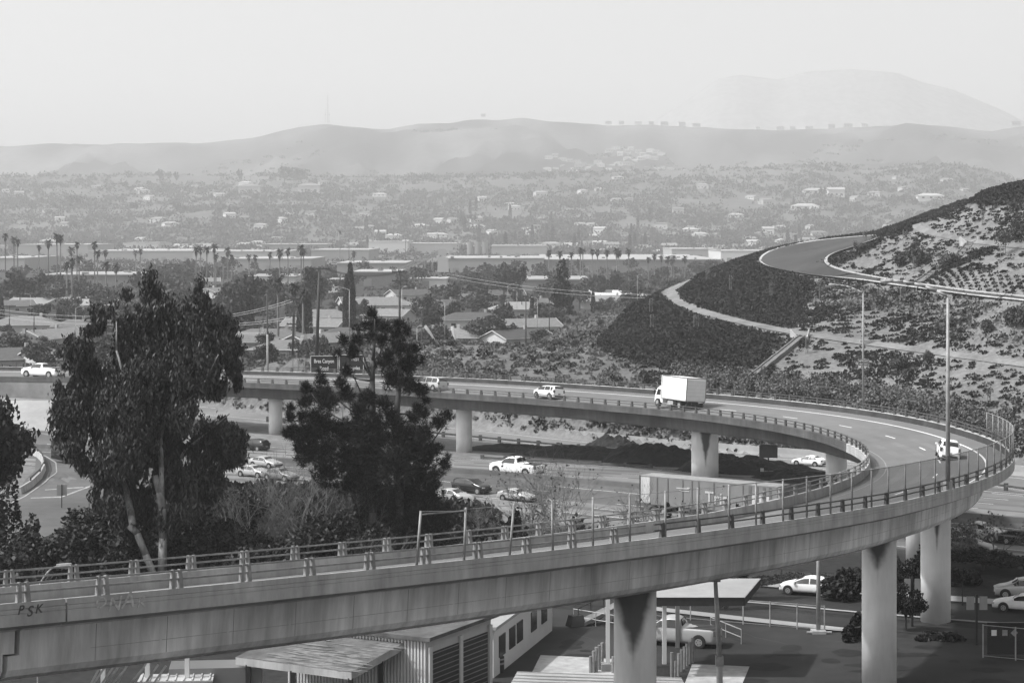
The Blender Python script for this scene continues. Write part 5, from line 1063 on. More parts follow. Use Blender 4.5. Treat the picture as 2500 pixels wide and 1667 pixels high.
def chute(pts, w_, label):
    b = MB(); P = []
    for i in range(len(pts)-1):
        for f in np.linspace(0, 1, 14, endpoint=(i == len(pts)-2)): h_ = onray(pts[i][0]*(1-f)+pts[i+1][0]*f, pts[i][1]*(1-f)+pts[i+1][1]*f); P.append(h_)
    P = [p for p in P if p]; o0 = P[0]; R_ = []
    for p in P: R_.append([(p[0]-o0[0]+dx, p[1]-o0[1], p[2]-o0[2]+dz_) for dx, dz_ in ((-w_, -.2), (-w_, .75), (-w_+.2, .75), (-w_+.25, .55), (w_-.25, .55), (w_-.2, .75), (w_, .75), (w_, -.2))])
    b.loft(R_, closed=False); o = empty('drain_chute', o0, 0, label, 'drain chute', 'concrete drain chutes on the hill'); b.build('channel', mat('drain_concrete', .17, amp=.25, scale=1.), o)
    for k in (-1, 1): b = MB(); b.loft([[(k*(w_+.1)+k*q*.6, -.5+q*2.2, -.3), (k*(w_+.1)+k*q*.6, -.5+q*2.2, .5+q*.9), (k*(w_+.3)+k*q*.6, -.5+q*2.2, .5+q*.9), (k*(w_+.3)+k*q*.6, -.5+q*2.2, -.3)] for q in (0, .6, 1.2)], caps=True); b.build('wing_wall', M['conc'], o)
chute([(1957, 829), (1820, 940)], .62, 'long straight concrete drain chute running down from the lower hill path'); chute([(2372, 598), (2335, 638), (2300, 655), (2243, 696)], .85, 'short concrete drain chute below the highest hill path')
b = MB(); b.box((0, 0, .2), (5.5, .5, .3), .12); h_ = onray(2140, 836)
if h_: o = b.build('drain_pipe', M['conc']); o.location = h_; tag(o, 'thin pale drain pipe lying beside the lower hill path', 'pipe')
# staked saplings
stk = [(1883, 687, 726, 'on the dense slope under the road bend'), (2005, 698, 735, 'just below the upper road, left one'), (2205, 698, 739, 'just below the upper road, right one'), (1971, 819, 864, 'beside the drain chute wing wall'), (2415, 941, 988, 'low on the slope near the right edge'), (1590, 726, 764, 'upper one of two on the left dense slope'), (1592, 765, 804, 'lower one of two on the left dense slope'), (1700, 767, 801, 'under the lower path on the dense slope'), (1728, 655, 688, 'near the crest, left one'), (1784, 669, 711, 'in the middle of the upper dense slope'), (1212, 832, 862, 'on the embankment behind the boxy hatchback'), (2399, 513, 549, 'near the top of the hill'), (2210, 558, 607, 'between the two upper roads'), (2233, 626, 668, 'before the largest dark bush'), (2087, 584, 617, 'at the left tip of the road-edge hedge'), (2112, 562, 594, 'on the skyline beside the road-edge hedge'), (2449, 560, 628, 'with a wide airy crown at the upper right')]
for (u, vt, vb, w_) in stk:
    h_ = onray(u, vb)
    if not h_: continue
    H = (vb-vt)*h_[1]/F; o = empty('staked_sapling', h_, rnd.random(), 'young staked tree '+w_, 'sapling', 'young staked trees on the hill')
    for k, (dx, dy) in enumerate(((-.45, 0), (.45, .1))):
        b = MB(); b.tube((dx, dy, -.2), (dx, dy, H*.95), .055); b.build('stake', M['woodl'], o)
    b = MB(); b.tube((0, 0, -.1), (0, 0, H*.8), .05, .02, 4)
    for i in range(7): a = i*2.4; b.tube((0, 0, H*(.4+.06*i)), (math.cos(a)*.5, math.sin(a)*.5, H*(.55+.06*i)), .02, .01, 3)
    b.build('trunk', M['twig'], o)
    big_ = 2.6 if vb-vt > 60 else 1
    V, Fc = quads(blobpts([(0, 0, H*.68, .7*big_, .7*big_, H*.32)], int(90*big_**2), u, .1), .22, 1.2, 0, u); npmesh('crown', V, Fc, M['bush' if big_ > 1 else 'coverl'], o)
# colour of the soil under planting, verge by verge
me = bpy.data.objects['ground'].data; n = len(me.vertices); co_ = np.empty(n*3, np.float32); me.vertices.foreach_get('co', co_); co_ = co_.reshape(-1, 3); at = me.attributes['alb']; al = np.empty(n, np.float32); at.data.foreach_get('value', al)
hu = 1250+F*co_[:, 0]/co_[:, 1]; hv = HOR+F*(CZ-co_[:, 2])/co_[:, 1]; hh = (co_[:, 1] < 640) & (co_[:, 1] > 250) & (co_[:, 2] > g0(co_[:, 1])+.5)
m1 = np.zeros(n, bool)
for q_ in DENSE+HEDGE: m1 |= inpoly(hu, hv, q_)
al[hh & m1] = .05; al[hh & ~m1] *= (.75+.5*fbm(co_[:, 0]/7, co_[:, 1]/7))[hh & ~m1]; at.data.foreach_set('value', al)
# ---------------------------------------------------------------- poles and wires
def pole(name, u, vt, vb, D, arms, label, r=.17, tilt=0, pale=None, insul=True, foot=None, mt='wood'):
    x = (u-1250)/F*D; zt = CZ-(vt-HOR)*D/F; z0 = T1(x, D) if foot is None else foot; H = zt-z0; o = empty(name, (x, D, z0), 0, label, 'utility pole', 'wooden utility poles'); dx = tilt*D/F
    b = MB(); b.tube((-dx, 0, -.5), (0, 0, H), r*1.25, r*.8, 8)
    b.build('shaft', M[mt], o, smooth=True)
    if pale: b = MB(); b.tube((-dx*1., 0, -.5), (-dx*(1-pale), 0, H*pale), r*1.4, r*1.2, 8); b.build('lower_shaft', M['concl'], o, smooth=True)
    for (v, w_) in arms:
        zz = CZ-(v-HOR)*D/F-z0; ww = w_*D/F; b = MB(); b.box((0, -.15, zz), (ww, .2, .26)); ar = b.build('crossarm', M[mt], o); b = MB()
        for f in (-.46, -.2, .2, .46): b.tube((ww*f, -.15, zz+.05), (ww*f, -.15, zz+.32), .06, .04, 5)
        b.build('insulators', M['dark'], ar)
    return o, (x, D)
pole('utility_pole', 780, 651, 866, 345, [(656, 50)], 'tallest dark wooden pole, with one crossarm, above the guide signs', r=.26, tilt=7)
pole('utility_pole', 976, 660, 800, 380, [(664, 38), (686, 38)], 'dark wooden pole with two crossarms right of the cypresses', r=.21, tilt=1)
pole('utility_pole', 652, 722, 886, 345, [], 'wooden pole with a pale lower half left of the guide signs', r=.15, tilt=-2, pale=.55)
pole('utility_pole', 717, 728, 866, 350, [(730, 28), (750, 18), (771, 36), (791, 34)], 'dark wooden pole with four crossarms beside the cypress row', r=.16, tilt=3)
pole('utility_pole', 1030, 756, 823, 430, [(774, 30)], 'short wooden pole with one wide crossarm beside the first sprinkler jet', r=.13)
pole('utility_pole', 23, 745, 838, 510, [(747, 32)], 'thin wooden pole at the far left among the roofs', r=.14)
pole('utility_pole', 83, 745, 812, 520, [(747, 24)], 'dark wooden pole in front of the long gabled house at left', r=.16)
pole('utility_pole', 1284, 720, 822, 440, [(724, 12)], 'thin dark pole in front of the porch house', r=.13)
pole('utility_pole', 1341, 732, 786, 560, [(742, 14)], 'short pole left of the dark bushy tree near the hill', r=.14)
pole('utility_pole', 1274, 678, 730, 700, [], 'slender pole behind the porch house', r=.14)
pole('utility_pole', 852+0, 575, 620, 2000, [], 'faint pole before the hazy warehouses, beside the lone palm', r=.3)
pole('utility_pole', 990, 578, 620, 2000, [], 'faint pole before the bright white warehouse', r=.3)
def wires(a, c, D0, D1, n, sag, label, gap=3.2, m='wirel', r=.035):
    pa = Vector(WD(a[0], a[1], D0)); pc = Vector(WD(c[0], c[1], D1)); o = empty('overhead_wires', pa, 0, label, 'wires', 'overhead wires')
    for k in range(n):
        b = MB(); pts = []
        for i in range(15): f = i/14; p = pa.lerp(pc, f); pts.append((p.x-pa.x, p.y-pa.y+k*.5, p.z-pa.z-sag*4*f*(1-f)-k*gap*D0/F))
        b.path(pts, r, 3); b.build('wire', M[m], o)
wires((-40, 750), (420, 768), 505, 430, 3, 1.2, 'pale wires running from the left poles into the gum tree', gap=9)
wires((560, 768), (715, 730), 400, 350, 2, .3, 'pair of wires climbing from the gum tree to the pole with four crossarms', gap=5)
wires((560, 790), (717, 771), 400, 350, 2, .3, 'lower wires from the gum tree to the pole with four crossarms', gap=5)
wires((560, 810), (651, 812), 390, 345, 2, .1, 'pair of level wires between the gum tree and the half-white pole', gap=4)
wires((795, 655), (965, 664), 345, 380, 3, .9, 'wires between the tallest pole and the double armed pole', gap=2, m='wire')
wires((1090, 668), (1640, 720), 600, 520, 2, 1.5, 'thin wires sagging past the dark conifer towards the hill', gap=8)
wires((719, 735), (758, 850), 350, 352, 2, 0, 'guy wires running down beside the pole with four crossarms', gap=10)
wires((652, 740), (622, 850), 345, 348, 2, 0, 'guy wires fanning down left of the half-white pole', gap=8, m='wire')
lm = [(853, 707, 840, 345, -28, 'pale street lamp in front of the three cypresses'), (981, 705, 800, 385, 0, 'pale lamp post right beside the double armed pole'), (1086, 738, 780, 480, -14, 'curved street lamp left of the pale hip roofed house'), (1240, 697, 735, 650, 12, 'small curved lamp above the porch house roof'), (1262, 711, 735, 650, -6, 'tiny curved lamp right above the porch house'), (1556, 673, 712, 700, 8, 'small curved lamp near the hill crest, upper one'), (1312, 729, 765, 520, -10, 'small curved lamp beside the single cypress of the porch house'), (185, 752, 812, 470, 16, 'curved street lamp left of the gum tree'), (75, 720, 760, 640, -10, 'small curved lamp before the long gabled house'), (1018, 800, 835, 410, 6, 'small pale curved lamp left of the first sprinkler jet'), (1436, 650, 690, 1000, 3, 'small lamp post before the long dark warehouse'), (1505, 650, 690, 1000, 3, 'second small lamp post before the long dark warehouse')]
for (u, vt, vb, D, a, lab) in lm:
    x = (u-1250)/F*D; z = T1(x, D); H = CZ-(vt-HOR)*D/F-z; lamp('street_lamp', (x, D, z), H, 0 if a >= 0 else math.pi, max(abs(a)*D/F, .5), .5, lab, r=.1, group='street lamps among the houses', head=.6)
# sprinkler jets
for (u, v, u1, v1, lab) in [(1067, 841, 1037, 795, 'long leaning sprinkler jet on the embankment crest'), (1114, 842, 1104, 796, 'upright sprinkler jet right of the leaning one')]:
    D = 356; a = Vector(WD(u, v, D)); c = Vector(WD(u1, v1, D)); o = empty('sprinkler_jet', a, 0, lab, 'sprinkler', 'sprinkler jets on the embankment'); d = c-a; b = MB(); pts = []; rs = []
    for i in range(9): f = i/8; pts.append((d.x*f**1.15, 0, d.z*f)); rs.append(.08+.3*math.sin(f*2.4)*f)
    b.path(pts, rs, 7); b.build('spray', M['spray'], o); b = MB(); b.tube((0, 0, -.6), (0, 0, .1), .05); b.build('nozzle', M['dark'], o)
# ---------------------------------------------------------------- foreground trees
def loc_blobs(bl, u0, v0, D, depth=.8, g=None, ksz=1.06):
    k = D/F; out = []
    for q in bl:
        u, v, r = q[:3]; rv = q[3] if len(q) > 3 else r
        out.append(((u-u0)*k, g.gauss(0, depth), (v0-v)*k, r*k*ksz, r*k*ksz, rv*k*ksz))
    return out
gr_ = random.Random(3)
# gum tree
D = 160.; vb = HOR+29.4*F/D; ux = 405
EB = [(365, 690, 18, 35), (360, 725, 28, 40), (372, 765, 32), (345, 790, 40), (491, 705, 12, 30), (490, 735, 24, 30), (497, 790, 45), (425, 775, 52), (450, 825, 75), (540, 800, 36), (560, 850, 30), (532, 850, 48), (565, 900, 22), (302, 775, 30), (282, 760, 20), (240, 765, 20), (252, 790, 26), (232, 800, 20), (205, 850, 38), (200, 905, 46), (225, 950, 55), (325, 850, 50), (400, 880, 90), (470, 900, 70), (522, 930, 36, 50), (158, 955, 28), (155, 1005, 32), (165, 1045, 30), (250, 1040, 70), (340, 980, 80), (420, 1000, 60), (470, 1010, 42), (200, 1085, 36), (258, 1110, 50), (330, 1080, 75), (305, 1175, 42), (340, 1225, 36), (375, 1130, 48), (450, 1090, 42), (520, 1062, 44), (540, 1110, 45), (500, 1140, 42), (572, 1090, 24), (592, 1068, 16, 20), (455, 1190, 40), (300, 940, 60), (180, 1010, 50), (215, 1010, 50), (370, 930, 60), (320, 720, 14), (268, 1150, 36), (288, 1215, 22), (350, 1280, 22, 30), (480, 1230, 30), (528, 1180, 30), (590, 1110, 16, 26), (400, 1200, 40), (430, 1260, 30), (300, 1290, 40), (260, 1210, 34), (390, 1080, 50), (420, 1150, 44), (500, 1200, 34), (570, 1060, 30), (210, 1130, 30), (150, 1085, 22), (566, 940, 14, 26)]
gx, gy = (ux-1250)/F*D, D; gum = empty('gum_tree', (gx, gy, T1(gx, gy)), 0, 'huge dark gum tree with pale peeling trunks rising left of the freeway', 'tree')
bl = loc_blobs(EB, ux, vb, D, 1.6, gr_)
P1 = blobpts(bl, 270000, 1, .0); P1 += np.random.default_rng(2).normal(0, .16, P1.shape); n1 = fbm(P1[:, 0]*1.9+30+P1[:, 1]*.6, P1[:, 2]*1.1+P1[:, 1]*.5, 4); P1 = P1[n1 > .385]; V, Q = quads(P1, .135, 3.0, .65, 1)
npmesh('crown', V, Q, M['euc'], gum)
k = D/F; pt = lambda u, v, y=-2.6: ((u-ux)*k, y, (vb-v)*k)
b = MB(); b.path([pt(412, 1452), pt(410, 1380), pt(412, 1300), pt(410, 1230), pt(404, 1190), pt(392, 1150)], [.42, .36, .33, .31, .30, .25], 10)
b.path([pt(408, 1215), pt(408, 1130), pt(405, 1060), pt(420, 1000), pt(440, 950), pt(452, 900), (pt(466, 840))], [.25, .2, .17, .16, .19, .15, .08], 8)
b.path([pt(392, 1150, 0), pt(380, 1100, 0), pt(350, 1040, 0), pt(330, 960, 0), pt(345, 860, 0), pt(360, 740, 0)], [.26, .22, .2, .17, .12, .05], 8)
b.path([pt(330, 1270), pt(350, 1290), pt(370, 1340), pt(400, 1420)], [.27, .27, .29, .32], 9); b.path([pt(336, 1272, -2), pt(310, 1200, 0), pt(280, 1120, 0), pt(240, 1020, 0), pt(215, 900, 0)], [.3, .24, .18, .13, .06], 8)
b.path([pt(440, 950), pt(462, 925), pt(482, 900), pt(500, 830)], [.13, .1, .09, .05], 6); b.path([pt(415, 1175, -1), pt(450, 1100, 0), pt(500, 1060, 0), pt(560, 1010, 0)], [.14, .11, .08, .04], 6)
b.path([pt(330, 960), pt(300, 850), pt(300, 780)], [.12, .09, .04], 6); b.path([pt(420, 1000), pt(500, 950), pt(545, 860)], [.1, .08, .04], 6)
b.build('trunk', M['barkl'], gum, smooth=True)
# pine
D = 165.; vb = HOR+29.4*F/D; ux = 914; k = D/F
PB = [(913, 763, 15), (894, 797, 13), (916, 794, 15), (940, 800, 14), (870, 804, 9), (840, 830, 11), (867, 835, 15), (905, 821, 15), (935, 832, 14), (973, 794, 11), (968, 821, 13), (992, 810, 10), (979, 846, 20), (1006, 859, 15), (951, 868, 15), (834, 857, 10), (861, 860, 13), (935, 887, 18), (987, 895, 26), (1008, 881, 12), (1030, 881, 7), (845, 909, 15), (954, 928, 26), (995, 936, 26), (1030, 952, 15), (826, 938, 10), (782, 933, 12), (752, 947, 12), (774, 968, 20), (842, 960, 15), (812, 979, 15), (899, 968, 18), (707, 1000, 9), (712, 1017, 11), (750, 943, 8), (750, 981, 14), (783, 915, 8), (791, 981, 26), (712, 1052, 15), (750, 1052, 22), (728, 1096, 13), (791, 1036, 28), (832, 935, 8), (846, 970, 13), (873, 1030, 16), (914, 1052, 42), (982, 1063, 36), (1036, 1052, 24), (1072, 1036, 17), (1091, 1019, 10), (1006, 1022, 16), (1033, 1014, 13), (1039, 978, 7), (1022, 998, 11), (1063, 1096, 17), (1036, 1117, 28), (1086, 1131, 11), (1095, 1115, 7), (1063, 1153, 17), (1022, 1172, 34), (886, 1117, 56), (968, 1131, 56), (805, 1090, 28), (1050, 1213, 28), (995, 1213, 40), (1091, 1243, 16), (914, 1186, 44), (1061, 1183, 11), (960, 1250, 44), (1040, 1250, 36), (860, 1180, 40), (1000, 1290, 40), (900, 1250, 40), (1070, 1262, 22), (850, 1110, 30), (760, 1100, 34), (800, 1150, 34), (720, 1060, 18), (835, 1060, 34), (770, 1060, 26), (900, 1060, 40), (880, 1000, 24), (1010, 1100, 40), (940, 990, 18), (960, 1020, 20), (770, 1020, 20), (740, 1020, 14)]
gx = (ux-1250)/F*D; pine = empty('pine_tree', (gx, D, T1(gx, D)), 0, 'dark shaggy pine with an open top and two stems, between gum tree and bridge rail', 'tree')
bl = loc_blobs(PB, ux, vb, D, 1.1, gr_)
g = np.random.default_rng(8); bla = np.array(bl); TV = []; TF = []; o_ = 0
# needle tufts: each tuft a burst of thin blades
vol = bla[:, 3]**1.75; NT = 9500; kk = g.choice(len(bla), NT, p=vol/vol.sum()); d = g.normal(size=(NT, 3)); d /= np.linalg.norm(d, axis=1)[:, None]; C_ = bla[kk, :3]+d*bla[kk, 3:6]*(.1+1.0*g.random((NT, 1)))
ax = d*.6+np.array([0, 0, .55]); nb_ = 15; A = np.repeat(C_, nb_, 0); dd = np.repeat(ax, nb_, 0)+g.normal(size=(len(A), 3))*.75; dd /= np.linalg.norm(dd, axis=1)[:, None]; ln = .30+.22*g.random((len(A), 1)); sd_ = np.cross(dd, g.normal(size=(len(A), 3))); sd_ /= np.linalg.norm(sd_, axis=1)[:, None]
V = np.stack([A-sd_*.022, A+sd_*.022, A+dd*ln+sd_*.010, A+dd*ln-sd_*.010], 1).reshape(-1, 3); npmesh('crown', V, np.arange(len(V)).reshape(-1, 4), M['needle'], pine)
pt = lambda u, v, y=0: ((u-ux)*k, y, (vb-v)*k); b = MB()
b.path([pt(910, 1430), pt(911, 1250), pt(910, 1050), pt(909, 930), pt(911, 880), pt(915, 820), pt(915, 765)], [.42, .36, .30, .22, .15, .09, .04], 8)
b.path([pt(985, 1420), pt(975, 1200), pt(965, 1040), pt(975, 940), pt(978, 860), pt(970, 800)], [.36, .34, .32, .18, .12, .04], 8)
for l_ in [[(908, 925), (885, 860), (868, 838)], [(911, 880), (926, 868), (938, 838)], [(908, 922), (895, 905), (880, 870)], [(906, 930), (870, 925), (840, 910)], [(905, 965), (880, 955), (862, 915)], [(910, 1010), (865, 1008), (835, 985), (815, 970)], [(965, 1010), (1010, 1010), (1040, 985)], [(962, 1050), (1030, 1050), (1070, 1035)], [(975, 945), (1005, 905), (1030, 880)], [(905, 1060), (860, 1040), (790, 1000), (760, 960)], [(905, 1100), (800, 1080), (730, 1050), (708, 1005)], [(960, 1130), (1030, 1150), (1085, 1125)], [(960, 1090), (1040, 1100), (1090, 1030)], [(976, 850), (990, 825)]]:
    b.path([pt(*q) for q in l_], [.10, .07, .05, .03][:len(l_)], 5)
b.build('trunk', M['bark'], pine, smooth=True)
# bare thickets
def bare(name, u, vb_, D, H, W_, label, seed, leaves=0, stems=4, r0=.07, lev=5, grp='bare shrubs and saplings by the freeway', m='twig'):
    x = (u-1250)/F*D; gz = T1(x, D); e = empty(name, (x, D, gz), 0, label, 'bare tree', grp); g = random.Random(seed); b = MB(); tips = []
    def grow(p, d, l, r, k):
        p2 = p+d*l; b.tube(p, p2, r, r*.7, 3 if k > 1 else 5, caps=False)
        if k == 0: tips.append(p2); return
        for i in range(g.choice((2, 3, 3))):
            nd = (d+Vector((g.gauss(0, .42), g.gauss(0, .42), g.gauss(.08, .3)))).normalized(); grow(p2, nd, l*(.62+.28*g.random()), r*.62, k-1)
        if k > 1 and g.random() < .6: grow(p+d*l*.6, (d+Vector((g.gauss(0, .7), g.gauss(0, .7), 0))).normalized(), l*.5, r*.4, k-2)
    for i in range(stems):
        d = Vector((g.gauss(0, .35)*W_/H*1.6, g.gauss(0, .3), 1)).normalized(); grow(Vector((g.gauss(0, W_*.08), g.gauss(0, .3), -.1)), d, H*.27, r0, lev)
    b.build('branches', M[m], e)
    if leaves:
        ng = np.random.default_rng(seed); T = np.array([tuple(t) for t in tips]); T = T[ng.integers(0, len(T), leaves)]+ng.normal(0, .18, (leaves, 3)); V, Q = quads(T, .17, 1.2, 0, seed); npmesh('leaves', V, Q, M['bush'], e)
    return e
for i, (u, D, H, W_, lv, lab) in enumerate([(640, 178, 9.5, 7, 0, 'tall pale leafless thicket left of the pine, its left part'), (740, 172, 10.5, 8, 0, 'leafless thicket with tangled pale twigs before the pine foot'), (690, 160, 8, 7, 60, 'grey twiggy shrub low between gum tree and pine'), (830, 168, 9.5, 8, 0, 'wide leafless shrub in front of the pine'), (600, 165, 8, 5, 0, 'leafless shrub right beside the gum trunk'), (900, 150, 6.5, 8, 40, 'low tangled shrub just behind the near railing'),
    (1300, 178, 9.5, 5, 160, 'pale leafless sapling with a few leaves, below the white pickup'), (1385, 170, 11, 4.5, 200, 'tallest thin sapling with a few leaves right of the white pickup'), (1350, 160, 6, 7, 260, 'low leafy twiggy shrub behind the near railing'), (1250, 175, 6, 4, 120, 'twiggy shrub right of the low pale wall'), (1620, 172, 8, 7, 90, 'leafless shrub before the white end of the trailer'), (1560, 168, 5.5, 6, 160, 'low twiggy shrub left of the trailer'), (1165, 190, 3.5, 3, 30, 'small wispy shrub by the freeway fence'), (2420, 176, 5, 9, 300, 'twiggy shrub below the black sedan at right'), (2330, 178, 4, 6, 200, 'low twiggy shrub beside the right ramp column'), (545, 175, 8, 4, 20, 'thin leafless shrub right of the gum crown')]):
    bare('bare_tree', u, 0, D, H, W_, lab, 40+i, lv, stems=5 if W_ > 5 else 4)
# dark masses of bushes in front of the freeway
def bush(u, vt, D, wd, lab, n=2600, m='bushd', deep=None, sz=.3, base=None):
    x = (u-1250)/F*D; gz = T1(x, D) if base is None else base; H = CZ-(vt-HOR)*D/F-gz; W_ = wd*D/F; g = random.Random(int(u*7+vt)); e = empty('dark_bush', (x, D, gz), 0, lab, 'bush', 'dark bushes in front of the freeway'); bl = []
    for i in range(22): a = g.uniform(-.5, .5); hh = H*(1-abs(a*2)**3*.45)*g.uniform(.7, 1); bl.append((a*W_*.9, g.gauss(0, (deep or W_*.25)*.6), hh*g.uniform(.25, .70), W_*.13, (deep or W_*.25)*.5, hh*.30))
    V, Q = quads(blobpts(bl, n, int(u), .5), sz, 1.3, .1, int(u)); npmesh('foliage', V, Q, M[m], e); b = MB()
    for i in range(4): b.tube((0, 0, -.1), bl[i][:3], .09, .03, 4)
    b.build('stems', M['bark'], e); return e
for a in [(20, 1130, 172, 150, 'low dark bush behind the short curved barrier at left', 3200, 'bushd'), (90, 1310, 150, 260, 'dark ivy covered mass at the lower left behind the railing', 5200, 'bushd'), (230, 1262, 156, 260, 'dark ivy bank left of the gum trunks', 5200, 'bushd'), (330, 1240, 170, 200, 'dark bush behind the leaning gum trunk', 4200, 'bushd'), (480, 1230, 168, 200, 'dark bush right of the gum trunk', 4600, 'bushd'), (590, 1270, 158, 220, 'dark bush under the leafless thicket', 4600, 'bushd'), (720, 1300, 150, 200, 'dark low bush at the foot of the thicket behind the railing', 3600, 'bushd'), (880, 1275, 152, 260, 'dark bush at the left foot of the pine', 5200, 'bushd'), (1090, 1275, 168, 70, 'small dark bush at the tip of the pine shadow', 1600, 'bushd'),
          (1262, 1205, 165, 70, 'dark upright bush in front of the light silver sedan', 2400, 'bushd'), (1215, 1260, 160, 80, 'grey green bush behind the tall fence posts', 2200, 'bush'), (1430, 1240, 165, 120, 'olive bush right of the thin saplings', 2400, 'bush'), (1500, 1230, 172, 140, 'low olive bush left of the trailer', 2600, 'bush'), (1640, 1205, 165, 70, 'round dark bush before the ribs of the trailer', 2200, 'bushd'), (1708, 1195, 160, 50, 'dark cone shaped bush before the trailer letters', 2200, 'bushd'), (1790, 1172, 158, 70, 'dark bush before the right part of the trailer', 2400, 'bushd'), (1600, 1225, 170, 80, 'low dark bush below the white panel of the trailer', 1800, 'bush'), (1760, 1235, 154, 60, 'small dark bush low behind the inner railing', 1200, 'bushd'), (2030, 1135, 185, 80, 'dark bush behind the curve of the inner railing', 1800, 'bushd')]:
    bush(*a[:5], n=a[5], m=a[6])
for a in [(2330, 1375, 165, 120, 'dark bush right of the right column', 2600, 'bushd'), (2090, 1470, 142, 60, 'dark hedge bush left of the second column', 2400, 'bushd'), (2080, 1380, 158, 150, 'dark shrubs behind the white hybrid car', 2600, 'bushd'), (1940, 1400, 166, 190, 'low dark shrubs behind the local street', 2200, 'bushd'), (2290, 1548, 143, 120, 'low ground shrub at the foot of the right column', 1800, 'bushd')]:
    bush(*a[:5], n=a[5], m=a[6])
DT = [tree_obj('dark_tree', mk_broad(60+i, 1.35), 5200, .036, 'bushd', 60+i, (0, .03)) for i in range(3)]
def dtree(i, u, vt, vb_, D, wd, lab, cat='tree'):
    x = (u-1250)/F*D; z = T1(x, D); H = CZ-(vt-HOR)*D/F-z; W_ = wd*D/F; put(DT[i], (x, D, z), (W_/1.0, W_/1.0, H*1.05), i*2., lab, cat, 'dark trees in front of the freeway')
dtree(0, 2222, 1322, 0, 152, 125, 'dark leafy tree between the two right columns'); dtree(2, 2212, 1420, 0, 146, 90, 'lower dark tree at the foot of the gap between the right columns'); dtree(2, 2400, 1335, 0, 172, 150, 'dark tree mass below the freeway near the right edge'); dtree(0, 2500, 1345, 0, 170, 130, 'dark tree mass cut by the right edge below the freeway'); dtree(1, 2105, 1380, 0, 162, 110, 'dark tree behind the second column from the left')
dtree(1, 560, 1180, 0, 176, 170, 'dark tree mound under the two silver sedans'); dtree(2, 300, 1225, 0, 166, 240, 'broad dark tree behind the leaning gum trunk'); dtree(0, 120, 1270, 0, 158, 240, 'broad dark ivy covered tree at the lower left'); dtree(1, 1040, 1215, 0, 172, 130, 'dark tree mass at the right foot of the pine'); dtree(2, 500, 1235, 0, 160, 220, 'broad dark tree right of the gum trunk'); dtree(0, 690, 1270, 0, 156, 240, 'broad dark tree low behind the leafless thicket'); dtree(2, 860, 1240, 0, 158, 200, 'broad dark tree under the left side of the pine'); dtree(1, -50, 950, 0, 184, 250, 'tall dark leafy tree cut by the left edge')
gi = np.random.default_rng(77); xs_, ys_ = gi.uniform(-62, 8, 9000), gi.uniform(142, 222, 9000); nn_ = (xs_-FA[0])*FN[0]+(ys_-FA[1])*FN[1]; ui = 1250+F*xs_/ys_; vi = HOR+F*29.4/ys_
wl = np.interp(ui, [-200, 0, 60, 120, 180, 240, 300, 420], [1400, 1384, 1366, 1344, 1309, 1272, 1240, 1190]); k = (nn_ < -22.5) & (ys_ > 160) & (ui < 1190) & ((ui > 420) | (vi > wl+8)); P = np.stack([xs_, ys_, np.full(9000, .6)], 1)[k]; r = gi.uniform(.9, 1.8, len(P))
clumps('ivy_bank', P, np.stack([r, r, r], 1), .5+2.2*fbm(P[:, 0]/6, P[:, 1]/6), 30, .42, 'bushd', 'nearly black ivy and undergrowth covering the bank below the big trees', 'ivy', seed=33)
# ---------------------------------------------------------------- left local ramp under the gum tree
def strip(name, A, B, m, dz, k=4, kind='structure'):
    A = [gp(*p) for p in A]; B = [gp(*p) for p in B]; b = MB(); n = 24
    def rs(P):
        P = np.array(P); d = np.concatenate([[0], np.cumsum(np.hypot(*np.diff(P[:, :2], axis=0).T))]); q = np.linspace(0, d[-1], n); return np.stack([np.interp(q, d, P[:, i]) for i in range(3)], 1)
    a_, b_ = rs(A), rs(B)
    for j in range(k):
        f0, f1 = j/k, (j+1)/k; r = [[tuple(a_[i]*(1-f)+b_[i]*f) for f in (f0, f1)] for i in range(n)]; r = [[(x, y, fz(x, y)+dz) for x, y, z in q] for q in r]; b.loft(r, closed=False)
    o = b.build(name, m); tag(o, kind=kind); return o
strip('local_ramp', [(-60, 1400), (120, 1330), (300, 1235), (420, 1165), (420, 1120)], [(-60, 1255), (30, 1215), (85, 1150), (90, 1085), (70, 1052)], M['asphalt'], .05, 6)
strip('ramp_line', [(-30, 1256), (60, 1215), (110, 1180), (140, 1155), (138, 1130), (110, 1112), (88, 1106)], [(-30, 1252), (60, 1212), (107, 1178), (137, 1155), (135, 1131), (108, 1114), (88, 1108)], mat('worn_paint', .28, amp=.5, scale=2), .08, 1)
strip('ramp_line', [(110, 1198), (205, 1192), (200, 1196)], [(110, 1196), (205, 1189), (200, 1194)], mat('worn_paint', .28, amp=.5, scale=2), .08, 1); strip('ramp_line', [(75, 1218), (150, 1216), (220, 1190)], [(75, 1216), (150, 1213), (220, 1186)], mat('worn_paint', .28, amp=.5, scale=2), .08, 1)
strip('ramp_line', [(115, 1086), (140, 1089)], [(115, 1084), (140, 1087)], mat('worn_paint', .28, amp=.5, scale=2), .08, 1)
b = MB(); P = [gp(*p) for p in [(-40, 1392), (0, 1380), (60, 1362), (120, 1340), (180, 1305), (240, 1268), (300, 1236)]]; b.loft([[(x, y-.15, z-.3), (x, y-.15, z+1.3), (x, y+.15, z+1.3), (x, y+.15, z-.3)] for x, y, z in P], caps=True); tag(b.build('low_wall', M['conc']), 'long low grey concrete wall along the local ramp above the dark ivy bank', 'wall')
b = MB(); P = [gp(*p) for p in [(48, 1207), (75, 1190), (98, 1168), (108, 1148), (104, 1128), (92, 1116), (80, 1110)]]; b.loft([[(x-.2, y, z-.1), (x-.1, y, z+.8), (x+.1, y, z+.8), (x+.25, y, z-.1)] for x, y, z in P], caps=True); cb_ = b.build('curved_barrier', M['conc']); tag(cb_, 'short curved concrete barrier with a rail on top at the left', 'barrier')
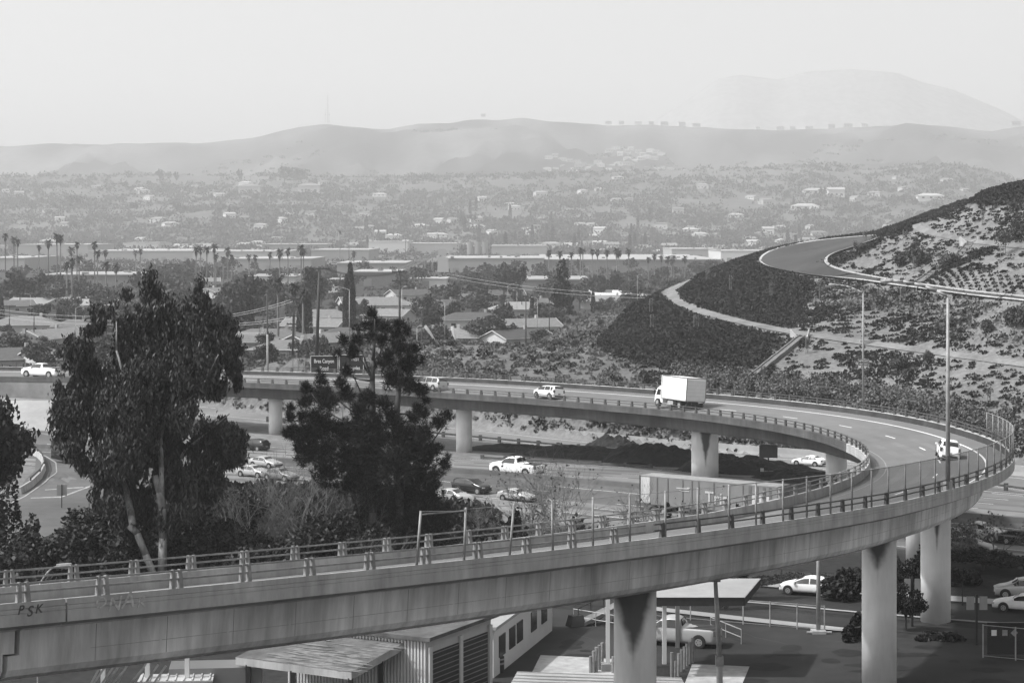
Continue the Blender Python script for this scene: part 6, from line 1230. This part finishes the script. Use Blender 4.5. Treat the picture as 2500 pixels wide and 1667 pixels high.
b = MB(); b.path([(x, y, z+1.15) for x, y, z in P[1:]], .08, 4); [b.box((x, y, z+.95), (.15, .15, .4)) for x, y, z in P[1:]]; b.build('rail', M['dark'], cb_)
x, y, z = gp(151, 1240); o = empty('traffic_sign', (x, y, z), .1, 'square grey back of a road sign on the low wall at left', 'road sign'); b = MB(); b.box((0, 0, 1.9), (1.05, .05, 1.15)); b.build('panel', M['signback'], o); b = MB(); b.box((0, -.06, 1.2), (.1, .08, 2.6)); b.build('post', M['wood'], o)
x, y, z = gp(100, 1040); o = empty('traffic_sign', (x, y, z), .3, 'narrow dark back of a small sign before the pale slope paving', 'road sign'); b = MB(); b.box((0, 0, 1.6), (.25, .06, 1.2)); b.build('panel', M['dark'], o); b = MB(); b.tube((0, 0, 0), (0, 0, 1.2), .05); b.build('post', M['steel'], o)
x, y, z = gp(10, 1208); b = MB(); b.box((0, 0, .5), (.12, .12, 1.1)); o = b.build('marker_post', M['concl']); o.location = (x, y, z); tag(o, 'short pale marker post under the dark bush at left', 'post')
x, y, z = gp(163, 1130); o = empty('truck', (x, y, z), 2.2, 'dark rear of a truck emerging from behind the gum leaves on the local ramp', 'truck'); b = MB(); b.box((0, 0, 1.7), (5, 2.2, 2.4)); b.build('body', M['black'], o)
for k in (1, -1):
    b = MB(); b.tube((-1.6, k*.75, .45), (-1.6, k*1.1, .45), .45, n=14); b.build('wheel', M['tyre'], o)
# pale slope paving under the far left end
b = MB(); q = [W3(-90, 976, 2.3), W3(135, 978, 2.3), W3(330, 982, 2.3), W3(400, 1040, -1.45), W3(150, 1050, -1.45), W3(-90, 1052, -1.45)]; b.face([q[0], q[5], q[4], q[1]]); b.face([q[1], q[4], q[3], q[2]]); tag(b.build('slope_paving', M['concl']), kind='structure')
guardrail(-112, -92, lambda s: 33, 'short guardrail at the foot of the pale slope paving behind the gum tree')
# lamp behind the near railing at the left
x, y, z = (115-1250)/F*110, 110., T1(-25.7, 110)
lamp('street_lamp', (x-.5, y, z), CZ-(1385-HOR)*110/F-z-1.0, .45, 1.1, 1.1, 'small bent street lamp showing just above the near railing at left', r=.08, head=.75)
# ---------------------------------------------------------------- street, yard and buildings under the ramp
strip('yard', [(1150, 2100), (1500, 2100), (1900, 2100), (2700, 2100)], [(1150, 1478), (1500, 1492), (2075, 1545), (2700, 1602)], mat('yard_asphalt', .026, amp=.2, scale=.5, big=.3, bigs=.1), .02, 10)
strip('street', [(1350, 1440), (1860, 1480), (2100, 1505), (2650, 1548)], [(1350, 1395), (1860, 1434), (2100, 1453), (2650, 1496)], M['dasphalt'], .03, 4)
strip('pavement', [(1350, 1395), (1860, 1434), (2100, 1453), (2650, 1496)], [(1350, 1384), (1860, 1421), (2100, 1441), (2650, 1482)], M['concl'], .14, 1)
strip('kerb', [(1350, 1442), (1860, 1476), (2080, 1497), (2650, 1543)], [(1350, 1439), (1860, 1473), (2080, 1494), (2650, 1539)], M['concl'], .12, 1)
strip('pavement', [(1500, 1482), (1860, 1523), (2078, 1546), (2120, 1551)], [(1500, 1473), (1860, 1513), (2070, 1536), (2120, 1541)], M['concl'], .12, 1)
strip('lower_lane', [(1350, 1470), (1860, 1512), (2100, 1534), (2650, 1585)], [(1350, 1448), (1860, 1488), (2100, 1512), (2650, 1556)], M['dasphalt'], .03, 3)
strip('concrete_pad', [(1290, 1660), (1450, 1668), (1560, 1690)], [(1320, 1600), (1440, 1606), (1530, 1612)], M['conc'], .06, 3); strip('concrete_pad', [(1660, 1700), (1800, 1700)], [(1690, 1622), (1830, 1628)], M['conc'], .06, 3)
car('sedan', 'white hybrid car driving left on the local street behind the pole', 'car', (*gp(1972, 1451)[:2], .65), math.pi-.40, 'hatch', 'white', group='vehicles on the local street', sc_=1.02)
car('sedan', 'white sedan cut by the right edge on the local street', 'car', (*gp(2500, 1493)[:2], .65), math.pi-.40, 'sedan', 'white', group='vehicles on the local street')
car('suv', 'silver suv cut by the right edge behind the white sedan', 'suv', (*gp(2498, 1460)[:2], .65), math.pi-.2, 'suv', 'silver', group='vehicles on the local street')
car('pickup_truck', 'pale pickup truck parked under the canopy, tail to the right', 'pickup', (*gp(1650, 1572)[:2], .63), math.pi-.30, 'pickup', 'silver', group='vehicles in the yard', sc_=1.08)
def fence_run(u0, v0, u1, v1, H, n, label, m='steel', name='chain_link_fence', top=True):
    a, c = gp(u0, v0), gp(u1, v1); e = empty(name, a, 0, label, 'fence', 'chain link fences'); d = Vector(c)-Vector(a)
    for i in range(n+1): b = MB(); p = d*(i/n); b.tube((p.x, p.y, -.1), (p.x, p.y, H), .05); b.build('fence_post', M[m], e)
    b = MB(); b.tube((0, 0, H-.05), (d.x, d.y, d.z+H-.05), .03, n=4); b.tube((0, 0, .15), (d.x, d.y, d.z+.15), .02, n=4); b.build('top_rail', M[m], e)
    b = MB(); b.face([(0, 0, .1), (d.x, d.y, .1), (d.x, d.y, H-.05), (0, 0, H-.05)]); b.build('wire_mesh', mat('yard_link', .12, trans=.86), e)
fence_run(1560, 1503, 2013, 1541, 1.9, 7, 'yard fence along the lower pavement between the columns'); fence_run(1150, 1262, 1250, 1268, 1.9, 2, 'thin fence behind the near railing under the low pale wall'); fence_run(2400, 1605, 2560, 1620, 2.3, 2, 'metal framed gate fence at the lower right corner')
fence_run(1700, 1425, 2350, 1478, 1.8, 6, 'fence along the shrubs behind the local street', m='dark')
gy_ = random.Random(9); b = MB()
for i in range(34):
    u, v = gy_.uniform(1380, 2450), gy_.uniform(1560, 1668); x, y, z = gp(u, v); rx_ = gy_.uniform(.3, 1.6); ry_ = rx_*gy_.uniform(.2, .7); b.face([(x+rx_*math.cos(a)*gy_.uniform(.75, 1.1), y+ry_*2*math.sin(a)*gy_.uniform(.75, 1.1), z+.028+i*.0004) for a in [k*2*math.pi/11 for k in range(11)]])
tag(b.build('oil_stains', mat('oil_stain', .014, amp=.4, scale=2)), 'dark oil stains spread over the yard asphalt', 'stains', kind='stuff')
b = MB()
for i in range(7):
    u, v = gy_.uniform(1400, 2300), gy_.uniform(1560, 1650); p = Vector(gp(u, v)); d_ = gy_.uniform(0, 3)
    for j in range(7): q_ = p+Vector((math.cos(d_), math.sin(d_)*1., 0))*gy_.uniform(.5, 1.2); b.face([(p.x, p.y-.03, p.z+.045), (q_.x, q_.y-.03, q_.z+.045), (q_.x, q_.y+.03, q_.z+.045), (p.x, p.y+.03, p.z+.045)]); p = q_; d_ += gy_.gauss(0, .4)
tag(b.build('sealed_cracks', mat('crack_seal', .09, amp=.3)), 'thin pale sealed cracks wandering over the yard asphalt', 'cracks', kind='stuff')
# poles in the yard
for (u, vt, vb_, D, r, lab) in [(1998, 1385, 1545, None, .17, 'plain grey lamp pole rising in front of the white hybrid car')]:
    x, y, z = gp(u, vb_); b = MB(); b.tube((0, 0, 0), (0, 0, 9), r, r*.8, 10); o = empty('lamp_pole', (x, y, z), 0, lab, 'pole'); b.build('shaft', M['steel'], o, smooth=True); b = MB(); b.box((0, 0, .12), (1., 1., .25)); b.tube((-.9, -.4, .15), (.9, -.4, .15), .08); b.build('base', M['conc'], o)
x = (1752-1250)/F*108; y = 108.; z = T1(x, y); o = empty('lamp_pole', (x, y, z), 0, 'tall pole standing in front of the canopy, thicker below', 'pole'); H = CZ-(1416-HOR)*y/F-z; b = MB(); b.tube((.15, 0, 0), (.1, 0, H*.6), .20, .17, 10); b.tube((.1, 0, H*.6), (-.12, 0, H), .15, .11, 10); b.build('shaft', M['steel'], o, smooth=True); b = MB(); b.box((.1, 0, H*.58), (.42, .42, .5)); b.box((-.15, 0, H), (.6, .2, .15)); b.build('collar', M['rail'], o)
# canopy
A_ = [W3(1560, 1458, 6.), W3(1817, 1458, 6.), W3(1856, 1412, 6.), W3(1600, 1412, 6.)]
x0, y0 = A_[0][0], A_[0][1]; o = empty('canopy', (x0, y0, .6), 0, 'flat pale canopy roof on posts behind the front column', 'canopy'); b = MB(); q = [(p[0]-x0, p[1]-y0) for p in A_]
b.loft([[(x_, y_, z_-.6) for x_, y_ in q] for z_ in (5.45, 6.0)], caps=True, mi=0); b.build('fascia', M['dark'], o); b = MB(); b.face([(x_, y_, 5.42) for x_, y_ in q]); cx_, cy_ = sum(p[0] for p in q)/4, sum(p[1] for p in q)/4
b.loft([[(x_, y_, 5.41) for x_, y_ in q], [(cx_+(x_-cx_)*1.012, cy_+(y_-cy_)*1.012, 5.41) for x_, y_ in q]], closed=True); b.build('roof', M['concl'], o)
for (u, v) in [(1622, 1620), (1654, 1580), (1484, 1636)]:
    px, py, pz = gp(u, v)
    if u == 1484: t_ = empty('canopy_post', (px, py, pz), 0, 'white square post left of the front column', 'post'); b = MB(); b.box((0, 0, 2.7), (.26, .26, 5.4)); b.build('shaft', M['trim'], t_); b = MB(); b.box((0, 0, .25), (.9, .8, .5)); b.build('footing', M['concl'], t_)
    else: b = MB(); b.box((px-x0, py-y0, 2.4), (.28, .28, 4.9)); b.build('post', M['trim' if u == 1622 else 'grey'], o)
# bollards
bo = [(1442, 1643, 'short'), (1449, 1643, 'middle'), (1456, 1641, 'tall'), (1463, 1636, 'tall'), (1470, 1630, 'tall'), (1497, 1644, 'short'), (1640, 1655, 'tall'), (1648, 1655, 'short'), (1657, 1650, 'dark'), (1664, 1640, 'dark'), (1671, 1632, 'dark'), (1677, 1625, 'dark'), (1684, 1620, 'dark'), (1691, 1617, 'tall')]
for i, (u, v, kd) in enumerate(bo):
    x, y, z = gp(u, v); H = {'short': 1.15, 'middle': 1.5, 'tall': 1.7, 'dark': 1.5}[kd]; b = MB(); b.tube((0, 0, 0), (0, 0, H), .11, n=8); o = b.build('bollard', M['rail' if i % 3 else 'grey'], smooth=False); o.location = (x, y, z); tag(o, ORD[i if u < 1500 else i-6]+' bollard from the left in the row '+('left' if u < 1500 else 'right')+' of the front column', 'bollard', 'bollards by the front column')
# pipe barriers
for (u0, v0, u1, v1, lab) in [(1735, 1541, 1810, 1572, 'thin metal pipe rail right of the parked pickup'), (1400, 1520, 1510, 1538, 'thin metal pipe rail left of the front column')]:
    a, c = gp(u0, v0), gp(u1, v1); d = Vector(c)-Vector(a); e = empty('pipe_rail', a, 0, lab, 'rail'); b = MB()
    for h_ in (.5, 1.05): b.tube((0, 0, h_), (d.x, d.y, h_), .035, n=5)
    b.build('bar', M['steel'], e)
    for f in (0, .5, 1): b = MB(); b.tube((d.x*f, d.y*f, 0), (d.x*f, d.y*f, 1.05), .035, n=5); b.build('post', M['steel'], e)
x, y, z = gp(1420, 1527); o = empty('conveyor_ramp', (x, y, z), .5, 'dark steel loading ramp with railings lying in the yard', 'ramp'); b = MB(); b.loft([[(q_*4.6, -.5, .1+q_*1.5), (q_*4.6, .5, .1+q_*1.5), (q_*4.6, .5, .35+q_*1.5), (q_*4.6, -.5, .35+q_*1.5)] for q_ in (0, 1)], caps=True); b.build('deck', M['grey'], o)
b = MB(); [b.tube((q_*1.1, .5, .2+q_*.36), (q_*1.1, .5, 1.2+q_*.36), .04) for q_ in range(5)]; b.tube((0, .5, 1.2), (4.5, .5, 2.7), .04); b.tube((.5, -.4, 0), (2.5, -.4, 1.1), .05); b.tube((2.2, -.4, 0), (3.8, -.4, 1.5), .05); b.build('railing', M['dark'], o); b = MB(); b.box((-.5, 0, .45), (1.3, .9, .8), top=.7); b.build('engine', M['black'], o)
# sign boards at the lower right
for (u, v, w_, lab) in [(2228, 1530, .9, 'pair of white sign backs on a dark post between the columns'), (2385, 1575, 1.1, 'pair of white sign backs on a dark post at the right')]:
    x, y, z = gp(u, v); o = empty('traffic_sign', (x, y, z), 0, lab, 'road sign'); hz = 3.1 if u < 2300 else 3.0
    b = MB(); b.box((0, .1, hz/2+.3), (.16, .12, hz+.6)); b.build('post', M['dark'], o)
    for k in (-1, 1): b = MB(); b.box((k*w_*.42, 0, hz), (w_*.5, .05, .95)); b.build('panel', M['signback'], o)
x, y, z = gp(2428, 1600); o = empty('placard_panel', (x, y, z), 0, 'dark panel with small white placards behind the corner gate', 'panel'); b = MB(); b.box((1.2, 0, 1.2), (3.4, .08, 2.2)); b.build('panel', M['black'], o)
for i, (dx, rz_) in enumerate(((-.05, 0), (.7, 0), (1.35, math.pi/4))):
    b = MB(); s_ = .36 if i < 2 else .34; b.box((0, 0, 0), (s_, .03, s_*1.1)); t_ = b.build('placard', M['white' if i == 0 else 'steel'], o); t_.location = (dx, -.07, 1.6); t_.rotation_euler = (0, rz_, 0)
# ---- garage with roll-up doors
def bar_box(o, name, m, pts, z0, z1):
    b = MB(); b.loft([[(p[0], p[1], z) for p in pts] for z in (z0, z1)], caps=True); return b.build(name, m, o)
e1 = W3(1043, 1563, 5.4); e2 = W3(1195, 1508, 5.4); dv = Vector((e2[0]-e1[0], e2[1]-e1[1], 0)).normalized(); e1 = Vector((e1[0], e1[1], 0)); rz_ = math.atan2(dv.y, dv.x)
gar = empty('garage', (e1.x, e1.y, .6), rz_, 'corrugated garage with dark roll-up doors under the near arm of the ramp', 'garage'); Lg = 8.
b = MB(); b.box((Lg/2, 5, 2.4), (Lg, 10, 4.8)); b.build('wall', M['wall'], gar)
b = MB(); n_ = 44
for i in range(n_): b.box((-.06, .12+i*10/n_, 2.35), (.10, .11, 4.7))
b.build('corrugated_end', M['trim'], gar)
b = MB()
for (x_, w_) in ((2.1, 3.3), (5.8, 3.3)):
    d_ = MB(); d_.box((x_, -.04, 2.0), (w_, .08, 4.0)); dd_ = d_.build('roll_up_door', M['dark'], gar); d_ = MB(); [d_.box((x_, -.09, .3+i*.3), (w_-.1, .03, .05)) for i in range(13)]; d_.build('slats', M['grey'], dd_)
for x_ in (.2, 3.95, 7.75): b = MB(); b.box((x_, -.1, 2.2), (.35, .14, 4.4)); b.build('pilaster', M['trim'], gar)
b = MB(); b.box((Lg/2, 5, 4.95), (Lg+.8, 10.8, .22)); b.build('roof', M['oldroof'], gar)
# shed roof with peeling paint
q = [W3(575, 1603, 4.4), W3(858, 1640, 4.4), W3(1062, 1524, 5.6), W3(780, 1500, 5.6)]; o0 = Vector(q[1]); shed = empty('open_shed', (o0.x, o0.y, .6), 0, 'open shed with a dark peeling roof at the bottom, below the ramp', 'shed')
ql = [(p[0]-o0.x, p[1]-o0.y, p[2]-.6) for p in q]; b = MB(); b.face(ql); b.build('roof', M['oldroof'], shed)
b = MB(); b.loft([[(p[0], p[1], p[2]-.45), (p[0], p[1], p[2]-.01)] for p in ql+ql[:1]], closed=False); b.build('fascia', M['conc'], shed)
A0, B0, C0, D0_ = [Vector(p) for p in ql]; g = random.Random(4); b = MB()
for i in range(150):
    f = g.uniform(.28, .96); h_ = abs(g.gauss(.14, .16)); 
    if h_ > .75: continue
    p = A0.lerp(B0, f).lerp(D0_.lerp(C0, f), h_); l_ = g.uniform(.3, 1.6); w_ = g.uniform(.03, .12); dx = (B0-A0).normalized()*l_; dy = (D0_-A0).normalized()*w_; nrm = Vector((0, 0, .015)); b.face([p-dx+nrm, p-dy+nrm, p+dx+nrm, p+dy+nrm])
b.build('peeled_patches', M['peel'], shed)
for p in (B0, A0.lerp(B0, .5), A0.lerp(B0, .1), B0.lerp(C0, .35), B0.lerp(C0, .85)): pp = p.lerp(D0_, .02); b = MB(); b.box((pp.x, pp.y, (pp.z-.4)/2), (.3, .3, pp.z-.4)); b.build('post', M['dark'], shed)
# corrugated metal roof at the bottom edge
q = [W3(1262, 1640, 5.2), W3(1664, 1655, 5.2), W3(1705, 1730, 4.4), W3(1215, 1725, 4.4)]; o0 = Vector(q[0]); mr_ = empty('metal_roofed_shed', (o0.x, o0.y, .6), 0, 'pale ribbed metal roof cut by the bottom edge below the front column', 'shed'); ql = [(p[0]-o0.x, p[1]-o0.y, p[2]-.6) for p in q]; b = MB(); b.loft([[(p[0], p[1], p[2]+dz) for p in ql] for dz in (-.15, 0)], caps=True); b.build('roof', M['metalroof'], mr_)
A0, B0, C0, D0_ = [Vector(p) for p in ql]; b = MB()
for i in range(12): f = i/11; b.tube(A0.lerp(D0_, f)+Vector((0, 0, .02)), B0.lerp(C0, f)+Vector((0, 0, .02)), .035, n=4)
b.build('ribs', M['concl'], mr_); b = MB(); b.box((ql[1][0]/2, -1.5, 1.8), (8, 2, 3.6)); b.build('wall', M['wall'], mr_)
# white building beyond the garage
e1 = (-1.2, 130.5); wb_ = empty('white_building', (e1[0], e1[1], .6), math.radians(75), 'white low building with dark windows beyond the garage doors', 'building'); b = MB(); b.box((8, 3, 1.6), (16, 6, 3.2)); b.build('wall', M['trim'], wb_)
for x_ in (2., 4.6, 6.6, 10.5, 13.5): b = MB(); b.box((x_, -.03, 1.8), (1.5, .08, 1.4)); b.build('window', M['win'], wb_)
b = MB(); b.box((8, 3, 3.3), (16.5, 6.5, .2)); b.build('roof', M['concl'], wb_)
# white posts and clutter at lower left
for i, (u, vt, vb_, lab) in enumerate([(252, 1630, 1720, 'white post nearest the leaning timber, under the ramp'), (360, 1612, 1720, 'second white post under the near ramp arm'), (457, 1604, 1700, 'third white post under the near ramp arm')]):
    D = 118; x = (u-1250)/F*D; z = T1(x, D); H = CZ-(1560-HOR)*D/F-z; b = MB(); b.box((0, 0, H/2), (.26, .26, H)); o = b.build('white_post', M['trim']); o.location = (x, D, z); tag(o, lab, 'post', 'white posts under the near ramp arm')
D = 116; x = (200-1250)/F*D; tb = empty('leaning_planks', (x, D, .6), 0, 'stack of pale planks leaning under the ramp at the lower left', 'planks'); 
for i in range(11): b = MB(); dx = (i % 4)*.5+(2.0 if i > 6 else 0); b.box((0, 0, 0), (.12, .06, 4.5)); p_ = b.build('plank', M['woodl'], tb); p_.location = (dx, i*.1, 2.0); p_.rotation_euler = (0, .5+.1*(i % 3), 0)
x, y, z = W3(505, 1622, 4.0); o = empty('old_van', (x-1, y, .6), .1, 'pale boxy truck body under the shed roof at lower left', 'truck'); b = MB(); b.box((1.5, 1, 2.4), (5.5, 2.3, 1.6)); b.build('body', M['grey'], o); b = MB(); b.box((1.5, 1, .9), (5.4, 2.1, .5)); b.build('chassis', M['dark'], o)
for k in (0, 1): b = MB(); b.tube((-.3+k*3.5, -.2, .45), (-.3+k*3.5, .1, .45), .45, n=12); b.build('wheel', M['tyre'], o)
q = W3(430, 1655, 3.4); b = MB(); b.box((0, 0, 0), (4.4, 2.0, .12)); 
for i in range(9): b.box((-2+i*.5, 0, .1), (.08, 1.9, .06))
o = b.build('slatted_panel', M['conc']); o.location = q; o.rotation_euler = (0, 0, .1); tag(o, 'pale slatted panel roof at the very bottom left', 'panel')
for (u, v, lab) in [(1150, 1652, 'dark drum with pale bands beside the garage doors'), (1218, 1640, 'striped drum in the shade right of the garage')]:
    x, y, z = gp(u, v); o = empty('drum', (x, y, z), 0, lab, 'drum', 'drums by the garage'); b = MB(); b.tube((0, 0, 0), (0, 0, 1.05), .36, n=14); b.build('body', M['dark'], o); b = MB(); b.tube((0, 0, .55), (0, 0, .68), .37, n=14); b.tube((0, 0, .85), (0, 0, .95), .37, n=14); b.build('bands', M['concl'], o)
# graffiti on the outer face of the near parapet
def on_face(name, s, dz, txt, size, m, label):
    p = rp(s, W2+.012, dz); h = rh(s); return text(name, txt, size*.85, mat('spray_'+m, .08 if m == 'dark' else .40, amp=.5, scale=6), ov, L(p), (math.pi/2, 0, h), ext=.003)
for i_, (c_, dz_) in enumerate((('P', -.26), ('S', -.33), ('K', -.27))): on_face('graffiti', .85+i_*.34, dz_, c_, .5+.08*(i_ % 2), 'dark', '')
for i_, c_ in enumerate('ONAK'): on_face('graffiti', 3.9+i_*.55, -.26-.1*(i_ % 2), c_, .66+.14*(i_ % 3), 'concl', '')
for o in _stock:
    for ch in list(o.children): bpy.data.objects.remove(ch)
    bpy.data.objects.remove(o)
# where a label is shared, say which one, counted from the left as seen from the camera
_by = {}
for o in sc.objects:
    if o.parent is None and 'label' in o and 'group' in o: _by.setdefault((o['group'], o['label']), []).append(o)
for (gq, lb), obs in _by.items():
    if 1 < len(obs) <= len(ORD):
        obs.sort(key=lambda o: o.location.x/max(o.location.y, 1))
        for i, o in enumerate(obs):
            nl = ORD[i]+' from the left: '+lb
            if len(nl.split()) <= 16: o['label'] = nl
